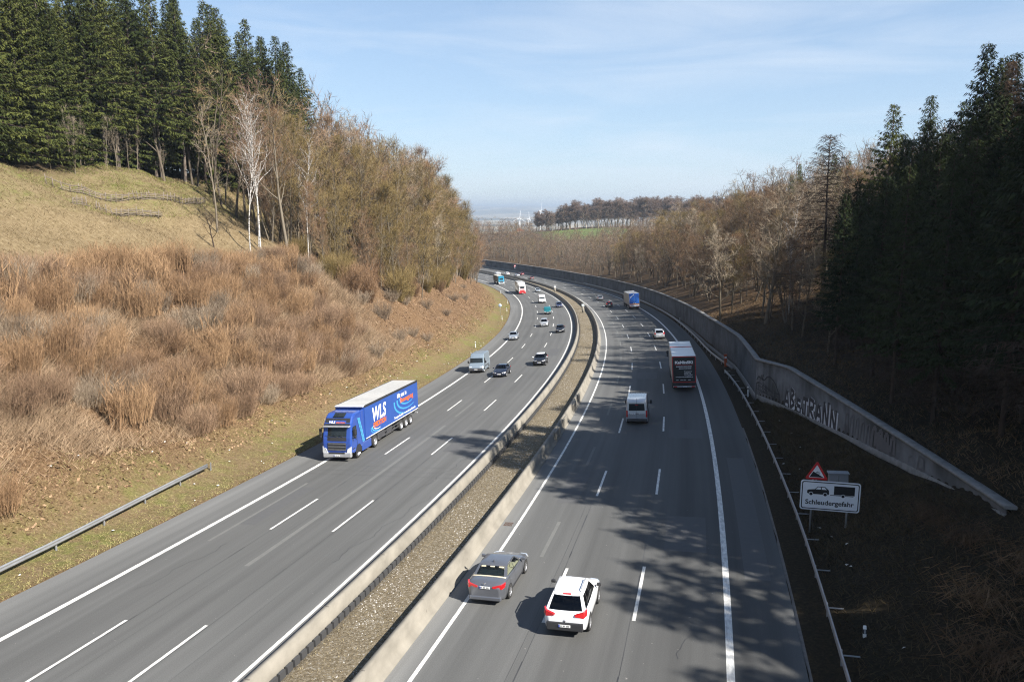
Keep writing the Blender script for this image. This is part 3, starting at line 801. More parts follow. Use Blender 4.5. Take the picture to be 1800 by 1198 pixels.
CAR_BODY_PTS = 9
def car(label, group, s, t, flip, sp, paintm, name='car', cat='car', yaw=0.0):
    L, Wd, H = sp['L'], sp['W'], sp['H']; hw = Wd / 2
    front = L / 2; xc = -L / 2
    M_ = road_matrix(s + L / 2, t, flip=flip)
    if yaw: M_ = M_ @ Matrix.Rotation(yaw, 4, 'Z')
    root = empty(name, M_); tag(root, label, cat, group)
    zb, belt = sp.get('zb', .2), sp['belt']
    hf, hb = sp['hf'], sp['hb']          # hood height at the nose and at the windscreen base
    A0, A1, C1, C0 = sp['A0'], sp['A1'], sp['C1'], sp['C0']
    deck = sp.get('deck', belt)
    r = sp.get('r', .32)
    xs = [-front, -front + .06, -front + .3, min(C0, -front + .5) if C0 < -front + .6 else C0, C0 + .25, 0, A0 - .2, A0, A0 + (front - A0) * .5, front - .35, front - .1, front]
    xs = sorted(set(round(q, 3) for q in xs))
    # upper line, belt, widths along x
    ux = [-front, -front + .08, min(C0 - .02, -front + .45), C0 + .2, A0 - .1, A0 + .05, front - .45, front - .12, front]
    uz = [deck - .22, deck - .05, deck, max(belt, deck), hb, hb, hf, hf - .10, hf - .28]
    wx = [-front, -front + .07, -front + .35, -front + .8, front - .9, front - .4, front - .1, front]
    wy = [.70, .875, .97, 1.0, 1.0, .97, .86, .70]
    o_ = np.argsort(ux); ux = np.array(ux)[o_]; uz = np.array(uz)[o_]
    keep = np.concatenate([[True], np.diff(ux) > .01]); ux, uz = ux[keep], uz[keep]
    q = np.unique(np.concatenate([np.linspace(-front, front, 34), [-front + .03, front - .03, C0, A0]]))
    top = catm(ux, uz, q); wid = catm(wx, wy, q) * hw
    bz = np.interp(q, [-front, -front + .25, front - .35, front], [zb + .12, zb, zb - .02, zb + .06])
    mb = MB()
    V_, f = [], []
    for x, zt, w, b in zip(q, top, wid, bz):
        half = [(0, b), (w * .82, b), (w * .95, b + .06), (w * .985, b + (zt - b) * .30), (w, b + (zt - b) * .58), (w * .985, b + (zt - b) * .80), (w * .95, zt - .055), (w * .86, zt - .012), (w * .5, zt + .012), (0, zt + .02)]
        ring = half + [(-y, z) for (y, z) in half[-2:0:-1]]
        V_.append([(x, y, z) for (y, z) in ring])
    n_ = len(V_[0])
    vs = [p for rg in V_ for p in rg]
    cab0, cab1 = C0 + .05, A0 - .05
    for i in range(len(V_) - 1):
        xm = (q[i] + q[i + 1]) / 2
        for j in range(n_):
            jj = (j + 1) % n_
            f.append(([i * n_ + j, i * n_ + jj, (i + 1) * n_ + jj, (i + 1) * n_ + j], 1 if (cab0 < xm < cab1 and j in (7, 8, 9, 10)) else (2 if (j in (0, 1, n_ - 1, n_ - 2)) else 0)))
    b0 = len(mb.v); mb.v += vs
    for ff, mi in f: mb.f.append(ff); mb.m.append(mi); mb.sm.append(True)
    mb.f.append(list(range(n_))); mb.m.append(0); mb.sm.append(False)
    mb.f.append([(len(V_) - 1) * n_ + j for j in range(n_)][::-1]); mb.m.append(0); mb.sm.append(False)
    # wheel-arch shadows
    wb0, wb1 = sp.get('wr', -L * .29), sp.get('wf', L * .31)
    for xw in (wb0, wb1):
        for sd_ in (1, -1):
            vs = []; yy = sd_ * (hw * 1.0 + .006)
            for k in range(13):
                a_ = R(-14) + R(208) * k / 12
                vs.append((xw + r * 1.16 * math.cos(a_), yy - sd_ * (.0 if True else 0), r + r * 1.16 * math.sin(a_)))
            mb.add([(xw, yy, r)] + vs, [[0, k + 1, k + 2] for k in range(12)], 2)
    if sp.get('gaps'):
        for sd_ in (1, -1):
            for xg, z0g, z1g in ((A0 - .12, .18, 1), ((A0 + C0) / 2 - .12, .18, 1), (C0 + .42, .62, 1), (-front + .42, .25, .9)):
                w = float(catm(wx, wy, np.array([xg]))[0]) * hw; zt = float(catm(ux, uz, np.array([xg]))[0]); b = zb
                cs = [(w * .985, b + (zt - b) * .30), (w, b + (zt - b) * .58), (w * .985, b + (zt - b) * .80), (w * .95, zt - .055)]
                cs = [c_ for c_, k_ in zip(cs, (.3, .58, .8, .95)) if z0g <= k_ + .1]
                mb.add([q_ for (y_, z_) in cs for q_ in ((xg - .006, sd_ * (y_ + .004), z_), (xg + .006, sd_ * (y_ + .004), z_))], [[2 * k_, 2 * k_ + 1, 2 * k_ + 3, 2 * k_ + 2] for k_ in range(len(cs) - 1)], 2)
            mb.box((0, sd_ * (hw * .955), zb + .09), (L * .46, .05, .09), 2, bev=.015)
    # cabin: pillars, roof, glass openings
    wb_, wr_ = hw * .90, hw * sp.get('tumble', .72)
    zb_c = belt - .03; zr = H - .06
    def xa(u): return A0 + (A1 - A0) * u - sp.get('bow', .0) * math.sin(math.pi * u)
    def xcn(u): return C0 + (C1 - C0) * u - sp.get('bowr', .05) * math.sin(math.pi * u) * -1 * -1
    def yw(u): return wb_ + (wr_ - wb_) * u ** 1.25
    def zz(u): return zb_c + (zr - zb_c) * u
    def Pf(u, v): return Vector((xa(u) - .10 * abs(v) ** 2.5, v * yw(u), zz(u)))                 # windscreen plane
    def Pb(u, v): return Vector((xcn(u) + .08 * abs(v) ** 2.5, v * yw(u), zz(u)))                 # rear
    def Ps(u, x_, sd_): return Vector((x_, sd_ * yw(u), zz(u)))
    def patch(fn, u0, u1, v0, v1, nu, nv, mbb, mi, flipn=False):
        g_ = [[fn(u0 + (u1 - u0) * i / nu, v0 + (v1 - v0) * j / nv) for j in range(nv + 1)] for i in range(nu + 1)]
        vs_ = [p for row in g_ for p in row]
        mbb.add(vs_, [[i * (nv + 1) + j, i * (nv + 1) + j + 1, (i + 1) * (nv + 1) + j + 1, (i + 1) * (nv + 1) + j] for i in range(nu) for j in range(nv)], mi, True)
    gw, gr_ = sp.get('glass', M_glass), sp.get('rglass', sp.get('glass', M_glass))
    vg = .86
    # windscreen frame + glass
    for (u0, u1, v0, v1) in ((0, .06, -1, 1), (.93, 1, -1, 1), (.06, .93, -1, -vg), (.06, .93, vg, 1)):
        patch(Pf, u0, u1, v0, v1, 5, 6, mb, 0)
    rv = sp.get('rv', .84); ru0, ru1 = sp.get('ru0', .10), sp.get('ru1', .90)
    for (u0, u1, v0, v1) in ((0, ru0, -1, 1), (ru1, 1, -1, 1), (ru0, ru1, -1, -rv), (ru0, ru1, rv, 1)):
        patch(Pb, u0, u1, v0, v1, 5, 6, mb, 0)
    gm_ = MB(); patch(Pf, .06, .93, -vg, vg, 6, 6, gm_, 0); gm_.build('windscreen', gw, root)
    if sp.get('rearwin', True):
        gm_ = MB(); patch(Pb, ru0, ru1, -rv, rv, 6, 6, gm_, 0); gm_.build('rear_window', gr_, root)
    else:
        patch(Pb, ru0, ru1, -rv, rv, 4, 4, mb, 0)
    # sides
    su0, su1 = sp.get('su0', .10), .88
    for sd_ in (1, -1):
        def edge_f(u): return Pf(u, sd_)
        def edge_b(u): return Pb(u, sd_)
        def Sd(u, v):   # v 0 = rear edge, 1 = front edge
            a_, b_ = edge_b(u), edge_f(u); p = a_.lerp(b_, v); p.y = sd_ * (abs(a_.y) * (1 - v) + abs(b_.y) * v + .02 * math.sin(math.pi * v)); return p
        wins = sp.get('wins', [(.06, .50), (.53, .93)])
        patch(Sd, 0, su0, 0, 1, 2, 8, mb, 0); patch(Sd, su1, 1, 0, 1, 2, 8, mb, 0)
        edges = [0] + [e for w_ in wins for e in w_] + [1]
        for k in range(0, len(edges), 2): patch(Sd, su0, su1, edges[k], edges[k + 1], 4, 1, mb, 2 if 0 < k < len(edges) - 2 else 0)
        for (v0, v1) in wins:
            gm_ = MB(); patch(Sd, su0, su1, v0, v1, 4, 3, gm_, 0); gm_.build('side_window', sp.get('sglass', gw) if v1 > .6 else sp.get('pglass', gw), root)
    # roof
    rows = []
    for (k, dz) in ((1.0, 0), (.93, .035), (.75, .055), (.4, .066), (0, .07)):
        x_f, x_b = xa(1) - .10, xcn(1) + .08
        xm = (x_f + x_b) / 2
        rows.append((k, dz))
    nx, ny = 10, 8
    xf, xb = xa(1), xcn(1)
    def Rf(u, v):   # u -1..1 along x, v -1..1 across
        x_ = (xf + xb) / 2 + u * (xf - xb) / 2
        lim = 1.0
        pf, pb = Pf(1, v).x, Pb(1, v).x
        x_ = pb + (pf - pb) * (u + 1) / 2
        dome = (1 - abs(u) ** 2.6) * (1 - abs(v) ** 2.6)
        return Vector((x_, v * yw(1), zz(1) + .065 * dome ** .6 if dome > 0 else zz(1)))
    patch(Rf, -1, 1, -1, 1, nx, ny, mb, sp.get('roofmi', 0))
    body = mb.build('body', [paintm, M_dark if not sp.get('beige') else M_beige, M_black] + ([sp['roofmat']] if 'roofmat' in sp else []), root)
    # seats
    sm_ = sp.get('seat', M_dark)
    zs_ = belt
    for (xr_, ys_) in ((A1 - .55, (.38, -.38)), (C1 - .08 if sp.get('beige') else C1 + .35, (.42, 0, -.42))):
        for yy in ys_:
            mb = MB(); mb.box((xr_, yy * hw / .9, zs_ + .06), (.16, .42, .30), bev=.05, seg=2); mb.box((xr_ - .03, yy * hw / .9, zs_ + .30), (.10, .25, .17), bev=.04, seg=2); mb.build('seat', sm_, root)
    mb = MB(); mb.box((A0 - .45, 0, belt - .01), (.5, hw * 1.5, .08), bev=.03); mb.build('dashboard', M_dark, root)
    # wheels
    for xw in (wb0, wb1):
        for sd_ in (1, -1): wheel(root, xw, sd_ * (hw - .085), r, .22, sp.get('rim', M_rim), sp.get('spokes', 5))
    # lamps, grille, plates, mirrors
    hl = sp.get('hl', (.20, .42, .15))     # length along x, width across, height
    zl = hf - .17
    for sd_ in (1, -1):
        mb = MB()
        y1, y0 = hw * .93, hw * .93 - hl[1]
        pts = [(front - .03, sd_ * y0, zl - hl[2] * .35), (front - .02, sd_ * y0, zl + hl[2] * .35), (front - .16, sd_ * (y1 - .10), zl + hl[2] * .6), (front - .14, sd_ * (y1 - .10), zl - hl[2] * .4),
               (front - .20 - hl[0], sd_ * (y1 + .025), zl + hl[2] * .75), (front - .16 - hl[0] * .4, sd_ * (y1 + .03), zl - hl[2] * .15)]
        pts2 = [(p[0] + .02, p[1] + sd_ * .015, p[2]) for p in pts]
        back = [(p[0] - .12, p[1] - sd_ * .05, p[2]) for p in pts]
        mb.add(pts2 + back, [[0, 1, 2, 3], [3, 2, 4, 5], [1, 0, 6, 7], [0, 3, 9, 6], [2, 1, 7, 8], [3, 5, 11, 9], [4, 2, 8, 10], [5, 4, 10, 11]])
        mb.build('headlight', M_lamp, root)
        mb = MB()
        tz0, tz1, ty0 = sp.get('tl', (deck - .32, deck - .14, hw * .52))
        ty1 = hw * .90
        tzm = (tz0 + tz1) / 2
        pts = [(-front - .02, sd_ * ty0, tzm - .045), (-front - .015, sd_ * ty0, tzm + .02), (-front + .06, sd_ * hw * .86, tz1 + .01), (-front + .045, sd_ * hw * .86, tz0), (-front + .34, sd_ * (hw * .985), tz1 + .03), (-front + .24, sd_ * (hw * .975), tz0 + .05)]
        back = [(p[0] + .10, p[1] - sd_ * .04, p[2]) for p in pts]
        mb.add(pts + back, [[0, 1, 2, 3], [3, 2, 4, 5], [1, 0, 6, 7], [0, 3, 9, 6], [2, 1, 7, 8], [3, 5, 11, 9], [4, 2, 8, 10], [5, 4, 10, 11]])
        mb.build('tail_light', M_brake if sp.get('brake') else M_red, root)
        mb = MB()
        mb.box((A0 - .30, sd_ * (hw + .10), belt + .10), (.12, .20, .15), bev=.04, seg=2); mb.tube([(A0 - .28, sd_ * (hw * .93), belt + .04), (A0 - .30, sd_ * (hw + .06), belt + .08)], .022, 6)
        mb.build('wing_mirror', sp.get('mirror', paintm), root)
    mb = MB(); gz = hf - .30
    gwid = sp.get('gw', .42) * hw
    mb.box((front - .02, 0, gz + .06), (.06, gwid * 2, .13), 0, bev=.015)
    mb.box((front - .01, 0, gz + .06), (.06, gwid * 2 * .96, .02), 1)
    mb.box((front - .02, 0, zb + .16), (.08, hw * 1.1, .12), 0, bev=.02)
    mb.build('grille', [M_black, M_chrome], root)
    plate(root, front + .025, zb + .24, 1)
    pz = sp.get('pz', deck - .28)
    plate(root, -front - (.055 if sp.get('bh') else .02), pz, -1)
    # bumper trims
    mb = MB(); bh_ = sp.get('bh', .20); mb.box((-front + .07, 0, zb + .05 + bh_ / 2), (.22, hw * 1.66, bh_), bev=.05, seg=2)
    mb.build('rear_bumper_trim', sp.get('bump', M_black), root)
    if sp.get('rails'):
        for sd_ in (1, -1):
            mb = MB(); mb.tube([(xf - .25, sd_ * wr_ * .90, H - .02), (xf - .4, sd_ * wr_ * .90, H + .065), (xb + .35, sd_ * wr_ * .90, H + .065), (xb + .2, sd_ * wr_ * .90, H - .02)], .024, 6)
            mb.build('roof_rail', M_silvertrim, root)
    if sp.get('third'):
        mb = MB(); mb.box((xcn(1) + .02, 0, zz(1) - .0), (.10, .36, .05), bev=.012); mb.build('brake_light', M_brake, root)
    if sp.get('antenna'):
        mb = MB(); mb.prism([(xb + .32, H - .01), (xb + .12, H - .01), (xb + .10, H + .09)], -.025, .025); mb.build('antenna', paintm, root)
    if sp.get('badge'):
        mb = MB(); mb.lathe([(.05, -.006), (.05, .006), (0, .008)], (0, 0, 0), n=14); o = mb.build('badge', M_chrome, root); o.rotation_euler = (0, 0, R(90)); o.location = (front + .02 if sp['badge'] > 0 else -front - .01, 0, gz + .08 if sp['badge'] > 0 else pz + .2)
    # wipers and door handles
    for sd_ in (1, -1):
        mb = MB()
        for xx in (A1 - .45, (A1 + C1) / 2 - .75):
            mb.box((xx, sd_ * (hw * .99), belt - .13), (.18, .03, .03), bev=.008)
        mb.build('door_handle', sp.get('handle', paintm), root)
    return root

SED = dict(L=4.9, W=1.84, H=1.46, belt=.97, hf=.78, hb=.97, A0=1.05, A1=.28, C1=-1.02, C0=-1.78, deck=1.06, r=.33, wf=1.52, wr=-1.42)
HAT = dict(L=3.95, W=1.70, H=1.50, belt=.98, hf=.80, hb=1.0, A0=.95, A1=.30, C1=-1.35, C0=-1.78, deck=1.0, r=.30, wf=1.22, wr=-1.25, tl=(.80, 1.06, .52))
EST = dict(L=4.6, W=1.77, H=1.48, belt=.96, hf=.78, hb=.96, A0=1.05, A1=.35, C1=-1.85, C0=-2.18, deck=.98, r=.32, wf=1.38, wr=-1.32, wins=[(.05, .30), (.32, .62), (.65, .93)], tl=(.78, 1.02, .6))
MPV = dict(L=4.4, W=1.80, H=1.68, belt=1.02, hf=.85, hb=1.05, A0=1.25, A1=.42, C1=-1.80, C0=-2.08, deck=1.05, r=.32, wf=1.35, wr=-1.30, wins=[(.05, .28), (.30, .60), (.63, .93)], tl=(.85, 1.15, .62), ru0=.15)
SUV = dict(L=4.42, W=1.86, H=1.66, tumble=.67, belt=1.06, hf=.92, hb=1.07, A0=1.05, A1=.30, C1=-1.50, C0=-2.02, deck=1.08, r=.37, zb=.28, wf=1.37, wr=-1.28, tl=(.86, 1.06, .50), wins=[(.06, .26), (.29, .58), (.61, .93)], rails=True)
def sp_(b, **k): d = dict(b); d.update(k); return d

P_grey = paint('metallic_grey', (.17, .178, .20), .55, .3)
P_white = paint('white_paint', (.80, .81, .83), 0, .25)
P_silver = paint('silver_paint', (.40, .44, .48), .55, .3)
P_silverb = paint('pale_silver_paint', (.50, .52, .54), .5, .3)
P_navy = paint('navy_paint', (.012, .016, .032), .2, .22)
P_blk = paint('black_paint', (.010, .011, .014), .1, .2)
P_blueb = paint('dark_blue_paint', (.015, .025, .085), .3, .25)
P_teal = paint('teal_paint', (.01, .16, .19), .2, .28)
P_red = paint('dark_red_paint', (.16, .015, .02), .2, .28)
P_wred = paint('pinkish_grey_paint', (.16, .09, .095), .3, .3)

car('metallic grey saloon with beige seats on the inner lane line, nearest the camera', None, 24.9, 1.05, False,
    sp_(SED, seat=M_beige, beige=True, glass=M_clear, rglass=M_clear, tl=(.80, .99, .36), antenna=True, gaps=True, brake=False, pz=.86, bump=P_grey, hb=.98, badge=-1), P_grey, 'car', yaw=-.02)
car('white compact off-roader with roof rails and red tail lamps in front of the bridge', None, 22.6, 5.1, False,
    sp_(SUV, rglass=M_privacy, pglass=M_privacy, third=True, gaps=True, bh=.38, tl=(.90, 1.13, .44), pz=.56, mirror=M_black, badge=-1, ru0=.12, ru1=.92, rv=.86, H=1.68), P_white, 'car')
car('dark navy saloon following beside the silver van', None, 91.3, -13.2, True, sp_(SED, L=4.75, W=1.78, badge=1), P_navy, 'car')
car('black small off-roader with white roof, alone in the inner oncoming lane', None, 101.0, -9.1, True,
    sp_(SUV, L=4.15, W=1.80, H=1.60, roofmi=3, roofmat=P_white, mirror=P_white, badge=1, rails=False), P_blk, 'car')
car('silver saloon driving on the outer line behind the silver van', None, 137.3, -17.3, True, sp_(SED, L=4.6, W=1.76, badge=1), P_silver, 'car')
car('pale silver people carrier ahead of the teal van', None, 161.0, -12.4, True, sp_(MPV, L=4.2, H=1.64), P_silverb, 'car')
car('small black hatchback near the median, behind the white-roofed black car', None, 146.1, -8.7, True, sp_(HAT), P_blk, 'car')
car('dark blue estate car near the median beside the teal van', None, 209.6, -8.1, True, sp_(EST), P_blueb, 'car')
car('silver hatchback beside the red and white lorry', None, 278.0, -8.8, True, sp_(HAT, L=4.1), P_silver, 'car')
car('silver people carrier driving away just ahead of the black-backed lorry', None, 127.2, 9.1, False, sp_(MPV, H=1.66, W=1.80, pz=.72), P_silverb, 'car')
car('pale silver estate driving away to the left of the blue-backed lorry', None, 226.2, 5.2, False, sp_(EST, H=1.55, pz=.7), P_silverb, 'car')
car('black hatchback with red lamps driving away left of the blue-backed lorry', None, 201.0, 4.8, False, sp_(HAT, L=4.3, W=1.78, H=1.52, pz=.75, third=True, tl=(.85, 1.12, .45)), P_blk, 'car')
car('rosy grey small car driving away, alone in the far bend', None, 351.0, 3.0, False, sp_(HAT, tl=(.8, 1.1, .4)), P_wred, 'car')
car('dark red estate driving away by the far noise wall', None, 381.0, 7.2, False, sp_(EST), P_red, 'car')
car('silver saloon driving away left of the dark red estate', None, 373.5, 2.6, False, sp_(SED), P_silver, 'car')
car('white hatchback driving away, farthest in the bend', None, 388.0, 1.9, False, sp_(HAT), P_white, 'car')

# ---- vans: one-box bodies
def van(label, s, t, flip, paintm, L=5.6, Wd=2.0, H=2.5, nose=1.0, rearface=False, glassed=False, bumper=M_steelgrey, group=None, hoodz=1.15, roofribs=True):
    M_ = road_matrix(s + L / 2, t, flip=flip); root = empty('van', M_); tag(root, label, 'van', group)
    f, hw = L / 2, Wd / 2; r = .34
    prof = [(-f, .42), (-f - .02, 1.0), (-f + .06, H - .25), (-f + .14, H - .06), (-f + .4, H), (f - nose - .75, H), (f - nose - .35, H - .12), (f - nose + .10, H - .55), (f - .78, hoodz + .15), (f - .55, hoodz), (f - .12, hoodz - .22), (f, hoodz - .42), (f, .42), (f - .1, .30), (-f + .1, .30)]
    mb = MB()
    secs = [(-1.0, .0), (-.975, .22), (-.90, .5), (0, .5)]
    # cross section taper: narrower towards the roof
    def Y(z, k): 
        q = max(0, (z - 1.0) / (H - 1.0)); return k * hw * (1 - .085 * q ** 1.4)
    n_ = len(prof)
    layers = [(-1, .10), (-.97, .03), (-.90, 0), (-.5, -.0), (0, 0), (.5, 0), (.90, 0), (.97, .03), (1, .10)]
    cx, cz = 0, H * .52
    vs = []
    for (k, inset) in layers:
        for (px, pz) in prof:
            qx = px - math.copysign(min(inset, abs(px - cx)), px - cx) if abs(px) > f - 1.2 else px
            qz = pz - (inset * .9 if pz > H - .6 else 0)
            bow = -.10 * (abs(k) ** 3) if px > f - nose - .9 else 0
            vs.append((qx + bow, Y(pz, k), qz))
    fs = []
    for a_ in range(len(layers) - 1):
        for i in range(n_):
            j = (i + 1) % n_; fs.append([a_ * n_ + i, a_ * n_ + j, (a_ + 1) * n_ + j, (a_ + 1) * n_ + i])
    mb.add(vs, fs, 0, False); b = len(mb.v) - len(vs)
    mb.f += [[b + i for i in range(n_)], [b + (len(layers) - 1) * n_ + i for i in range(n_)][::-1]]; mb.m += [0, 0]; mb.sm += [False, False]
    for xw in (-f + 1.05, f - .95):
        for sd_ in (1, -1):
            pts = [(xw, sd_ * (hw + .006), r)] + [(xw + r * 1.15 * math.cos(R(-10) + R(200) * k / 12), sd_ * (hw + .006), r + r * 1.15 * math.sin(R(-10) + R(200) * k / 12)) for k in range(13)]
            mb.add(pts, [[0, k + 1, k + 2] for k in range(12)], 1)
    if roofribs:
        for yy in (-.6, -.36, -.12, .12, .36, .6): mb.box((-.25, yy, H + .004), (L - nose - 1.9, .05, .022), 0, bev=.008)
    mb.build('body', [paintm, M_black], root)
    # windscreen on the slanted front between the bonnet and the roof
    def fr(u, v):
        x0_, z0_ = f - .78, hoodz + .15; x1_, z1_ = f - nose + .10, H - .55; x2_, z2_ = f - nose - .35, H - .12
        uu = u
        if uu < .8: a_ = uu / .8; px, pz = x0_ + (x1_ - x0_) * a_, z0_ + (z1_ - z0_) * a_
        else: a_ = (uu - .8) / .2; px, pz = x1_ + (x2_ - x1_) * a_, z1_ + (z2_ - z1_) * a_
        return Vector((px - .10 * abs(v) ** 3 + .012, Y(pz, v), pz + .008))
    def pat(fn, u0, u1, v0, v1, name, m_, n1=5, n2=6):
        b_ = MB(); g_ = [fn(u0 + (u1 - u0) * i / n1, v0 + (v1 - v0) * j / n2) for i in range(n1 + 1) for j in range(n2 + 1)]
        b_.add(g_, [[i * (n2 + 1) + j, i * (n2 + 1) + j + 1, (i + 1) * (n2 + 1) + j + 1, (i + 1) * (n2 + 1) + j] for i in range(n1) for j in range(n2)], 0, True)
        return b_.build(name, m_, root)
    blackglass = M_vanglass
    pat(fr, .04, .80, -.86, .86, 'windscreen', blackglass)
    for sd_ in (1, -1):
        b_ = MB(); z0_, z1_ = 1.25, H - .62
        pts = [(f - 1.15, z0_), (f - nose - .25, z1_ ), (f - nose - .95, z1_ + .02), (f - nose - 1.0, z0_ - .02)]
        b_.add([(px, sd_ * (abs(Y(pz, 1)) + .012), pz) for (px, pz) in pts], [[0, 1, 2, 3]]); b_.build('side_window', blackglass, root)
        if glassed:
            for (xa_, xb_) in ((f - nose - 1.1, f - nose - 2.15), (f - nose - 2.25, -f + .35)):
                b_ = MB(); pts = [(xa_, z0_), (xa_, z1_), (xb_, z1_), (xb_, z0_)]
                b_.add([(px, sd_ * (abs(Y(pz, 1)) + .012), pz) for (px, pz) in pts], [[0, 1, 2, 3]]); b_.build('side_window', blackglass, root)
        b_ = MB(); b_.box((f - .25, sd_ * hw * .72, hoodz - .36), (.34, .42, .26), bev=.06, seg=2); b_.build('headlight', M_lamp, root)
        b_ = MB(); b_.box((-f + .03, sd_ * hw * .90, 1.02), (.14, .15, .62), bev=.03); b_.build('tail_light', M_red, root)
        b_ = MB(); b_.box((f - 1.1, sd_ * (hw + .20), 1.42), (.14, .2, .36), bev=.05, seg=2); b_.tube([(f - 1.1, sd_ * hw * .96, 1.3), (f - 1.1, sd_ * (hw + .2), 1.36)], .03, 6); b_.build('wing_mirror', M_black, root)
        b_ = MB(); b_.box((.0, sd_ * (hw + .008), .80), (L * .5, .03, .14), bev=.01); b_.build('rubbing_strip', bumper, root)
        for xw in (-f + 1.05, f - .95): wheel(root, xw, sd_ * (hw - .10), r, .23)
    b_ = MB(); b_.box((f + .0, 0, .5), (.2, Wd * .96, .36), 0, bev=.06, seg=2); b_.box((f + .03, 0, hoodz - .52), (.1, .9, .18), 1, bev=.04); b_.box((f + .06, 0, hoodz - .46), (.06, .5, .04), 2, bev=.01)
    b_.build('front_bumper', [bumper, M_black, M_chrome], root)
    b_ = MB(); b_.box((-f, 0, .46), (.18, Wd * .95, .24), 0, bev=.05, seg=2); b_.build('rear_bumper', bumper, root)
    plate(root, f + .115, .52, 1)
    if rearface:
        b_ = MB(); b_.add([(-f + .005 - .03, yy, zz_) for (yy, zz_) in ((-hw * .74, 1.32), (hw * .74, 1.32), (hw * .70, 1.95), (-hw * .70, 1.95))], [[0, 1, 2, 3]]); o = b_.build('rear_window', blackglass, root)
        for v in o.data.vertices: v.co.x += .05 * (v.co.z - 1.3)
        b_ = MB(); b_.box((-f - .02, 0, 1.5), (.02, .02, 1.9)); b_.box((-f - .03, -.05, 1.05), (.04, .28, .06), bev=.01); b_.build('door_seam', M_black, root)
        b_ = MB(); b_.box((-f + .02, 0, H - .52), (.1, .26, .06), bev=.01); b_.build('brake_light', M_red, root)
        plate(root, -f - .035, 1.03, -1, y=hw * .42, w=.52)
        # plain raised lettering area of the right door
        b_ = MB(); b_.box((-f - .03, -hw * .52, 1.03), (.02, .42, .09), bev=.01); b_.build('name_strip', M_silvertrim, root)
    return root
M_vanglass = mat('dark_window', (.012, .016, .018), rough=.08, col2=(.022, .028, .03), scale=1.4, spec=.35)
van('silver blue high-roof panel van on the outer oncoming lane behind the blue lorry', 95.8, -17.2, True, paint('silver_blue_paint', (.30, .37, .43), .45, .3), L=5.4, Wd=2.05, H=2.52)
van('silver minibus with dark rear window driving away in the middle lane behind the black-backed lorry', 62.8, 5.35, False, P_silverb, L=4.9, Wd=1.95, H=2.35, rearface=True, glassed=True)
van('small teal van ahead of the white van in the oncoming middle lane', 191.0, -11.8, True, P_teal, L=4.2, Wd=1.75, H=1.85, nose=.9, roofribs=False, hoodz=1.05)
van('white high-roof van in the oncoming middle lane of the bend', 228.8, -12.0, True, P_white, L=5.2, Wd=1.98, H=2.4)
van('white van half hidden behind the turquoise-cabbed lorry', 372.0, -7.2, True, P_white, L=5.4, Wd=2.0, H=2.6)

# ---- lorries
P_wls = paint('lorry_blue', (.024, .068, .30), .0, .28)
M_tarp = mat('blue_tarpaulin', (.024, .074, .29), rough=.5, col2=(.02, .062, .25), scale=.9, bump=.12, bscale=1.2)
M_troof = mat('translucent_roof', (.52, .51, .48), rough=.6, col2=(.42, .41, .385), scale=2.5)
M_orange = mat('orange_letters', (.58, .13, .02), rough=.5, col2=(.52, .11, .018), scale=3)
M_wlet = mat('white_letters', (.82, .82, .82), rough=.5, col2=(.78, .78, .78), scale=3)
M_cyan = mat('light_blue_swoosh', (.05, .28, .55), rough=.5, col2=(.045, .25, .5), scale=3)
M_cyan2 = mat('cyan_swoosh', (.10, .50, .75), rough=.5, col2=(.09, .45, .7), scale=3)
P_lwhite = paint('lorry_white', (.74, .74, .74), 0, .35)

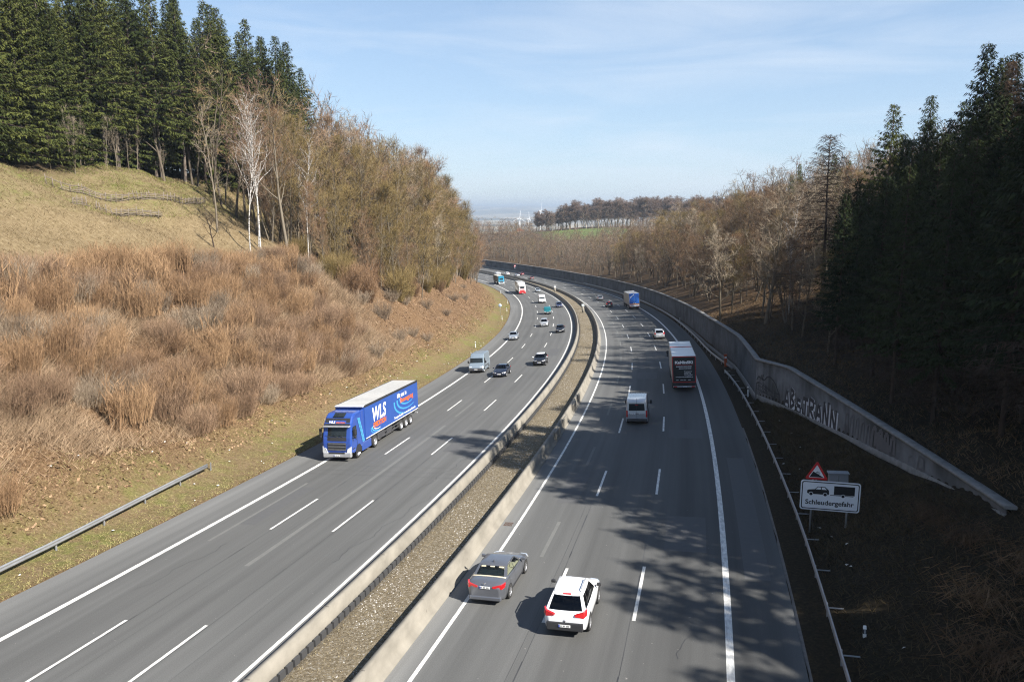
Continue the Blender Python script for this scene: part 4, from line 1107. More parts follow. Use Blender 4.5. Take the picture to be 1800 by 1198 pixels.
def cab(root, xf, paintm, Hc=3.75, Wc=2.48, Lc=2.25, visor=M_black, low=M_silvertrim, grill=M_black, upper=None, hatch=False, sidecol=None):
    """cab whose nose is at x = xf"""
    hw = Wc / 2
    prof = [(xf - .02, .75), (xf, 1.45), (xf - .06, 1.85), (xf - .30, 2.80), (xf - .34, 3.02), (xf - .75, Hc - .22), (xf - 1.1, Hc - .03), (xf - Lc + .1, Hc), (xf - Lc, Hc - .1), (xf - Lc, .95), (xf - Lc + .1, .85), (xf - .3, .65)]
    mb = MB()
    layers = [(-1, .12), (-.965, .035), (-.88, 0), (0, 0), (.88, 0), (.965, .035), (1, .12)]
    vs, n_ = [], len(prof)
    for (k, ins) in layers:
        for (px, pz) in prof:
            tz = max(0, (pz - 1.9) / (Hc - 1.9)); y_ = k * hw * (1 - .07 * tz ** 1.5)
            vs.append((px - ins * (1 if px > xf - 1.2 else 0) * 1.1, y_, pz - ins * (.9 if pz > 2.9 else 0)))
    fs = [[a_ * n_ + i, a_ * n_ + (i + 1) % n_, (a_ + 1) * n_ + (i + 1) % n_, (a_ + 1) * n_ + i] for a_ in range(len(layers) - 1) for i in range(n_)]
    mb.add(vs, fs, 0); mb.f += [list(range(n_)), [(len(layers) - 1) * n_ + i for i in range(n_)][::-1]]; mb.m += [0, 0]; mb.sm += [False, False]
    for sd_ in (1, -1):
        xw, r = xf - 1.38, .52
        pts = [(xw, sd_ * (hw + .008), r)] + [(xw + r * 1.2 * math.cos(R(205) * k / 12 - R(12)), sd_ * (hw + .008), r + r * 1.2 * math.sin(R(205) * k / 12 - R(12))) for k in range(13)]
        mb.add(pts, [[0, k + 1, k + 2] for k in range(12)], 1)
    cabo = mb.build('cab', [paintm, M_black], root)
    def slope(z):  # nose surface
        return float(np.interp(z, [.75, 1.45, 1.85, 2.8, 3.02], [xf - .02, xf, xf - .06, xf - .30, xf - .34]))
    def facep(z0, z1, y0, y1, name, m_, off=.02, th=.03, par=cabo):
        b_ = MB(); zs_ = [z0, (z0 + z1) / 2, z1]
        vs_ = []
        for z in zs_:
            for k in range(7):
                y_ = y0 + (y1 - y0) * k / 6; vs_.append((slope(z) + off - .10 * (abs(y_) / hw) ** 4, y_, z))
        b_.add(vs_, [[i * 7 + k, i * 7 + k + 1, (i + 1) * 7 + k + 1, (i + 1) * 7 + k] for i in range(2) for k in range(6)], 0, True)
        return b_.build(name, m_, par)
    facep(1.98, 2.72, -hw * .93, hw * .93, 'windscreen', M_vanglass)
    facep(1.66, 1.96, -hw * .93, hw * .93, 'wiper_panel', M_black if visor is M_black else paintm, .022)
    b_ = MB()
    for yy in (-.55, .1, .6): b_.tube([(slope(1.97) + .05, yy, 1.97), (slope(2.1) + .05, yy - .42, 2.1)], .015, 5)
    b_.build('wiper', M_black, cabo)
    # sun visor
    b_ = MB(); b_.box((xf - .14, 0, 2.80), (.34, Wc * .90, .09), bev=.03); b_.build('sun_visor', M_silvertrim if visor is M_black else paintm, cabo)
    # grille with bars
    b_ = MB(); b_.box((xf + .012, 0, 1.22), (.05, Wc * .62, .62), 0, bev=.02)
    for k in range(5): b_.box((xf + .035, 0, .98 + k * .12), (.04, Wc * .60, .028), 1 if k % 2 == 0 else 0, bev=.008)
    b_.build('grille', [grill, M_silvertrim], cabo)
    b_ = MB(); b_.box((xf - .06, 0, .55), (.32, Wc * .97, .42), 0, bev=.09, seg=2); b_.box((xf + .09, 0, .72), (.05, Wc * .55, .14), 1, bev=.02); b_.build('bumper', [low, M_black], cabo)
    for sd_ in (1, -1):
        b_ = MB(); pts = [(xf + .02, sd_ * hw * .66, .72), (xf + .02, sd_ * hw * .70, 1.02), (xf - .06, sd_ * hw * .98, 1.25), (xf - .02, sd_ * hw * .97, .74)]
        b_.add([Vector(p) + Vector((.02, sd_ * .02, 0)) for p in pts] + [Vector(p) + Vector((-.2, -sd_ * .05, 0)) for p in pts], [[0, 1, 2, 3], [0, 3, 7, 4], [2, 1, 5, 6], [3, 2, 6, 7], [1, 0, 4, 5]])
        b_.build('headlight', M_lamp, cabo)
        b_ = MB(); b_.box((xf - .28, sd_ * (hw + .22), 2.35), (.14, .22, .52), bev=.05, seg=2); b_.box((xf - .28, sd_ * (hw + .22), 1.95), (.14, .22, .22), bev=.05, seg=2); b_.tube([(xf - .4, sd_ * hw * .97, 2.62), (xf - .3, sd_ * (hw + .2), 2.62)], .03, 6); b_.tube([(xf - .4, sd_ * hw * .98, 1.85), (xf - .3, sd_ * (hw + .2), 1.85)], .03, 6)
        b_.build('mirror', M_black, cabo)
        b_ = MB(); pts = [(xf - .34, 2.0), (xf - .52, 2.72), (xf - 1.12, 2.72), (xf - 1.16, 1.95), (xf - .8, 1.85)]
        b_.add([(px, sd_ * (hw * (1 - .07 * max(0, (pz - 1.9) / (Hc - 1.9)) ** 1.5) + .012), pz) for px, pz in pts], [[0, 1, 2, 3, 4]]); b_.build('side_window', M_vanglass, cabo)
        b_ = MB(); b_.box((xf - 1.14, sd_ * (hw + .006), 1.6), (.015, .012, 1.5)); b_.box((xf - .95, sd_ * (hw + .01), 1.62), (.22, .03, .04), bev=.01); b_.box((xf - .42, sd_ * (hw + .004), .98), (.5, .06, .06), bev=.01); b_.build('door_line', M_black, cabo)
        wheel(root, xf - 1.38, sd_ * (hw - .17), .52, .32, truck=True)
    plate(cabo, xf + .12, .52, 1)
    if hatch:
        b_ = MB()
        c_ = Vector((xf - .93, 0, Hc - .10)); ang = math.atan2(.19, .35)
        b_.box((0, 0, 0), (.55, .95, .05), bev=.02); o = b_.build('roof_hatch', M_vanglass, cabo); o.location = (xf - .86, 0, Hc - .135); o.rotation_euler = (0, R(26), 0)
    return cabo, slope

def boxbody(root, x0, x1, z0, z1, Wb, side, roof, name='cargo_box', frame=M_black, roofbands=0, rear=None, front=None):
    hw = Wb / 2
    b_ = MB()
    vs = [(x, y, z) for x in (x0, x1) for y in (-hw, hw) for z in (z0, z1)]
    b_.add(vs, [[0, 4, 6, 2]], 3)                                   # floor
    b_.add(vs, [[1, 3, 7, 5]], 1)                                   # roof
    b_.add(vs, [[0, 1, 5, 4]], 0); b_.add(vs, [[2, 6, 7, 3]], 0)    # sides
    b_.add(vs, [[0, 2, 3, 1]], 2); b_.add(vs, [[4, 5, 7, 6]], 4)    # rear, front
    for k in range(roofbands):
        xx = x0 + (x1 - x0) * (k + .5) / roofbands; b_.box((xx, 0, z1 + .010), (.06, Wb * .97, .02), 5, bev=.005)
    o = b_.build(name, [side, roof, rear or side, M_steelgrey, front or side, M_silvertrim], root, fixn=True)
    b_ = MB()
    for sd_ in (1, -1): b_.box(((x0 + x1) / 2, sd_ * (hw - .01), z1 - .07), (x1 - x0 + .02, .07, .20), bev=.02)
    b_.build('roof_rail', frame, o)
    return o
def under(root, x0, x1, z, Wb, axles, r=.5, skirt=None, fuel=True):
    b_ = MB(); b_.box(((x0 + x1) / 2, 0, z), (x1 - x0, .9, .28))
    b_.build('chassis', M_steelgrey, root)
    for xw in axles:
        for sd_ in (1, -1): wheel(root, xw, sd_ * (Wb / 2 - .18), r, .36, truck=True)
    if axles and len(axles) > 1:
        b_ = MB()
        for sd_ in (1, -1): b_.box((np.mean(axles), sd_ * (Wb / 2 - .2), r * 2 + .1), (max(axles) - min(axles) + 1.0, .4, .04), bev=.015)
        b_.build('mudguard', M_black, root)
def rear_lamps(root, x, z, Wb):
    b_ = MB(); b_.box((x + .02, 0, z), (.12, Wb * .96, .16), bev=.02); bp = b_.build('rear_bumper', M_silvertrim, root)
    for sd_ in (1, -1):
        b_ = MB(); b_.box((x - .05, sd_ * Wb * .38, z), (.05, .36, .12), bev=.01); b_.build('tail_light', M_red, bp)
    plate(bp, x - .06, z, -1)

def lorry(label, s, t, flip, L, group=None):
    root = empty('lorry', road_matrix(s + L / 2, t, flip=flip)); tag(root, label, 'lorry', group); return root

# blue articulated lorry
Lb = 16.2; root = lorry('blue articulated lorry with white and orange lettering on its curtain side', 48.2, -17.35, True, Lb); f = Lb / 2
cabo, slope = cab(root, f, P_wls, Hc=3.72, hatch=True)
# top light panel with the name
b_ = MB(); 
def top_face(z): return float(np.interp(z, [3.0, 3.5], [f - .33, f - .75]))
b_.add([(f - .26, -1.06, 2.86), (f - .26, 1.06, 2.86), (f - .55, 1.0, 3.38), (f - .55, -1.0, 3.38), (f - .5, -1.06, 2.86), (f - .5, 1.06, 2.86), (f - .8, 1.0, 3.36), (f - .8, -1.0, 3.36)], [[0, 1, 2, 3], [1, 5, 6, 2], [4, 0, 3, 7], [2, 6, 7, 3]]); b_.build('light_panel', M_black, cabo)
sl = Vector((-.29, 0, .48)).normalized(); nrm = Vector((0, 1, 0)).cross(sl)
pb = Vector((f - .255, 0, 2.88))
b_ = MB(); q = [pb + sl * .12 + Vector((.012, yy, .006)) for yy in (-.72, .72)] + [pb + sl * .40 + Vector((.012, yy, .006)) for yy in (.72, -.72)]
b_.add(q, [[0, 1, 2, 3]]); b_.build('name_board', P_wls, cabo)
text_obj('lettering', 'WLS', M_wlet, cabo, pb + sl * .15 + Vector((.03, -.70, .012)), (0, 1, 0), sl, .27, width=.52, bold=.008)
text_obj('lettering', 'SPEDITION', M_orange, cabo, pb + sl * .15 + Vector((.03, -.12, .012)), (0, 1, 0), sl, .16, width=.78, bold=.006)
# side fairing behind the cab, side skirt with tank
b_ = MB(); b_.box((f - 2.55, 1.17, 2.2), (.72, .06, 2.9), bev=.02); b_.box((f - 2.55, -1.17, 2.2), (.72, .06, 2.9), bev=.02); b_.box((f - 2.4, 0, 3.62), (.8, 2.3, .1), bev=.03); b_.build('fairing', P_wls, root)
b_ = MB()
for sd_ in (1, -1): b_.box((f - 3.15, sd_ * 1.14, .72), (1.9, .16, .75), bev=.03)
b_.build('side_skirt', P_wls, root)
tx0, tx1, tz0, tz1 = -f, f - 2.85, 1.12, 3.95
tr = boxbody(root, tx0, tx1, tz0, tz1, 2.55, M_tarp, M_troof, 'trailer', roofbands=24)
b_ = MB(); b_.box((tx1 - .02, 0, tz1 - .03), (.5, 2.5, .12), bev=.04); b_.build('front_cap', P_lwhite, tr)
under(root, tx0 + .4, tx1, 1.0, 2.5, [tx0 + 2.2, tx0 + 3.5, tx0 + 4.8])
under(root, f - 5.6, f - 2.2, .8, 2.5, [f - 4.95], r=.52)
b_ = MB()
for sd_ in (1, -1):
    for zz_ in (.55, .85): b_.box((-.3, sd_ * 1.2, zz_), (4.6, .04, .12), bev=.01)
    b_.box((1.6, sd_ * 1.0, .75), (1.6, .4, .5), bev=.04); b_.box((-.4, sd_ * 1.05, .72), (1.2, .3, .45), bev=.03)
b_.build('side_guard', M_steelgrey, root)
b_ = MB(); b_.box(((tx0 + tx1) / 2, 1.283, tz0 + .09), (tx1 - tx0 - .1, .012, .05)); b_.box(((tx0 + tx1) / 2, 1.28, tz0 + .02), (tx1 - tx0, .02, .08), 1); b_.build('reflective_stripe', [M_wlet, M_steelgrey], tr)
rear_lamps(root, tx0, .75, 2.5)
ys = 1.285
X, Z = Vector((-1, 0, 0)), Vector((0, 0, 1))
text_obj('lettering', 'WLS', M_wlet, tr, Vector((tx1 - 1.5, ys, 2.30)), X, Z, 1.62, width=3.15, bold=.045, shear=.15)
text_obj('lettering', 'SPEDITION', M_orange, tr, Vector((tx1 - 1.7, ys, 1.74)), X, Z, .58, width=3.0, bold=.03, shear=.1)
text_obj('lettering', 'Mit uns in', M_wlet, tr, Vector((tx1 - 7.6, ys, 3.18)), X, Z, .55, width=2.5, bold=.012)
text_obj('lettering', 'Bewegung', M_orange, tr, Vector((tx1 - 8.35, ys, 2.62)), X, Z, .62, width=3.6, bold=.02)
text_obj('lettering', 'Transportlogistik • www.wls-spedition.de', M_wlet, tr, Vector((tx1 - 6.6, ys, 1.42)), X, Z, .30, width=5.9, bold=.006)
def swoosh(par, cx, cz, rx, rz, a0, a1, wd, m_, y_, name='swoosh', n_=20):
    b_ = MB(); vs = []
    for k in range(n_ + 1):
        a_ = a0 + (a1 - a0) * k / n_; w_ = wd * (1 - .75 * k / n_)
        for q_ in (0, 1): vs.append((cx - (rx + q_ * w_) * math.cos(a_), y_, cz + (rz + q_ * w_ * .7) * math.sin(a_)))
    b_.add(vs, [[2 * k, 2 * k + 1, 2 * k + 3, 2 * k + 2] for k in range(n_)]); return b_.build(name, m_, par)
for k, (c_, m_) in enumerate(((0, M_cyan), (1, M_cyan), (2, M_cyan))):
    swoosh(tr, tx1 - 10.6, 2.75 + .10 * k, 3.6 - k * .75, 1.25 - k * .32, R(172 - 0), R(300), .34, m_, ys - .004)
for k, m_ in enumerate((M_cyan, M_cyan2, M_wlet)):
    swoosh(tr, tx1 - 3.0, 1.72 + .05 * k, 1.75 - k * .30, .52 - k * .11, R(165), R(285), .15, m_, ys - .004)
# strokes on the cab side
for k in range(3):
    b_ = MB(); vs = []
    for i in range(13):
        u = i / 12; z = 3.2 - 2.1 * u; x = f - 1.5 - .16 * k - .25 * math.sin(u * 2.2) - .55 * u ** 2.2
        for q_ in (0, 1): vs.append((x - q_ * .07, 1.245 * (1 - .07 * max(0, (z - 1.9) / 1.82) ** 1.5) + .012, z))
    b_.add(vs, [[2 * i, 2 * i + 1, 2 * i + 3, 2 * i + 2] for i in range(12)]); b_.build('swoosh', M_cyan2, cabo)
for v in ('',): pass

# black-backed drawbar lorry
Lk = 15.4; root = lorry('drawbar lorry with silver roofs and black rear doors in a red frame', 78.8, 9.95, False, Lk); f = Lk / 2
M_kblack = paint('rear_black', (.012, .014, .016), 0, .3); M_kred = mat('red_frame', (.42, .03, .025), rough=.4, col2=(.36, .025, .02), scale=3)
M_kroof = mat('aluminium_roof', (.66, .68, .70), rough=.35, metal=.35, col2=(.56, .58, .60), scale=1.2, stretch=(4, .4, 1))
M_kside = mat('grey_curtain', (.40, .40, .39), rough=.55, col2=(.33, .33, .32), scale=1.2, bump=.1)
cabo, _s = cab(root, f, P_lwhite, Hc=3.2, Lc=1.9)
b1 = boxbody(root, -f, -f + 7.6, 1.05, 4.0, 2.55, M_kside, M_kroof, 'trailer', frame=M_silvertrim, rear=M_kblack)
b2 = boxbody(root, -f + 8.1, f - 2.0, 1.05, 4.0, 2.55, M_kside, M_kroof, 'cargo_box', frame=M_silvertrim)
b_ = MB(); b_.box((-f + 7.85, 0, 3.93), (.5, 2.5, .06)); b_.build('gap_panel', M_black, root)
b_ = MB()
for (yy, zz_, dy, dz) in ((0, 3.93, 2.5, .09), (0, 1.13, 2.5, .09), (1.22, 2.53, .09, 2.85), (-1.22, 2.53, .09, 2.85), (0, 3.05, 2.0, .05)): b_.box((-f - .012, yy, zz_), (.03, dy, dz))
b_.build('red_frame', M_kred, b1)
b_ = MB(); b_.box((-f + 8.0, 0, 4.01), (.12, 2.55, .05)); b_.build('red_edge', M_kred, b2)
X, Z = Vector((0, -1, 0)), Vector((0, 0, 1)); xr = -f - .02
text_obj('lettering', 'KaMinSKi', M_wlet, b1, Vector((xr, .98, 3.18)), X, Z, .40, width=1.95, bold=.025)
for (st_, y_, z_, w_, sz) in (('Transporte', -.0, 2.26, .85, .15), ('Lagerung', -.0, 2.08, .72, .15), ('Co-Packing', -.0, 1.90, .88, .15), ('www.kaminski', .92, 1.66, .95, .13), ('.de', -.74, 1.66, .2, .13)):
    text_obj('lettering', st_, M_wlet, b1, Vector((xr, y_, z_)), X, Z, sz, width=w_, bold=.004)
b_ = MB(); rr = random.Random(6)                      # lines too small to read in the photograph
for (y0_, y1_, z_) in ((.85, .12, 2.85), (.02, -.80, 2.85), (.55, .10, 2.63), (.0, -.75, 2.63), (-.05, -.70, 1.71)):
    y_ = y0_
    while y_ > y1_: w_ = rr.uniform(.04, .075); b_.box((xr, y_ - w_ / 2, z_), (.012, w_, rr.uniform(.07, .11))); y_ -= w_ + .025
b_.build('small_print', M_wlet, b1)
b_ = MB()
for yy in (.75, .28, -.05, -.55): b_.box((xr, yy, 1.36), (.015, .26, .10), bev=.004)
b_.build('certificate_sticker', M_silvertrim, b1)
b_ = MB()
for yy in (-.62, 0, .62): b_.tube([(-f - .01, yy, 1.08), (-f - .01, yy, 1.04)], .03, 6)
b_.box((-f + .05, 0, .95), (.1, 2.5, .16)); b_.build('rear_sill', M_black, b1)
under(root, -f + .3, -f + 7.4, .92, 2.5, [-f + 2.6, -f + 3.9], r=.48); under(root, -f + 8.2, f - .4, .9, 2.5, [f - 5.6], r=.5)
b_ = MB(); b_.tube([(-f + 7.3, 0, .6), (-f + 8.6, 0, .6)], .08, 8); b_.build('drawbar', M_steelgrey, root)
rear_lamps(root, -f, .62, 2.5)

# grey lorry with blue rear doors
Lg = 13.6; root = lorry('grey box lorry with bright blue rear doors beside the noise wall', 190.0, 10.0, False, Lg); f = Lg / 2
M_bdoor = mat('blue_rear_door', (.015, .10, .45), rough=.45, col2=(.02, .17, .62), scale=1.1, contrast=.12, detail=5)
M_gside = mat('grey_tarpaulin', (.36, .35, .33), rough=.6, col2=(.28, .27, .25), scale=.8, bump=.1)
cabo, _s = cab(root, f, paint('cab_dark_blue', (.03, .05, .12)), Hc=3.4)
b1 = boxbody(root, -f, f - 2.7, 1.1, 4.0, 2.55, M_gside, mat('pale_roof', (.6, .6, .58), rough=.5), 'trailer', frame=M_silvertrim, rear=M_bdoor, roofbands=10)
b_ = MB(); b_.box((-f - .01, 0, 1.32), (.03, 2.5, .22)); b_.build('amber_band', M_amber, b1)
b_ = MB(); b_.add([(-f - .012, 1.05, 3.0), (-f - .012, .95, 2.9), (-f - .012, -.05, 3.75), (-f - .012, .05, 3.85)], [[0, 1, 2, 3]]); b_.box((-f - .012, .15, 1.55), (.02, .10, .28)); b_.box((-f - .012, -.25, 1.55), (.02, .10, .28)); b_.build('white_stroke', M_wlet, b1)
b_ = MB()
for sd_ in (1, -1): b_.box((-f - .005, sd_ * 1.25, 2.55), (.05, .06, 2.9))
b_.box((-f - .005, 0, 2.55), (.03, .03, 2.7)); b_.build('door_frame', M_silvertrim, b1)
under(root, -f + .3, f - 2.6, .95, 2.5, [-f + 2.1, -f + 3.4, -f + 4.7]); under(root, f - 4.6, f - 2, .85, 2.5, [f - 4.4])
rear_lamps(root, -f, .72, 2.5)
b_ = MB(); b_.box((-f - .02, 0, .98), (.04, 2.4, .3), bev=.01); b_.build('tail_board', P_lwhite, b1)

# red and white lorry
Lr = 13.0; root = lorry('white box lorry with a red lower cab in the outer oncoming lane', 272.5, -15.2, True, Lr); f = Lr / 2
P_rcab = paint('lorry_red', (.55, .025, .03), 0, .3)
cabo, _s = cab(root, f, P_lwhite, Hc=3.55, visor=P_lwhite, low=P_rcab, grill=P_rcab)
b_ = MB(); b_.box((f + .03, 0, 1.78), (.06, 2.3, .14)); b_.box((f + .04, 0, 1.0), (.05, 2.2, .42)); b_.build('red_band', P_rcab, cabo)
boxbody(root, -f, f - 2.5, 1.05, 4.05, 2.55, P_lwhite, P_lwhite, 'cargo_box', frame=P_lwhite)
under(root, -f + .3, f - 2.4, .9, 2.5, [-f + 2.0, -f + 3.3, -f + 4.6]); under(root, f - 4.6, f - 2, .85, 2.5, [f - 4.4]); rear_lamps(root, -f, .72, 2.5)
# turquoise-cabbed lorry
Lt = 12.0; root = lorry('lorry with turquoise cab and brownish tarpaulin at the far edge of the bank', 329.5, -15.6, True, Lt); f = Lt / 2
P_turq = paint('turquoise_paint', (.02, .26, .42), 0, .3)
cabo, _s = cab(root, f, P_turq, Hc=3.6, visor=P_turq, low=P_lwhite)
b_ = MB(); b_.box((f - .5, 0, 3.45), (.4, 2.0, .2), bev=.05); b_.build('roof_lamp_bar', P_turq, cabo)
boxbody(root, -f, f - 2.5, 1.1, 3.6, 2.5, mat('brown_tarp', (.20, .16, .11), rough=.8, col2=(.13, .11, .08), scale=1), mat('pale_tarp', (.5, .48, .42), rough=.8), 'cargo_box')
under(root, -f + .3, f - 2.4, .9, 2.5, [-f + 2.0, -f + 3.3]); under(root, f - 4.6, f - 2, .85, 2.5, [f - 4.4]); rear_lamps(root, -f, .72, 2.5)
# ================================================================== VEGETATION
def veg(name, a, b, rough=.9, trans=0.0, var=.5):
    """colour varies from plant to plant (Object Info) and along the plant (noise)"""
    m = bpy.data.materials.new(name); m.use_nodes = True
    n, l = m.node_tree.nodes, m.node_tree.links; p = n['Principled BSDF']
    p.inputs['Roughness'].default_value = rough; p.inputs['Specular IOR Level'].default_value = .15
    oi = n.new('ShaderNodeObjectInfo'); t = n.new('ShaderNodeTexCoord')
    nz_ = n.new('ShaderNodeTexNoise'); nz_.inputs['Scale'].default_value = .9; nz_.inputs['Detail'].default_value = 3; l.new(t.outputs['Object'], nz_.inputs['Vector'])
    ad = n.new('ShaderNodeMath'); ad.operation = 'MULTIPLY_ADD'; l.new(oi.outputs['Random'], ad.inputs[0]); ad.inputs[1].default_value = var
    sb = n.new('ShaderNodeMath'); sb.operation = 'SUBTRACT'; l.new(nz_.outputs[0], sb.inputs[0]); sb.inputs[1].default_value = var / 2; l.new(sb.outputs[0], ad.inputs[2])
    r = n.new('ShaderNodeValToRGB'); r.color_ramp.elements[0].position = .2; r.color_ramp.elements[1].position = .8
    r.color_ramp.elements[0].color = (*a, 1); r.color_ramp.elements[1].color = (*b, 1)
    l.new(ad.outputs[0], r.inputs[0]); l.new(r.outputs[0], p.inputs['Base Color'])
    return m
V_needle = veg('spruce_needles', (.024, .034, .008), (.082, .090, .022))
V_needle2 = veg('shade_spruce_needles', (.012, .020, .007), (.040, .052, .016))  # darker copy for the right-hand wood, with its shade put into the colour
V_spbark = veg('spruce_bark', (.085, .065, .05), (.17, .14, .115))
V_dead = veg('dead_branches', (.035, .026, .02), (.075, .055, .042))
V_bark = veg('grey_bark', (.10, .08, .055), (.19, .16, .12))
V_olive = veg('olive_twigs', (.13, .095, .035), (.24, .175, .075), var=.5)
V_brown = veg('brown_twigs', (.15, .09, .05), (.27, .17, .10), var=.6)
V_grey = veg('pale_twigs', (.24, .19, .135), (.40, .33, .24), var=.5)
V_rust = veg('rust_twigs', (.15, .094, .058), (.30, .20, .128), var=.4)
V_reed = veg('tan_stems', (.20, .12, .065), (.35, .225, .125), var=.5)
V_straw = veg('straw', (.16, .118, .062), (.34, .265, .16))
V_larch = veg('larch_twigs', (.10, .06, .035), (.19, .12, .075))
def birch_bark():
    m = bpy.data.materials.new('birch_bark'); m.use_nodes = True
    n, l = m.node_tree.nodes, m.node_tree.links; p = n['Principled BSDF']; p.inputs['Roughness'].default_value = .75
    t = n.new('ShaderNodeTexCoord'); mp_ = n.new('ShaderNodeMapping'); mp_.inputs['Scale'].default_value = (2, 2, 5); l.new(t.outputs['Object'], mp_.inputs[0])
    z = n.new('ShaderNodeTexNoise'); z.inputs['Scale'].default_value = 1.3; z.inputs['Detail'].default_value = 6; l.new(mp_.outputs[0], z.inputs['Vector'])
    r = n.new('ShaderNodeValToRGB'); r.color_ramp.elements[0].position = .40; r.color_ramp.elements[1].position = .47
    r.color_ramp.elements[0].color = (.05, .045, .04, 1); r.color_ramp.elements[1].color = (.44, .415, .38, 1)
    l.new(z.outputs[0], r.inputs[0]); l.new(r.outputs[0], p.inputs['Base Color']); return m
V_birch = birch_bark()

class TubeAcc:
    def __init__(s): s.V, s.F, s.n = [], [], 0
    def tube(s, pts, rads, k):
        pts = np.asarray(pts); t = np.gradient(pts, axis=0); t /= np.linalg.norm(t, axis=1)[:, None] + 1e-9
        ref = np.where(np.abs(t[:, 2:3]) < .9, np.array([[0, 0, 1.]]), np.array([[1., 0, 0]]))
        u = np.cross(t, ref); u /= np.linalg.norm(u, axis=1)[:, None] + 1e-9; w = np.cross(t, u)
        a = 2 * np.pi * np.arange(k) / k
        V = pts[:, None, :] + (u[:, None, :] * np.cos(a)[None, :, None] + w[:, None, :] * np.sin(a)[None, :, None]) * np.asarray(rads)[:, None, None]
        m = len(pts); ii = s.n + np.arange(m * k).reshape(m, k); jj = np.roll(ii, -1, 1)
        s.V.append(V.reshape(-1, 3)); s.F.append(np.stack([ii[:-1], jj[:-1], jj[1:], ii[1:]], -1).reshape(-1, 4)); s.n += m * k
    def get(s): return np.concatenate(s.V), np.concatenate(s.F)
class TriAcc:
    def __init__(s): s.P = []
    def blades(s, a, b, w, rs):
        """thin triangles from a to b, width w at the base"""
        a, b = np.asarray(a), np.asarray(b); d = b - a
        q = rs.normal(size=a.shape); sd_ = np.cross(d, q); sd_ /= np.linalg.norm(sd_, axis=1)[:, None] + 1e-9
        sd_ *= (np.asarray(w) / 2).reshape(-1, 1) if np.ndim(w) else w / 2
        s.P.append(np.stack([a - sd_, a + sd_, b], 1))
    def quads(s, p0, p1, p2, p3):
        s.P.append(np.stack([p0, p1, p2], 1)); s.P.append(np.stack([p0, p2, p3], 1))
    def get(s):
        P = np.concatenate(s.P); return P.reshape(-1, 3), np.arange(len(P) * 3).reshape(-1, 3)

def bare_tree_mesh(seed, h, spread=.35, tr=.16, fork=.35, nl=13, twig=.028, lean=(0, 0), droop=0.0, up=.25, stems=1, dens=1.0, tw_len=1.0, minz=.3):
    rs = np.random.RandomState(seed); T = TubeAcc(); tri = TriAcc()
    def grow(p, d, L, n_, wig, upw):
        pts = [p]; d = d / np.linalg.norm(d)
        for i in range(n_):
            d = d + rs.normal(size=3) * wig + np.array([0, 0, upw]) ; d /= np.linalg.norm(d); pts.append(pts[-1] + d * L / n_)
        return np.array(pts)
    A, B, Wd = [], [], []
    for k in range(stems):
        d0 = np.array([lean[0], lean[1], 1.0]) + (rs.normal(size=3) * [.22, .22, 0] if stems > 1 else rs.normal(size=3) * [.03, .03, 0])
        hh = h * (1 if k == 0 else rs.uniform(.7, 1)); r0 = tr * (1 if k == 0 else .8)
        trunk = grow(np.array([rs.normal() * .15 * (stems > 1), rs.normal() * .15 * (stems > 1), -.3]), d0, hh, 9, .045, .03)
        u = np.linspace(0, 1, len(trunk)); T.tube(trunk, r0 * (1 - u) ** .8 + .012, 6)
        for i in range(int(nl / (stems ** .6))):
            f = minz + (1 - minz - .04) * ((i + rs.uniform(0, .8)) / (nl / stems ** .6)); f = min(f, .97)
            p = np.array([np.interp(f, u, trunk[:, c]) for c in range(3)]); az = i * 2.4 + rs.uniform(-.5, .5)
            el = rs.uniform(.35, .95) + up; L = hh * spread * (1.12 - f) ** .6 * rs.uniform(.7, 1.15)
            d = np.array([math.cos(az) * math.cos(el), math.sin(az) * math.cos(el), math.sin(el)])
            limb = grow(p, d, L, 5, .13, .06 - droop); rl = r0 * (1 - f) ** .8 * .5 + .018
            T.tube(limb, np.linspace(rl, .012, 6), 4)
            for j in range(int(7 * dens)):
                g = rs.uniform(.25, 1); q = np.array([np.interp(g, np.linspace(0, 1, 6), limb[:, c]) for c in range(3)])
                d2 = (limb[-1] - limb[0]) / L + rs.normal(size=3) * .55 + [0, 0, .2 - droop]; L2 = L * rs.uniform(.3, .55)
                sub = grow(q, d2, L2, 3, .16, .05 - droop); T.tube(sub, np.linspace(.018 + rl * .18, .008, 4), 3)
                n3 = int(rs.randint(7, 11) * dens)
                g3 = rs.uniform(.1, 1, n3); P = np.stack([np.interp(g3, np.linspace(0, 1, 4), sub[:, c]) for c in range(3)], 1)
                D = (sub[-1] - sub[0])[None] / L2 + rs.normal(size=(n3, 3)) * .6 + [0, 0, .15 - droop]; D /= np.linalg.norm(D, axis=1)[:, None]
                L3 = rs.uniform(.5, 1.1, n3)[:, None] * tw_len; E = P + D * L3
                A.append(P); B.append(E); Wd.append(np.full(n3, twig))
                for m_ in range(3):
                    k3 = rs.uniform(.3, 1, (n3, 1)); P2 = P + (E - P) * k3; D2 = D + rs.normal(size=(n3, 3)) * .5; D2 /= np.linalg.norm(D2, axis=1)[:, None]
                    A.append(P2); B.append(P2 + D2 * L3 * rs.uniform(.4, .8, (n3, 1))); Wd.append(np.full(n3, twig * .8))
    tri.blades(np.concatenate(A), np.concatenate(B), np.concatenate(Wd), rs)
    return T.get(), tri.get()

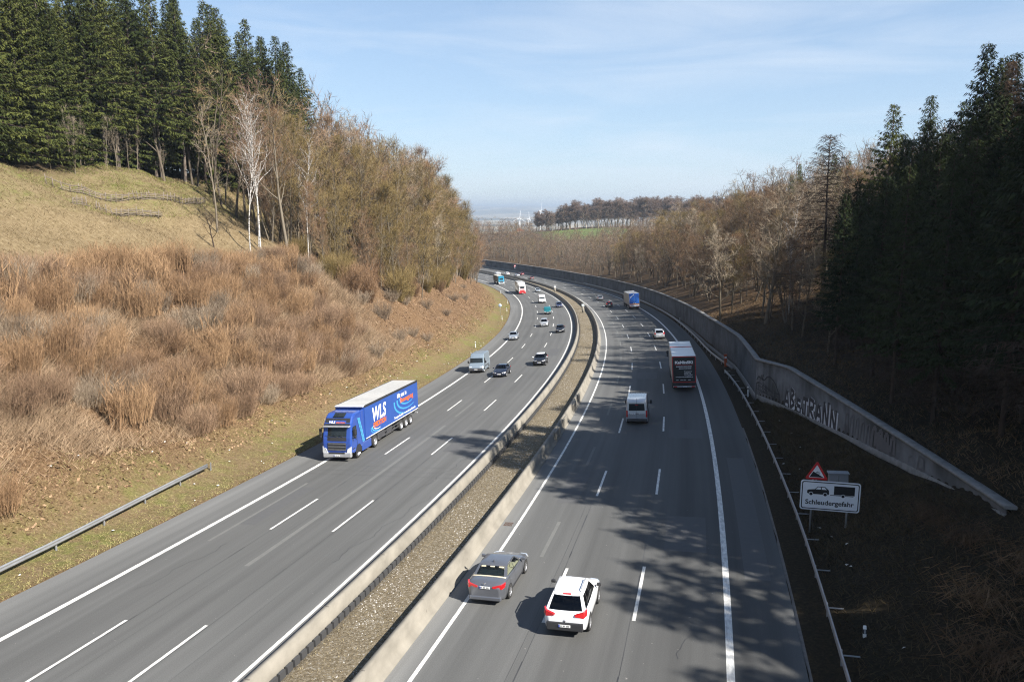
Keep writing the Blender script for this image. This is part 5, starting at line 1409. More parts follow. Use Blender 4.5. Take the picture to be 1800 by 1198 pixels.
def spruce_mesh(seed, h, rad, base=.12, dens=1.0, needle=True, bare_below=None, power=.85, fat=1.0):
    rs = np.random.RandomState(seed); T = TubeAcc(); N = TriAcc(); Bt = TriAcc()
    tr = h * .0095
    zs = np.linspace(-.4, h, 8); off = np.cumsum(rs.normal(size=(8, 2)) * .04, 0); off[0] = 0
    T.tube(np.column_stack([off, zs]), np.linspace(tr, .02, 8), 7)
    z = h * base
    while z < h - .25:
        f = (z - h * base) / (h * (1 - base))
        L0 = rad * (1 - f) ** power * rs.uniform(.85, 1.12) * (1 if f > .12 else .75 + 2 * f) + .18
        nb = int(np.interp(f, [0, .6, 1], [7, 7, 4]) * dens + rs.uniform(0, 1)); a0 = rs.uniform(0, 6.28)
        for k in range(nb):
            az = a0 + 6.283 * k / nb + rs.uniform(-.35, .35); L = L0 * rs.uniform(.62, 1.18)
            el = np.interp(f, [0, .5, .85, 1], [-.42, -.18, .15, .9]) + rs.normal() * .1
            dh = np.array([math.cos(az), math.sin(az), 0]); sd_ = np.array([-dh[1], dh[0], 0])
            u = np.linspace(0, 1, 5); br = np.array([[np.interp(z, zs, off[:, 0]), np.interp(z, zs, off[:, 1]), z]]) + np.outer(u * L, dh) + np.outer(u * L * math.sin(el) + (u ** 2.2) * L * .16, [0, 0, 1])
            bare = (bare_below is not None and f < bare_below) or not needle
            Bt.blades(br[:1], br[-1:], .05 + .008 * L, rs)
            if bare:
                n_ = int(10 + L * 5); g = rs.uniform(.2, 1, n_); P = np.stack([np.interp(g, u, br[:, c]) for c in range(3)], 1)
                sg_ = rs.choice([-1, 1], n_)[:, None]; D = sd_ * sg_ * rs.uniform(.3, 1, (n_, 1)) + dh * .5 + np.array([0, 0, 1]) * rs.uniform(-.9, -.1, (n_, 1))
                Bt.blades(P, P + D * rs.uniform(.3, .8, (n_, 1)), .045, rs)
                continue
            n_ = int((5 + L * 6.5) * dens * 1.7)
            g = rs.uniform(.12, 1.0, n_) ** .8; P = np.stack([np.interp(g, u, br[:, c]) for c in range(3)], 1)
            sg_ = rs.choice([-1, 1], n_)[:, None]
            D = sd_ * sg_ * rs.uniform(.15, .9, (n_, 1)) + dh * rs.uniform(.3, .8, (n_, 1)) + np.array([0, 0, 1]) * rs.uniform(-.75, -.05, (n_, 1))
            D /= np.linalg.norm(D, axis=1)[:, None]; Ls = (rs.uniform(.35, .8, (n_, 1)) * (0.55 + .3 * L ** .5)) * (1 - .35 * g[:, None]) * fat ** .5
            E = P + D * Ls + np.array([0, 0, -1]) * Ls * rs.uniform(.05, .35, (n_, 1))
            nrm = np.cross(D, rs.normal(size=(n_, 3)) * .5 + np.array([0, 0, 1.])); nrm /= np.linalg.norm(nrm, axis=1)[:, None]
            wv_ = nrm * Ls * rs.uniform(.09, .17, (n_, 1)) * fat; M_ = P + (E - P) * .45
            N.quads(P, M_ - wv_, E, M_ + wv_)
        z += np.interp(f, [0, 1], [.55, .30]) * rs.uniform(.8, 1.2) / dens ** .5
    return T.get(), (N.get() if N.P else None), Bt.get()

def shrub_mesh(seed, h, r, n=260, wd=.022, fan=.35, twigs=2):
    rs = np.random.RandomState(seed); tri = TriAcc()
    a = rs.uniform(0, 6.283, n); q = rs.uniform(0, 1, n) ** .6 * r * .45
    P = np.column_stack([np.cos(a) * q, np.sin(a) * q, np.full(n, -.1)])
    a2 = a + rs.normal(size=n) * .6
    D = np.column_stack([np.cos(a2) * fan * rs.uniform(.1, 1.3, n), np.sin(a2) * fan * rs.uniform(.1, 1.3, n), np.ones(n)]); D /= np.linalg.norm(D, axis=1)[:, None]
    L = rs.uniform(.5, 1.05, n)[:, None] * h
    E = P + D * L; tri.blades(P, E, wd * 1.5, rs)
    for k in range(twigs * 3):
        g = rs.uniform(.25, .95, (n, 1)); P2 = P + (E - P) * g; D2 = D + rs.normal(size=(n, 3)) * .38; D2 /= np.linalg.norm(D2, axis=1)[:, None]
        tri.blades(P2, P2 + D2 * L * rs.uniform(.15, .38, (n, 1)), wd, rs)
    return tri.get()

def proto_tree(name, trunkdata, twigdata, mt, mtw, extra=None, tname='trunk', cname='crown'):
    root = bpy.data.objects.new(name, None); root.empty_display_size = .5; COL.objects.link(root)
    a = mesh_np(tname, trunkdata[0], trunkdata[1], mt, root)
    if extra is not None:
        nv = len(twigdata[0]); V_ = np.concatenate([twigdata[0], extra[0]]); F_ = np.concatenate([twigdata[1], extra[1] + nv])
        mi = np.concatenate([np.zeros(len(twigdata[1]), int), np.ones(len(extra[1]), int)])
        mesh_np(cname, V_, F_, [mtw, V_dead], root, midx=mi)
    else: mesh_np(cname, twigdata[0], twigdata[1], mtw, root)
    return root
rng = np.random.RandomState(77)
_used = set()
def put(proto, pos, sc=1.0, rz=None, label='', cat='tree', group=None, tilt=(0, 0), sxy=1.0):
    o = proto if proto.name not in _used else copy_tree(proto)
    _used.add(proto.name); _used.add(o.name)
    o.location = pos; o.rotation_euler = (tilt[0], tilt[1], rng.uniform(0, 6.28) if rz is None else rz)
    o.scale = (sc * sxy, sc * sxy, sc); tag(o, label, cat, group); return o

# ---- prototypes
sp_low = []
for sd_, h, rr, b_ in ((1, 25, 5.8, .07), (2, 26, 5.2, .12), (3, 24, 6.2, .05)):
    t_, n_, b2 = spruce_mesh(sd_, h, rr, b_); sp_low.append(proto_tree('spruce_tree', t_, n_, V_spbark, V_needle, b2))
sp_high = []
for sd_, h, rr, b_ in ((4, 26, 5.2, .22), (5, 27, 5.6, .27)):
    t_, n_, b2 = spruce_mesh(sd_, h, rr, b_); sp_high.append(proto_tree('spruce_tree', t_, n_, V_spbark, V_needle, b2))
sp_ragged = []
for sd_, h, rr in ((6, 28, 5.0), (7, 26, 5.4)):
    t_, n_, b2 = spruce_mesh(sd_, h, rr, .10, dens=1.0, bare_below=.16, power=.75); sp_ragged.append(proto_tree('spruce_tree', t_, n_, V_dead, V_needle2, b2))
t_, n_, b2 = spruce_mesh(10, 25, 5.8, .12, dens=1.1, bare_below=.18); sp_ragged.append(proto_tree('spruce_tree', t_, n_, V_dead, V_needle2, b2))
t_, n_, b2 = spruce_mesh(8, 21, 5.2, .10, dens=1.0, needle=False, power=.7); sp_dead = proto_tree('dead_spruce', t_, b2, V_dead, V_dead)
t_, n_, b2 = spruce_mesh(9, 27, 4.2, .2, dens=1.5, needle=False, power=.75); larch = proto_tree('larch_tree', t_, b2, V_larch, V_larch)

bt = {}
def bproto(key, name, mt, mtw, **kw):
    a_, b_ = bare_tree_mesh(**kw); bt[key] = proto_tree(name, a_, b_, mt, mtw)
bproto('olive1', 'bare_tree', V_bark, V_olive, seed=11, h=16, spread=.30, tr=0.120, nl=18, dens=1.15, up=.35, minz=.18)
bproto('olive2', 'bare_tree', V_bark, V_olive, seed=12, h=15, spread=.32, tr=0.104, nl=17, dens=1.15, up=.3, stems=2, minz=.15)
bproto('brown1', 'bare_tree', V_bark, V_brown, seed=13, h=18, spread=.30, tr=0.144, nl=19, dens=1.15, up=.4, minz=.28)
bproto('brown2', 'bare_tree', V_bark, V_brown, seed=14, h=17, spread=.33, tr=0.128, nl=18, dens=1.15, up=.3, stems=2, minz=.22)
bproto('rust1', 'bare_tree', V_bark, V_rust, seed=15, h=14, spread=.33, tr=0.096, nl=17, dens=1.15, up=.35, stems=3, minz=.12)
bproto('grey1', 'bare_tree', V_bark, V_grey, seed=16, h=17, spread=.36, tr=.19, nl=15, up=.25, minz=.25)
V_purp = veg('purple_brown_twigs', (.080, .052, .032), (.175, .115, .07), var=.6)
V_dbark = veg('dark_bark', (.06, .048, .036), (.14, .115, .085))
bproto('purple1', 'bare_tree', V_dbark, V_purp, seed=17, h=17, spread=.33, tr=.16, nl=15, up=.3, minz=.2, dens=1.1)
bproto('purple2', 'bare_tree', V_dbark, V_purp, seed=18, h=18, spread=.30, tr=.17, nl=16, up=.35, minz=.25, stems=2)
bproto('birch1', 'birch_tree', V_birch, V_rust, seed=21, h=21, spread=.26, tr=.10, nl=24, up=.45, minz=.32, dens=.7, twig=.022, droop=.03)
bproto('birch2', 'birch_tree', V_birch, V_rust, seed=22, h=22, spread=.28, tr=.115, nl=22, up=.5, minz=.35, dens=.7, twig=.022)
bproto('tall', 'bare_tree', V_bark, V_brown, seed=23, h=21, spread=.30, tr=.24, nl=17, up=.35, minz=.34, dens=1.1)
bproto('sapling', 'bare_tree', V_bark, V_grey, seed=24, h=12, spread=.28, tr=.09, nl=8, up=.45, minz=.3, dens=.6, twig=.02)
bproto('beech', 'beech_tree', V_grey, veg('beech_twigs', (.125, .088, .068), (.225, .165, .13)), seed=25, h=22, spread=.30, tr=.22, nl=22, up=.3, minz=.26, dens=1.3, twig=.10, tw_len=1.3)  # twigs greyed to put distance haze into their colour

# ---- left: spruce wood above the meadow
lab = 'tall dark green spruce of the dense wood above the straw meadow'
grp = 'spruces above the meadow'
SPM = []
k = 0
for row, (off, spc) in enumerate(((0, 4.0), (4.2, 4.2), (9, 4.8), (15, 5.5), (23, 6.5), (33, 8))):
    s = 58.0 + row * 1.7
    while s < (168 if row < 3 else 160):
        t = -75.5 - off + max(0, s - 112) * .33 + rng.normal() * 1.0
        ss = s + rng.normal() * .8
        if row < 1 and ss > 150: s += spc; continue
        if row >= 3: SPM.append((G(ss, t, -.2), 25 * rng.uniform(.95, 1.15))); s += spc * rng.uniform(.85, 1.2); continue
        P = sp_high if (row == 0 and 99 < ss < 128) or (row > 0 and rng.rand() < .5) else sp_low
        p_ = P[rng.randint(len(P))]
        put(p_, G(ss, t, -.2), rng.uniform(.88, 1.1) * float(np.interp(ss, [80, 95, 115, 150, 190], [1.1, 1.02, 1.06, 1.22, 1.15])), label=lab, cat='spruce', group=grp)
        s += spc * rng.uniform(.85, 1.2)
# undergrowth saplings along the edge of the spruce wood
for i in range(16):
    s = rng.uniform(88, 118); put(bt['sapling'], G(s, -73.5 + rng.normal() * .8), rng.uniform(.45, .75), label='thin grey leafless sapling at the foot of the spruces above the meadow', cat='bare tree', group='saplings at the foot of the spruces')
t_, n_, b2 = spruce_mesh(31, 2.4, .9, .02); small_sp = proto_tree('small_spruce', t_, n_, V_spbark, V_needle, b2)
put(small_sp, G(121.5, -67.6), 1, label='single small bushy spruce standing alone on the meadow', cat='spruce')

# ---- left: birches and tall trees at the corner of the meadow
put(bt['birch1'], G(95.6, -49.2), 1.0, rz=.3, tilt=(0, R(3)), label='slender birch with white trunk, leftmost of the birches', cat='birch')
put(bt['birch2'], G(97.5, -48.6), 1.04, rz=2.2, tilt=(R(3), R(15)), label='leaning birch with white branching trunk in front of the wood', cat='birch')
put(bt['birch1'], G(99.5, -49.8), 1.03, rz=4.0, tilt=(R(-2), R(2)), label='thin white birch directly behind the leaning birch', cat='birch')
put(bt['birch1'], G(109, -46.0), .95, rz=1.3, tilt=(0, R(2)), label='pale birch trunk between the tall bare tree and the olive thicket', cat='birch')
put(bt['tall'], G(103.5, -47.2), 1.02, rz=.9, tilt=(0, R(-1)), label='tall bare tree with thick grey trunk right of the white birches', cat='bare tree')
put(bt['sapling'], G(96.5, -54.5), 1.45, rz=2.0, label='tall thin bare tree left of the white birches, reaching over the meadow edge', cat='bare tree')
a_, b_ = bare_tree_mesh(seed=41, h=5.2, spread=.5, tr=.10, nl=7, dens=.45, up=.1, minz=.25, twig=.02); bush_d = proto_tree('dead_bush', a_, b_, V_dead, V_dead)
put(bush_d, G(91.5, -52.5), 1.0, rz=.2, label='small dark crooked leafless tree standing in the straw grass', cat='bare tree')

# ---- left: bare wood on the bank
grp = 'bare trees on the left bank'
lab = 'leafless olive and brown twigged tree of the thicket on the left bank'
keys = ['olive1', 'olive2', 'olive1', 'rust1', 'brown2', 'brown1', 'olive2', 'grey1']
MASS = []          # (position, height, width factor) of trees too many to stand alone
for row, (u0, spc) in enumerate(((16.5, 4.3), (20.5, 4.4), (24.5, 4.6), (29, 4.6), (34, 5), (40, 5.5), (47, 6), (55, 7))):
    s = 105.0 + row * 1.9
    while s < 412:
        ss = s + rng.normal() * .9; u = u0 + rng.normal() * 1.0 + max(0, 128 - ss) * .30
        if ss > 225: u -= min(10.5, (ss - 225) * .10)
        H_ = np.interp(ss, [100, 130, 180, 260, 330, 410], [19, 22, 25.5, 25, 22.5, 18]) * (1 + .01 * row) * rng.uniform(.86, 1.1)
        if row == 0: H_ *= rng.uniform(.5, .85)
        if row < 3 and ss < 300:
            key = keys[rng.randint(len(keys))]
            base = dict(olive1=16, olive2=15, brown1=18, brown2=17, rust1=14, grey1=17)[key]
            put(bt[key], G(ss, ASPH_L - u, -.2), H_ / base, label=lab, cat='bare tree', group=grp, sxy=rng.uniform(.8, 1.0))
        else: MASS.append((G(ss, ASPH_L - u, -.2), H_, 1.0))
        s += spc * (1 if s < 240 else 1.25) * rng.uniform(.8, 1.2)
for s, u, h in ((181, 40, 25),): put(sp_low[s % 3], G(s, ASPH_L - u), h / 25, label='single dark spruce rising behind the bare trees of the left bank', cat='spruce', group='spruces behind the bare trees')

# ---- left: shrubs on the bank
V_greytw = veg('grey_tan_twigs', (.16, .12, .085), (.31, .245, .175))
shr = []
for i, (m_, h, r_, n2, fan) in enumerate(((V_rust, 2.7, 3.4, 520, .42), (V_rust, 2.3, 3.8, 520, .62), (V_reed, 2.8, 3.6, 480, .28), (V_brown, 2.1, 3.6, 480, .7), (V_greytw, 2.3, 3.8, 460, .5))):
    V_, F_ = shrub_mesh(50 + i, h, r_, n2, fan=fan); shr.append(mesh_np('bare_shrub', V_, F_, m_))
grp = 'shrubs on the brown bank'
cnt = 0
for row, u in enumerate(np.arange(7.4, 25.5, 2.2)):
    s = 17.0 + (row % 3)
    lim = np.interp(u, [7, 14, 25], [82, 98, 104])
    while s < lim:
        ss = s + rng.normal() * .6; uu = u + rng.normal() * .5
        if mnoise.noise(Vector((ss * .09, uu * .16, 3.3))) > -.22 or uu > 20:
            o = shr[rng.choice(5, p=[.3, .24, .2, .16, .1] if uu < 18 else [.15, .1, .4, .1, .25])]
            if o.name in _used: o = link(o.copy())
            _used.add(o.name)
            o.location = G(ss, ASPH_L - uu); o.rotation_euler = (0, 0, rng.uniform(0, 6.28)); q = rng.uniform(.75, 1.15) * (.85 if uu < 8.5 else 1); o.scale = (q * 1.05, q * 1.05, q)
            tag(o, 'dense reddish brown leafless shrub of the thicket on the left bank', 'shrub', grp); cnt += 1
        s += 3.3 * rng.uniform(.75, 1.3)
V_, F_ = shrub_mesh(61, 2.6, 1.6, 120, fan=.6, wd=.026, twigs=3); lone = mesh_np('bare_shrub', V_, F_, V_greytw)
for i, (s, u, q, l_) in enumerate(((79.5, 8.0, 1.05, 'lone dark twigged bush low on the bank, near the rear of the blue lorry'), (91.5, 8.2, .95, 'dark spreading bush on the lower bank, right of the lone low bush'), (104, 8.6, .8, 'small brown bush on the lower bank above the silver blue van'),
                                   (97, 12.5, 1.2, None), (108, 13.2, 1.1, None), (116, 11.0, 1.1, None), (112, 16.0, 1.3, None), (124, 14.5, 1.1, None), (131, 11.5, .9, None), (140, 14.0, 1.2, None), (150, 12.0, 1.0, None), (160, 14, 1.1, None), (119, 8.8, .8, None), (173, 12.5, 1.2, None), (190, 12.8, 1.2, None), (205, 12, 1.1, None))):
    o = lone if i == 0 else link(lone.copy()); q *= rng.uniform(.55, 1.0) if i > 2 else 1
    o.location = G(s + (rng.normal() * 2 if i > 2 else 0), ASPH_L - u - (rng.normal() * 1.2 if i > 2 else 0)); o.rotation_euler = (0, 0, rng.uniform(0, 6)); o.scale = (q * rng.uniform(.9, 1.4), q * 1.1, q * rng.uniform(.7, 1.2))
    tag(o, l_ or 'brown bush scattered on the leaf-covered bank below the olive thicket', 'shrub', None if l_ else 'scattered bushes on the leafy bank')

osh = []
for i, (m_, h, r_) in enumerate(((V_olive, 5.0, 2.2), (V_brown, 4.4, 2.4))):
    V_, F_ = shrub_mesh(90 + i, h, r_, 330, fan=.42, wd=.034, twigs=3); osh.append(mesh_np('bare_shrub', V_, F_, m_))
for i in range(88):
    s = 106 + 190 * rng.rand() ** 1.1; u = rng.uniform(14.5, 23) + max(0, 122 - s) * .25
    o = osh[int(rng.rand() < .38)]
    if o.name in _used: o = link(o.copy())
    _used.add(o.name); o.location = G(s, ASPH_L - u, -.1); o.rotation_euler = (0, 0, rng.uniform(0, 6.28)); q = rng.uniform(.6, 1.25); o.scale = (q, q, q)
    tag(o, 'olive or brown twigged shrub filling the foot of the thicket on the left bank', 'shrub', 'undergrowth of the left thicket')
V_, F_ = shrub_mesh(95, 4.3, 1.0, 46, fan=.2, wd=.05, twigs=2); rod = mesh_np('young_tree', V_, F_, V_reed)
for i in range(24):
    o = rod if i == 0 else link(rod.copy()); s = rng.uniform(22, 104); o.location = G(s, ASPH_L - rng.uniform(9, 25)); o.rotation_euler = (0, 0, rng.uniform(0, 6.28)); q = rng.uniform(.6, 1.1); o.scale = (q, q, q)
    tag(o, 'clump of tall pale rods standing above the shrubs of the left bank', 'shrub', 'pale rods above the shrubs')

# ---- grass (uncountable)
def grass(name, n, sfun, h, wd, m_, label, seed):
    rs = np.random.RandomState(seed); s, t = sfun(rs, n); n = len(s)
    P = Wn(s, t); P[:, 2] = ground_h(s, t) - .02
    a_ = rs.uniform(0, 6.28, n); D = np.column_stack([np.cos(a_) * .8, np.sin(a_) * .8, np.ones(n) * rs.uniform(.3, 1, n)])
    hh = h * rs.uniform(.4, 1.2, n)[:, None]; tri = TriAcc(); tri.blades(P, P + D * hh, wd, rs)
    V_, F_ = tri.get(); o = mesh_np(name, V_, F_, m_); tag(o, label, 'grass', kind='stuff'); return o
def meadow(rs, n):
    s = rs.uniform(50, 135, n); u = rs.uniform(25, 52, n); return s, ASPH_L - u
grass('straw_grass', 52000, meadow, .42, .05, V_straw, 'dry straw grass of the meadow below the spruces', 3)
def topband(rs, n):
    s = rs.uniform(76, 130, n); u = 52 - 15 * rs.uniform(0, 1, n) ** 1.5; k_ = np.sin(s * .35) + np.sin(u * .7 + s * .15) + rs.normal(size=n) > -.2; return s[k_], ASPH_L - u[k_]
grass('green_grass', 26000, topband, .30, .06, veg('green_grass', (.11, .125, .03), (.25, .235, .075)), 'yellow-green grass along the upper edge of the meadow', 23)
def verge(rs, n):
    s = 12 + 230 * rs.uniform(0, 1, n) ** 1.7; u = .15 + 8.5 * rs.uniform(0, 1, n) ** 1.2; return s, ASPH_L - u
V_verge = veg('verge_grass', (.12, .125, .035), (.30, .255, .115))
grass('verge_grass', 42000, verge, .20, .04, V_verge, 'short olive and dry grass of the verge beside the left hard shoulder', 4)
def bank(rs, n):
    s = 15 + 215 * rs.uniform(0, 1, n) ** 1.3; u = 6 + 20 * rs.uniform(0, 1, n); return s, ASPH_L - u
V_leaf = veg('dead_stalks', (.19, .115, .065), (.42, .30, .19))
def thick(rs, n):
    s = 14 + 92 * rs.uniform(0, 1, n); u = 7 + 19.5 * rs.uniform(0, 1, n); k_ = np.sin(s * .5 + u * .3) + np.sin(s * .21 - u * .5 + 1) + rs.normal(size=n) * .8 > -.35
    return s[k_], ASPH_L - u[k_]
grass('thicket_stems', 300000, thick, 1.5, .030, veg('thicket_stems', (.16, .107, .066), (.40, .29, .185)), 'upright thin brown stems filling the thicket on the left bank', 15)
grass('dead_stalks', 60000, bank, .45, .045, V_leaf, 'dead stalks and brambles covering the left bank', 5)
def rbank(rs, n):
    s = rs.uniform(14, 72, n); w_ = np.maximum(tw(np.maximum(s, 33)), 20); t = 16.2 + (np.where(s > 33, w_ - .4, 38) - 16.2) * rs.uniform(0, 1, n); return s, t
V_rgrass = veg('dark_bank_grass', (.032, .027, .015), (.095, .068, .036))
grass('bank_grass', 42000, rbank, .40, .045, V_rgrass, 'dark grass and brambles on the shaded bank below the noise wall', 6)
def medg(rs, n):
    s = 12 + 200 * rs.uniform(0, 1, n) ** 1.6; t = rs.uniform(-4.6, -2.1, n); return s, t
grass('median_moss', 14000, medg, .09, .05, veg('median_moss', (.16, .13, .075), (.34, .28, .17)), 'low moss and dry weeds on the gravel of the median', 7)
def wfloor(rs, n):
    s = rs.uniform(30, 125, n); d = .6 + 40 * rs.uniform(0, 1, n) ** 1.3; return s, tw(s) + d
grass('wood_floor', 60000, wfloor, .45, .05, veg('wood_floor_stalks', (.045, .03, .018), (.15, .10, .055)), 'fallen twigs and dead undergrowth on the floor of the wood behind the wall', 16)
rs = np.random.RandomState(17); n = 52000
s = 14 + 250 * rs.uniform(0, 1, n) ** 1.1; u = 4.5 + 20 * rs.uniform(0, 1, n); P = Wn(s, ASPH_L - u); P[:, 2] = ground_h(s, ASPH_L - u) + .03
a_ = rs.uniform(0, 6.28, n); l_ = rs.uniform(.05, .17, n)[:, None]; A = np.column_stack([np.cos(a_), np.sin(a_), rs.uniform(-.5, .9, n)]) * l_; B = np.column_stack([-np.sin(a_), np.cos(a_), rs.uniform(-.3, .8, n)]) * l_ * .6
V_ = np.stack([P - A, P - B, P + A, P + B], 1).reshape(-1, 3); F_ = np.arange(4 * n).reshape(-1, 4)
tag(mesh_np('leaf_litter', V_, F_, [veg('dry_leaves', (.20, .12, .065), (.42, .29, .18)), veg('dark_leaves', (.06, .036, .02), (.15, .09, .05))], midx=(rs.rand(n) < .5).astype(int)), 'dry brown and pale leaves lying all over the left bank', 'leaves', kind='stuff')
# bramble heaps on the right bank
br_ = []
for i in range(2):
    rs = np.random.RandomState(70 + i); tri = TriAcc(); n = 320
    a_ = rs.uniform(0, 6.28, n); P = np.column_stack([rs.normal(size=n) * .6, rs.normal(size=n) * .6, np.zeros(n)]); D = np.column_stack([np.cos(a_), np.sin(a_), rs.uniform(.3, 1.2, n)])
    M1 = P + D * rs.uniform(.4, .9, (n, 1)); tri.blades(P, M1, .03, rs); tri.blades(M1, M1 + np.column_stack([np.cos(a_), np.sin(a_), -rs.uniform(.2, .9, n)]) * rs.uniform(.3, .8, (n, 1)), .025, rs)
    V_, F_ = tri.get(); br_.append(mesh_np('bramble_bush', V_, F_, veg('bramble', (.06, .037, .022), (.20, .125, .068))))
for i, (s, t) in enumerate(((21, 20.5), (23, 23), (25, 21.5), (27, 24), (20, 25), (24, 27), (29, 26.5), (18, 22.5), (22, 29), (31, 22.5), (27, 30), (19, 28), (34, 22), (30, 29), (17, 19.5))):
    o = br_[i % 2] if i < 2 else link(br_[i % 2].copy()); o.location = G(s, t); o.rotation_euler = (0, 0, i * 1.3); q = rng.uniform(.8, 1.4); o.scale = (q, q, q)
    tag(o, 'tangled brown bramble heap on the shaded bank beyond the right guard rail', 'bramble', 'brambles on the right bank')

# ---- right: spruce wood
def putw(proto, x, y, **kw):
    s, t = nearest_st(np.array([float(x)]), np.array([float(y)])); s, t = float(s[0]), float(t[0])
    k_ = int(np.argmin((RX - x) ** 2 + (RY - y) ** 2)); dx, dy = x - RX[k_], y - RY[k_]
    s = SS[k_] + dx * math.sin(TH[k_]) + dy * math.cos(TH[k_]); t = dx * math.cos(TH[k_]) - dy * math.sin(TH[k_])
    return put(proto, Vector((x, y, float(ground_h(s, t)) - .2)), **kw)
putw(sp_low[0], 41.4, 89, sc=.95, rz=1, label='green sunlit pointed spruce between the dead spruce and the dark wood', cat='spruce')
putw(sp_ragged[0], 42.0, 72.5, sc=.93, rz=2, label='tallest ragged spruce at the right, with a thin bent tip', cat='spruce')
putw(sp_ragged[1], 50, 97, sc=.90, rz=4, label='thin-topped spruce behind the tallest ragged spruce', cat='spruce')
putw(sp_dead, 37.0, 93, sc=1.05, rz=0.5, sxy=1.3, label='dead spruce with long drooping bare branches at the edge of the dark wood', cat='spruce')
putw(larch, 46.2, 70, sc=1.06, rz=1, label='brown leafless larch at the right edge of the picture', cat='larch')
putw(larch, 47.5, 78, sc=.92, rz=3, label='brown leafless larch behind the tallest ragged spruce', cat='larch')
lab = 'dark shaded spruce of the dense wood behind the noise wall'; grp = 'spruces behind the noise wall'
pts = []
for tries in range(14000):
    y = rng.uniform(-34, 92); x = rng.uniform(27, 90)
    if x < np.interp(y, [-40, 20, 27, 33, 40, 60, 80, 92], [35, 34.5, 31, 28.5, 27.8, 28, 29.5, 32]): continue
    if y > 62 and x < .41 * y: continue
    if all((x - a_) ** 2 + (y - b_) ** 2 > (3.7 if x > 42 or y > 55 else 3.1) ** 2 for a_, b_ in pts) and all((x - a_) ** 2 + (y - b_) ** 2 > 8 for a_, b_ in ((42.6, 89), (42.8, 72.5), (51, 96), (37.5, 93), (46.2, 70), (47.5, 78))): pts.append((x, y))
ind = sorted([q for q in pts if q[1] > 24 and q[0] < (.98 if q[1] < 62 else .76) * q[1]], key=lambda q: q[0] ** 2 + q[1] ** 2)[:195]
for (x, y) in pts:
    if (x, y) not in ind:
        if x < 80: SPM.append((None, (x, y)))
        continue
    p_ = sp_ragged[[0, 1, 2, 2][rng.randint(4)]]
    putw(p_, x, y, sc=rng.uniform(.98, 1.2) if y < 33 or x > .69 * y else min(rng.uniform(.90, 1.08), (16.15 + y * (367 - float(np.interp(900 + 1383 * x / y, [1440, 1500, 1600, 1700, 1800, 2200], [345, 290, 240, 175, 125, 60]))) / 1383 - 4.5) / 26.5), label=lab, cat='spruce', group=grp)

# ---- right: bare wood behind the wall
lab = 'leafless brown tree of the wood behind the curving noise wall'; grp = 'bare trees behind the noise wall'
cand = []
for tries in range(60000):
    s = 72 + 330 * rng.rand() ** 1.15; d = 3.5 + 105 * rng.rand() ** 1.5
    if s < 95 and d > 30: continue
    if s < 105 and d < 6: continue
    t = float(tw(s)) + d; p = Wn(s, t)
    mind = 4.0 + d * .02 + max(0, s - 200) * .006
    if p[1] < 100 and p[0] > .47 * p[1]: continue
    if any((p[0] - a_) ** 2 + (p[1] - b_) ** 2 < mind ** 2 for a_, b_ in cand): continue
    cand.append((p[0], p[1]))
    key = ['purple1', 'brown2', 'grey1', 'purple1', 'olive1', 'brown1', 'purple2', 'purple2'][rng.randint(8)]
    base = dict(olive1=16, olive2=15, brown1=18, brown2=17, rust1=14, grey1=17, purple1=17, purple2=18)[key]
    h_ = np.interp(s, [70, 140, 260, 330, 400], [14, 17.5, 19.5, 16, 13.5]) * np.interp(d, [3, 12, 40], [.62, .9, 1.06])
    if d > 26 or s > 290: MASS.append((G(s, t, -.2), h_ * rng.uniform(.85, 1.1), 1.2)); continue
    put(bt[key], G(s, t, -.2), h_ / base * rng.uniform(.85, 1.12), label=lab, cat='bare tree', group=grp, sxy=1.15)
    if len(cand) >= 620: break
for x, y, q, l_ in ((33.8, 104, 1.0, 'pale sunlit broad bare tree left of the dead spruce'), (31, 116, .8, 'pale bare tree with dense light twigs behind the kink of the wall')):
    putw(bt['grey1'], x, y, sc=q, label=l_, cat='bare tree', sxy=1.25)
putw(bt['birch1'], 36.5, 103, sc=.75, rz=1, label='thin white birch behind the noise wall left of the dead spruce', cat='birch')
for i, (x, y, q) in enumerate(((66, 190, .75), (70, 196, .8), (58, 176, .62), (74, 205, .7), (52, 330, .4), (58, 335, .45), (60, 150, .8), (66, 158, .7))):
    putw(sp_low[i % 3], x, y, sc=q, label='small dark spruce crown rising out of the bare wood on the right', cat='spruce', group='spruces in the bare wood')

# ---- valley wood beyond the bend (further than single trees can be told apart): individuals in front, one mass behind
lab = 'hazy leafless tree of the valley wood beyond the far bend'; grp = 'trees of the valley wood'
cand = []
for tries in range(50000):
    y = rng.uniform(400, 690); x = rng.uniform(-90, 210)
    if any((x - a_) ** 2 + (y - b_) ** 2 < 5.6 ** 2 for a_, b_ in cand): continue
    k_ = int(np.argmin((RX - x) ** 2 + (RY - y) ** 2)); dx, dy = x - RX[k_], y - RY[k_]
    t = dx * math.cos(TH[k_]) - dy * math.sin(TH[k_])
    if t < 20: continue
    if y > 585 and 17 < x < 100 and y > 585 + .5 * abs(x - 45): continue
    cand.append((x, y)); MASS.append((Vector((x, y, float(ground_h(np.array(SS[k_] + dx * math.sin(TH[k_]) + dy * math.cos(TH[k_])), np.array(t))) - .2)), rng.uniform(10.0, 15), 1.8))
    if len(cand) >= 760: break
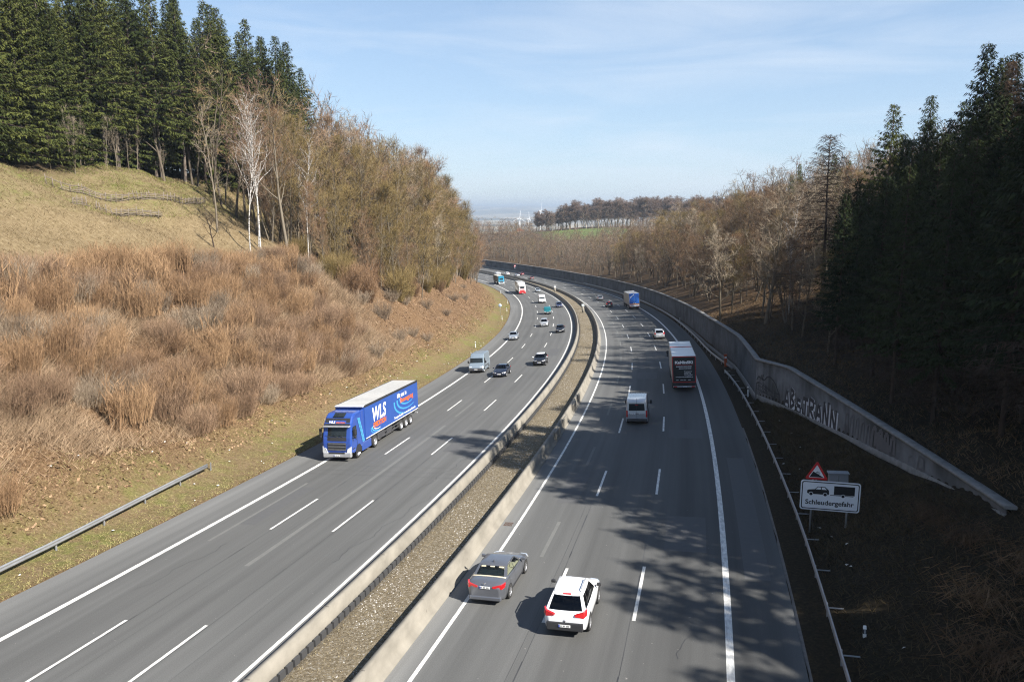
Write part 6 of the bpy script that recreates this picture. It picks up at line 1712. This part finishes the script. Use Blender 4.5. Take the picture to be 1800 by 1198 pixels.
# far beech wood on the ridge
lab = 'tall beech with bare pale trunk in the far wood above the pasture'; grp = 'beeches above the pasture'
n_ = 0
for i in range(70):
    xx = rng.uniform(26, 250); yy = 692 + xx * .10 + rng.normal() * 3; MASS.append((Vector((xx, yy, float(Gfar(np.array(xx), np.array(yy))) - .3)), rng.uniform(5, 10), 1.8))
for row in range(4):
    x = 24.0
    while x < 285:
        xx = x + rng.normal() * 1.5; yy = 694 + row * 11 + rng.normal() * 2 + (xx - 24) * .10
        z = float(Gfar(np.array(xx), np.array(yy)))
        ss_, tt_ = nearest_st(np.array([xx]), np.array([yy]))
        o = put(bt['beech'], Vector((xx, yy, z - .3)), rng.uniform(.78, 1.1) * np.interp(xx, [24, 60, 200, 285], [.72, 1, 1.05, 1.1]), label=lab, cat='beech', group=grp, sxy=rng.uniform(1.5, 1.9)); n_ += 1
        x += 5.4 * rng.uniform(.7, 1.3)

# ---- everything that cannot be told apart any more: one mass
lows = []
for sd_, st_ in ((301, 1), (302, 2), (303, 1), (304, 3)):
    (tv, tf), (wv_, wf_) = bare_tree_mesh(sd_, 16, spread=.32, tr=.15, nl=11, dens=.5, up=.3, stems=st_, minz=.2, twig=.055, tw_len=1.25)
    lows.append((np.concatenate([tv, wv_]), tf, wf_ + len(tv)))
Vs, Fq, Ft, Mq, Mt, nb = [], [], [], [], [], 0
for i, (p, h_, wd_) in enumerate(MASS):
    v, fq, ft = lows[i % 4]; a_ = rng.uniform(0, 6.28); k_ = h_ / 16; c, s_a = math.cos(a_) * k_ * wd_, math.sin(a_) * k_ * wd_
    Vs.append(np.column_stack([v[:, 0] * c - v[:, 1] * s_a + p.x, v[:, 0] * s_a + v[:, 1] * c + p.y, v[:, 2] * k_ + p.z])); Fq.append(fq + nb); Ft.append(ft + nb); nb += len(v)
    mi_ = 1 + rng.randint(4); Mq.append(np.zeros(len(fq), int)); Mt.append(np.full(len(ft), mi_))
def wide(name, a, b):
    m = veg(name, a, b); [n_ for n_ in m.node_tree.nodes if n_.type == 'TEX_NOISE'][0].inputs['Scale'].default_value = .12; return m
o = mesh_np('distant_wood', np.concatenate(Vs), [np.concatenate(Fq), np.concatenate(Ft)],
            [V_dbark, wide('wood_brown', (.12, .075, .046), (.24, .155, .095)), wide('wood_olive', (.13, .10, .045), (.24, .18, .09)), wide('wood_grey', (.15, .115, .08), (.28, .22, .16)), wide('wood_purple', (.11, .066, .048), (.21, .135, .095))],
            midx=np.concatenate(Mq + Mt))
tag(o, 'leafless woods covering the slopes behind the nearer trees and the far valley', 'wood', kind='stuff')

# ---- spruces at the back: one mass as well
(tv, tf), (nv_, nf_), (bv, bf) = spruce_mesh(401, 25, 5.4, .10, dens=.62, fat=1.7)
Vs, Fq, Ft, nb = [], [], [], 0
base_v = np.concatenate([tv, nv_ + 0]); 
for p, h_ in SPM:
    if p is None:
        x, y = h_; k_ = int(np.argmin((RX - x) ** 2 + (RY - y) ** 2)); dx, dy = x - RX[k_], y - RY[k_]
        p = Vector((x, y, float(ground_h(SS[k_] + dx * math.sin(TH[k_]) + dy * math.cos(TH[k_]), dx * math.cos(TH[k_]) - dy * math.sin(TH[k_]))) - .2)); h_ = 25 * rng.uniform(.9, 1.1)
    a_ = rng.uniform(0, 6.28); k_ = h_ / 25; c, s_a = math.cos(a_) * k_ * 1.08, math.sin(a_) * k_ * 1.08; v = base_v
    Vs.append(np.column_stack([v[:, 0] * c - v[:, 1] * s_a + p.x, v[:, 0] * s_a + v[:, 1] * c + p.y, v[:, 2] * k_ + p.z])); Fq.append(tf + nb); Ft.append(nf_ + len(tv) + nb); nb += len(v)
o = mesh_np('spruce_wood', np.concatenate(Vs), [np.concatenate(Fq), np.concatenate(Ft)], [V_spbark, wide('wood_needles', (.022, .032, .008), (.074, .082, .02))], midx=np.concatenate([np.zeros(sum(map(len, Fq)), int), np.ones(sum(map(len, Ft)), int)]))
tag(o, 'dark spruces filling the depth of the woods on both sides', 'wood', kind='stuff')
# ================================================================== SMALL THINGS
HURDLE_A = [(79.2, -67.7), (81.7, -65.8), (86.8, -63.9), (90.2, -62.9), (93.2, -63.2), (97.5, -62.2), (102.3, -61.9), (110, -63.0)]
HURDLE_B = [(75.8, -61.8), (80.5, -61.0), (84.2, -60.6), (90.5, -59.2)]
# wattle hurdles on the meadow
wood = mat('weathered_wood', (.22, .18, .14), rough=.9, col2=(.12, .095, .07), scale=6, stretch=(1, 1, .3))
def hurdle(name, pts, label, seed):
    rs = random.Random(seed); root = empty(name, Matrix.Translation(G(*pts[0]))); tag(root, label, 'fence'); inv = root.matrix_basis.inverted()
    W3 = [G(*p) for p in pts]; d = [0]
    for a_, b_ in zip(W3, W3[1:]): d.append(d[-1] + (b_ - a_).length)
    def at(q):
        s = float(np.interp(q, d, [p[0] for p in pts])); t = float(np.interp(q, d, [p[1] for p in pts])); return G(s, t)
    q = 0; k = 0
    while q < d[-1] and k < 60:
        p = at(q); mb = MB(); ln = Vector((rs.uniform(-.15, .15), rs.uniform(-.25, .05), 1))
        mb.tube([inv @ (p - Vector((0, 0, .2))), inv @ (p + ln * rs.uniform(.85, 1.3))], [.075, .06], 5); mb.build('stake', wood, root); q += rs.uniform(.55, 1.3); k += 1
    for h in (.18, .42, .66, .85):
        mb = MB(); q = 0
        while q < d[-1] - .5:
            e_ = min(d[-1], q + rs.uniform(1.5, 3.0))
            if rs.random() < .82: mb.tube([inv @ (at(q) + Vector((0, 0, h + rs.uniform(-.1, .08)))), inv @ (at((q + e_) / 2) + Vector((0, -.05, h + rs.uniform(-.06, .06)))), inv @ (at(e_) + Vector((0, 0, h + rs.uniform(-.12, .06))))], .055, 5)
            q = e_ - .2
        if mb.v: mb.build('rod', wood, root)
hurdle('wattle_fence', HURDLE_A, 'long broken wattle fence of grey stakes winding across the upper meadow', 1)
hurdle('wattle_fence', HURDLE_B, 'shorter leaning wattle fence below the long one on the meadow', 2)

# delineator posts
M_post = mat('post_white', (.78, .78, .76), rough=.5, col2=(.66, .66, .63), scale=3)
def delineator(s, t, label, lean=0.0, g=True):
    p = G(s, t, -.6 if s < 30 else 0); M_ = road_matrix(s, t); M_.translation = p
    root = empty('delineator_post', M_ @ Matrix.Rotation(lean, 4, 'Y')); tag(root, label, 'road post', 'delineator posts')
    mb = MB(); mb.prism([(-.05, -.1), (.05, -.1), (.05, 1.0), (0, 1.08), (-.05, .96)], -.06, .06, bev=.015); mb.build('post_body', M_post, root)
    mb = MB(); mb.box((0, 0, .84), (.112, .132, .20), bev=.01); b_ = mb.build('black_band', M_black, root)
    mb = MB(); mb.box((-.058, 0, .84), (.006, .045, .15)); mb.build('reflector', M_lamp, b_)
for s, t, l_ in ((127.4, -22.9, 'white post with black band on the left verge behind the silver blue van'), (183.3, -23.0, 'white post with black band on the left verge below the round sign'), (207, -22.6, 'white post with black band on the left verge above the round sign'), (234.8, -22.3, 'white post on the left verge opposite the white van'), (280.5, -22.2, 'farthest white post on the left verge at the shadow of the red lorry'),
                 (75.2, 16.3, 'white post behind the right guard rail below the wall kink'), (24.2, 16.9, 'white post behind the right guard rail in the bottom corner'), (150, 15.1, 'white post at the far wall behind the guard rail, nearest the blue-backed lorry'), (240, 15.0, 'white post at the dark far wall, middle one'), (320, 14.2, 'farthest white post at the dark far wall')):
    delineator(s, t, l_)

# orange phone post
p = G(95.4, 15.95); root = empty('emergency_phone', Matrix.Translation(p) @ road_matrix(95.4, 15.95).to_3x3().to_4x4()); tag(root, 'orange emergency phone post with white plate at the gap between the rails', 'phone post')
M_or = mat('signal_orange', (.50, .09, .02), rough=.5, col2=(.4, .07, .015), scale=3)
mb = MB(); mb.box((0, 0, .75), (.26, .34, 1.55), bev=.03); mb.box((0, 0, 1.56), (.34, .44, .14), bev=.04); mb.build('housing', M_or, root)
mb = MB(); mb.box((-.145, 0, 1.22), (.03, .26, .26), bev=.01); mb.build('plate', M_post, root)

# warning signs on the right bank
p = Vector((16.97, 40.06, 1.05))                     # half a metre clear of the bank
RM = road_matrix(36.5, 17.0).to_3x3(); fwd = RM.col[0].copy(); fwd.z = 0; fwd.normalize(); left = Vector((-fwd.y, fwd.x, 0)); up = Vector((0, 0, 1))
SGN = Matrix((-left, up, -fwd)).transposed().to_4x4(); SGN.translation = p        # local x right, y up, z towards the driver
SW, SH = 3.0, 1.64
KS = 3.0 / 3.35
root = empty('trailer_warning_sign', SGN); tag(root, 'white rectangular sign with car and trailer picture reading Schleudergefahr', 'road sign')
M_sgnw = mat('sign_white', (.74, .76, .78), rough=.35, col2=(.66, .68, .70), scale=1.2); M_sgnk = mat('sign_black', (.012, .012, .014), rough=.4); M_sgnr = mat('sign_red', (.55, .02, .022), rough=.4, col2=(.48, .018, .02), scale=3); M_back = mat('sign_back', (.3, .31, .32), rough=.5, metal=.4)
def rrect(w, h, r, n=5):
    o = []
    for cx, cy, a0 in ((w / 2 - r, h / 2 - r, 0), (-w / 2 + r, h / 2 - r, 90), (-w / 2 + r, -h / 2 + r, 180), (w / 2 - r, -h / 2 + r, 270)):
        for k in range(n + 1): a_ = R(a0 + 90 * k / n); o.append((cx + r * math.cos(a_), cy + r * math.sin(a_)))
    return o
def plate2d(mb, poly, z0, z1, mi=0):
    n = len(poly); mb.add([(x, y, z0) for x, y in poly] + [(x, y, z1) for x, y in poly], [list(range(n))[::-1], [n + i for i in range(n)]] + [[i, (i + 1) % n, n + (i + 1) % n, n + i] for i in range(n)], mi)
def flat(mb, poly, z, mi=0): mb.add([(x, y, z) for x, y in poly], [list(range(len(poly)))], mi)
def ring2d(mb, po, pi, z, mi=0):
    n = len(po); mb.add([(x, y, z) for x, y in po] + [(x, y, z) for x, y in pi], [[i, (i + 1) % n, n + (i + 1) % n, n + i] for i in range(n)], mi)
mb = MB(); plate2d(mb, rrect(SW, SH, .14), -.03, .0); mb.build('panel', M_sgnw, root, fixn=True)
mb = MB(); ring2d(mb, rrect(SW - .12, SH - .12, .11), rrect(SW - .22, SH - .22, .08), .006); mb.build('border', M_sgnk, root, fixn=False)
def disc(mb, cx, cy, r, z, mi=0, n=16): flat(mb, [(cx + r * math.cos(6.283 * k / n), cy + r * math.sin(6.283 * k / n)) for k in range(n)], z, mi)
mb = MB(); ox, oy = -1.30, .14
flat(mb, [(ox, oy), (ox + .0, oy + .14), (ox + .08, oy + .20), (ox + .42, oy + .24), (ox + .58, oy + .42), (ox + 1.0, oy + .42), (ox + 1.22, oy + .22), (ox + 1.24, oy), (ox + 1.2, oy - .06), (ox + .06, oy - .06)], .006, 0)
flat(mb, [(ox + .46, oy + .24), (ox + .60, oy + .38), (ox + .76, oy + .38), (ox + .76, oy + .24)], .009, 1); flat(mb, [(ox + .81, oy + .24), (ox + .81, oy + .38), (ox + .97, oy + .38), (ox + 1.10, oy + .24)], .009, 1)
for cx in (ox + .22, ox + 1.02): disc(mb, cx, oy - .06, .125, .009, 1); disc(mb, cx, oy - .06, .095, .012, 0)
o = mb.build('car_symbol', [M_sgnk, M_sgnw], root, fixn=False); o.scale = (KS, KS, 1)
mb = MB(); flat(mb, [(.20, .12), (1.36, .12), (1.36, .66), (.20, .66)], .006, 0); flat(mb, [(.0, .06), (1.30, .06), (1.30, .10), (.0, .10)], .006, 0); disc(mb, .72, .05, .12, .009, 1); disc(mb, .72, .05, .09, .012, 0)
o = mb.build('trailer_symbol', [M_sgnk, M_sgnw], root, fixn=False); o.scale = (KS, KS, 1)
text_obj('lettering', 'Schleudergefahr', M_sgnk, root, Vector((-1.24, -.50, .008)), (1, 0, 0), (0, 1, 0), .36, width=2.45, bold=.008)
gz = float(ground_h(36.5, 18.0)) - p.z
for xx in (-.9, .9): mb = MB(); mb.tube([(xx, gz - .4, -.08), (xx, SH / 2 + (.2 if xx < 0 else -.1), -.08)], .05, 8); mb.build('pole', M_back, root)
T2 = SGN @ Matrix.Translation((-.74, SH / 2 + .07 + .34, .02)) @ Matrix.Scale(.9, 4)
root = empty('gradient_sign', T2); tag(root, 'red-edged triangular warning sign showing a four per cent descent', 'road sign')
def tri(r, rd=.0): return [(r * math.cos(R(90 + 120 * k)), r * math.sin(R(90 + 120 * k))) for k in range(3)]
def rtri(r, rad=.07):
    o = []
    for k in range(3):
        a_ = R(90 + 120 * k); cx, cy = (r - 2 * rad) * math.cos(a_), (r - 2 * rad) * math.sin(a_)
        for j in range(5): b_ = a_ + R(-60 + 120 * j / 4); o.append((cx + rad * math.cos(b_), cy + rad * math.sin(b_)))
    return o
mb = MB(); plate2d(mb, rtri(.76), -.02, 0); mb.build('red_frame', M_sgnr, root)
mb = MB(); flat(mb, rtri(.52, .03), .006); mb.build('panel', M_sgnw, root, fixn=False)
mb = MB(); flat(mb, [(-.40, -.235), (.40, -.235), (-.20, .11)], .009); mb.build('slope_symbol', M_sgnk, root, fixn=False)
text_obj('lettering', '4%', M_sgnk, root, Vector((-.08, .04, .010)), (math.cos(-.52), math.sin(-.52), 0), (math.sin(.52), math.cos(.52), 0), .22)
mb = MB(); mb.tube([(-.0, -1.2, -.06), (0, .3, -.06)], .035, 8); mb.build('pole', M_back, root)
# grey cabinet behind the sign
p = G(41.5, 18.6); root = empty('control_cabinet', Matrix.Translation(p) @ RM.to_4x4()); tag(root, 'small grey cabinet half hidden behind the triangular sign', 'cabinet')
mb = MB(); mb.box((0, 0, .5), (.5, 1.1, 1.2), bev=.03); mb.box((0, 0, 1.13), (.62, 1.22, .07), bev=.02); mb.build('housing', M_back, root)
mb = MB(); mb.box((-.26, 0, .5), (.012, .02, 1.05)); mb.box((-.27, .1, .6), (.03, .03, .14), bev=.005); mb.build('door_line', M_sgnk, root)

# round sign on the left verge
M_ = road_matrix(194.5, -24.0, flip=True); M_.translation = G(194.5, -24.0); root = empty('round_sign', M_); tag(root, 'round pale blue sign on a thin pole on the left verge of the bend', 'road sign')
mb = MB(); mb.tube([(0, 0, -.2), (0, 0, 2.9)], .04, 8); mb.build('pole', M_back, root)
mb = MB(); mb.lathe([(0, .03), (.42, .03), (.44, .0), (.42, -.03), (0, -.03)], (0, 0, 0), n=24); o = mb.build('disc', mat('pale_blue_sign', (.42, .50, .58), rough=.4, col2=(.35, .43, .52), scale=3), root); o.rotation_euler = (0, 0, R(90)); o.location = (.04, 0, 2.6)
mb = MB(); mb.box((0, 0, 0), (.012, .09, .55)); o = mb.build('stroke', M_euro, root); o.location = (.078, 0, 2.6)

# small red-white sign and a lamp on the far wall side
M_ = road_matrix(405, 11.6); root = empty('warning_sign', M_); tag(root, 'tiny red and white triangular sign in front of the far dark wall', 'road sign')
mb = MB(); mb.tube([(0, 0, 0), (0, 0, 3.6)], .05, 6); mb.build('pole', M_back, root)
mb = MB(); b_ = tri(.8); mb.add([(-.06, x, z + 3.2) for x, z in b_] + [(-.02, x, z + 3.2) for x, z in b_], [[0, 1, 2], [5, 4, 3], [0, 1, 4, 3], [1, 2, 5, 4], [2, 0, 3, 5]]); mb.build('panel', M_sgnr, root)
mb = MB(); mb.add([(-.07, x * .6, z * .6 + 3.2) for x, z in b_], [[0, 1, 2]]); mb.box((-.05, 0, 2.2), (.05, 1.0, .45)); mb.build('white_field', M_sgnw, root)

# posts standing in the median
for s, t, h, l_ in ((189.3, -2.9, 2.6, 'pale round-headed measuring post in the median of the bend'), (275.6, -3.1, 2.4, 'white measuring post farther along the median')):
    M_ = road_matrix(s, t); root = empty('measuring_post', M_); tag(root, l_, 'post')
    mb = MB(); mb.tube([(0, 0, -.2), (0, 0, h * .62)], [.34, .30], 12); mb.build('column', conc, root)
    mb = MB(); mb.box((0, 0, h * .62 + .3), (.45, .75, .6), bev=.12, seg=2); mb.build('head', M_post if s > 200 else mat('head_grey', (.5, .55, .55), rough=.5), root)

# litter on the verges (uncountable scraps)
rs = np.random.RandomState(8); mb = MB()
for i in range(104):
    if i < 92: s, t = 12 + 170 * rs.rand() ** 1.6, ASPH_L - .6 - 7 * rs.rand() ** 1.5
    else: s, t = 22 + 45 * rs.rand(), 16.3 + 2.5 * rs.rand()
    p = G(s, t, .09); a_ = rs.uniform(0, 6.28); l_, w_ = rs.uniform(.03, .11), rs.uniform(.03, .07); u = Vector((math.cos(a_), math.sin(a_), rs.uniform(-.3, .3))); v = Vector((-math.sin(a_), math.cos(a_), rs.uniform(-.3, .5)))
    mb.add([p - u * l_ - v * w_, p + u * l_ - v * w_, p + u * l_ * .8 + v * w_ + Vector((0, 0, .04)), p - u * l_ + v * w_, p + Vector((0, 0, .05))], [[0, 1, 4], [1, 2, 4], [2, 3, 4], [3, 0, 4]], 0)
tag(mb.build('litter', mat('paper_scraps', (.72, .71, .69), rough=.8, col2=(.5, .47, .42), scale=2), fixn=False), 'scattered white paper scraps on the grass verges', 'litter', kind='stuff')
# pebbles of the median
rs = np.random.RandomState(9); n = 5200; s = 10 + 190 * rs.rand(n) ** 1.7; t = rs.uniform(-4.65, -2.0, n); kp = (np.sin(s * .55) + np.sin(s * .23 + 1.2) + np.sin(t * 2.1 + s * .4) + rs.normal(size=n) * .7) > .1
s, t = s[kp], t[kp]; n = len(s); P = Wn(s, t); P[:, 2] = ground_h(s, t); r_ = rs.uniform(.015, .045, n)[:, None]
oct_ = np.array([[1, 0, 0], [0, 1, 0], [-1, 0, 0], [0, -1, 0], [0, 0, .8], [0, 0, -.5]])
V_ = (P[:, None, :] + oct_[None] * r_[:, :, None] * rs.uniform(.6, 1.4, (n, 6, 1))).reshape(-1, 3)
fo = np.array([[0, 1, 4], [1, 2, 4], [2, 3, 4], [3, 0, 4]]); F_ = (np.arange(n)[:, None, None] * 6 + fo[None]).reshape(-1, 3)
tag(mesh_np('gravel', V_, F_, mat('pebble', (.55, .53, .50), rough=.9, col2=(.25, .22, .18), scale=3)), 'pale pebbles scattered over the median strip', 'gravel', kind='stuff')

# graffiti on the near wall: strokes laid on the panels
M_gk = mat('spray_black', (.02, .02, .024), rough=.8, col2=(.05, .05, .055), scale=2); M_gw = mat('spray_white', (.72, .74, .78), rough=.8, col2=(.42, .44, .46), scale=2); M_gg = mat('spray_grey', (.13, .125, .13), rough=.8, col2=(.10, .10, .10), scale=2)
def wp(q, h, off=.075): 
    s = q; t = float(tw(s)); b = float(np.interp(s, WALL_S, WALL_B)); return W(s, t - off, b + h)
def stroke(mb, pts, wd, off=.078, mi=0):
    for (a_, b_) in zip(pts, pts[1:]):
        n_ = max(2, int(abs(a_[0] - b_[0]) / .8) + 2)
        for i in range(n_ - 1):
            p0 = (a_[0] + (b_[0] - a_[0]) * i / (n_ - 1), a_[1] + (b_[1] - a_[1]) * i / (n_ - 1)); p1 = (a_[0] + (b_[0] - a_[0]) * (i + 1) / (n_ - 1), a_[1] + (b_[1] - a_[1]) * (i + 1) / (n_ - 1))
            dx, dy = p1[0] - p0[0], p1[1] - p0[1]; L_ = math.hypot(dx, dy) or 1; nx, ny = -dy / L_ * wd / 2, dx / L_ * wd / 2
            mb.add([wp(p0[0] + nx, p0[1] + ny, off), wp(p0[0] - nx, p0[1] - ny, off), wp(p1[0] - nx, p1[1] - ny, off), wp(p1[0] + nx, p1[1] + ny, off)], [[0, 1, 2, 3]], mi)
# first piece: bridge-like outline
mb = MB(); rr = random.Random(4)
stroke(mb, [(72.6, 1.9), (72.2, 2.3), (71.5, 2.2), (70.6, 2.1), (70.0, 2.5), (69.3, 2.6), (68.4, 2.35), (67.6, 1.9), (66.9, 1.2), (66.7, .6)], .13)
stroke(mb, [(72.7, .5), (72.6, 1.6), (72.0, 1.7), (71.9, .8)], .12); stroke(mb, [(71.6, 2.0), (71.3, 2.6), (71.2, 2.0), (70.9, 2.6)], .1)
stroke(mb, [(68.0, .5), (68.0, 1.2), (66.7, 1.25), (66.6, .5)], .12); stroke(mb, [(70.8, .9), (70.2, 1.5), (69.8, .9), (69.3, 1.4)], .09); stroke(mb, [(71.2, 1.3), (70.6, 1.7)], .09)
for k in range(14): stroke(mb, [(rr.uniform(66.8, 72.6), rr.uniform(.5, 1.6)), (rr.uniform(66.8, 72.6), rr.uniform(.8, 2.0))], .05)
gobj1 = mb
# second piece: black-and-white block letters
x0, x1 = 65.6, 53.4; word = 'ABSTRANN'; lw = (x0 - x1) / len(word)
G5 = dict(A=[[(0, 0), (.3, 1), (.45, 1), (.8, 0)], [(.15, .38), (.65, .38)]], B=[[(0, 0), (0, 1), (.6, .85), (.1, .55), (.7, .3), (0, 0)]], S=[[(.7, .9), (.1, .95), (.1, .55), (.7, .5), (.7, .05), (0, .05)]],
          T=[[(.0, .95), (.85, .95)], [(.42, 1), (.42, 0)]], R=[[(0, 0), (0, 1), (.65, .9), (.6, .55), (.05, .5), (.75, 0)]], N=[[(0, 0), (.05, 1.1), (.65, .0), (.7, 1.15)]])
gw_, gk_ = MB(), MB()
for k, c in enumerate(word):
    for st_ in G5[c]:
        pts = [(x0 - (k + u * .92 + .04) * lw, .3 + v * (1.55 + .25 * math.sin(k * 2.3)) + .14 * math.sin(k * 1.7)) for u, v in st_]
        stroke(gw_, [(a_ - .10, b_ - .14) for a_, b_ in pts], .62, .076); stroke(gk_, pts, .34, .082)
# third piece: grey fading tag
g3 = MB()
for k in range(9):
    a_ = 52.2 - k * .92; pts = [(a_, .5 + .2 * math.sin(k)), (a_ - .1, 1.9 - .04 * k), (a_ - .5, 2.1 - .05 * k), (a_ - .55, .6)]
    stroke(g3, pts, .12 if k < 5 else .3, .078)
for k in range(6): stroke(g3, [(46.6 - .3 * k, .5), (46.8 - .35 * k, 1.6 - .1 * k)], .42, .077)
stroke(g3, [(41.3, .4), (41.1, 1.3), (40.6, 1.2), (40.5, .6), (41.2, .5)], .1, .078); stroke(g3, [(42.4, .9), (42.0, 1.1)], .1, .078)
for mb_, nm, m_ in ((gobj1, 'graffiti', M_gk), (gw_, 'graffiti', M_gw), (gk_, 'graffiti', M_gk), (g3, 'graffiti', M_gg)):
    o = mb_.build(nm, m_, None, fixn=False); o.data.transform(wall_root.matrix_basis.inverted()); o.parent = wall_root

# wind turbines far out on the plain
M_wt = mat('turbine_white', (.80, .81, .82), rough=.5)
def turbine(x, y, hub, ang, yawd, label):
    zg = float(Gfar(np.array(float(x)), np.array(float(y)))) - 2
    root = empty('wind_turbine', Matrix.Translation((x, y, zg))); tag(root, label, 'wind turbine')
    mb = MB(); mb.tube([(0, 0, 0), (0, 0, hub - zg)], [2.6, 1.5], 12); mb.build('tower', M_wt, root)
    mb = MB(); mb.box((0, 0, 0), (3, 8, 3.2), bev=.6); o = mb.build('nacelle', M_wt, root); o.location = (0, 0, hub - zg + 1); o.rotation_euler = (0, 0, yawd)
    for k in range(3):
        mb = MB(); a_ = ang + k * 2.0944; d = Vector((math.cos(a_), 0, math.sin(a_))); n_ = Vector((-math.sin(a_), 0, math.cos(a_)))
        mb.add([d * 1 + n_ * 1.0 + Vector((0, -4.8, 0)), d * 1 - n_ * 1.0 + Vector((0, -4.8, 0)), d * 26 - n_ * .4 + Vector((0, -4.8, 0)), d * 26 + n_ * .4 + Vector((0, -4.8, 0)),
                d * 1 + n_ * 1.0 + Vector((0, -4.0, 0)), d * 1 - n_ * 1.0 + Vector((0, -4.0, 0)), d * 26 - n_ * .4 + Vector((0, -4.5, 0)), d * 26 + n_ * .4 + Vector((0, -4.5, 0))],
               [[0, 1, 2, 3], [7, 6, 5, 4], [0, 3, 7, 4], [1, 5, 6, 2], [2, 6, 7, 3], [0, 4, 5, 1]]); mb.build('blade', M_wt, o)
turbine(26, 2650, -14, R(85), 0, 'white wind turbine with three visible blades, left of the three')
turbine(54, 2700, -18, R(100), R(70), 'middle wind turbine with only a short blade showing')
turbine(92, 2600, 10, R(90), R(85), 'tallest slender wind turbine beside the beech wood')
# house with orange roof between the trees
p = Vector((7, 760, float(Gfar(np.array(7.), np.array(760.))) - 3.5)); root = empty('house', Matrix.Translation(p)); tag(root, 'house with orange roof beyond the valley wood', 'house')
mb = MB(); mb.box((0, 0, 1), (9, 8, 8)); wo = mb.build('wall', M_post, root)
mb = MB(); mb.prism([(-5.2, 5), (5.2, 5), (0, 8.5)], -4.6, 4.6); mb.build('roof', mat('roof_tiles', (.45, .14, .06), rough=.8, col2=(.34, .1, .05), scale=2), root)
for xx in (-3, 0, 3): mb = MB(); mb.box((xx, -4.05, 2.5), (1.2, .12, 1.5)); mb.build('window', M_vanglass, wo)

# ================================================================== AIR
hz = MB(); hz.box((0, 9000, -25), (30000, 26000, 260))
haze = hz.build('haze', None if False else mat('haze_dummy', (1, 1, 1)), None); haze.data.materials.clear()
hm = bpy.data.materials.new('haze_air'); hm.use_nodes = True; hn, hl_ = hm.node_tree.nodes, hm.node_tree.links
hn.remove(hn['Principled BSDF']); pv = hn.new('ShaderNodeVolumePrincipled'); pv.inputs['Color'].default_value = (.60, .71, .84, 1); pv.inputs['Density'].default_value = 0.00016; pv.inputs['Anisotropy'].default_value = .2
hl_.new(pv.outputs[0], hn['Material Output'].inputs['Volume']); haze.data.materials.append(hm)
tag(haze, kind='stuff'); haze['label'] = 'thin blue haze over the distant plain'; haze['category'] = 'haze'
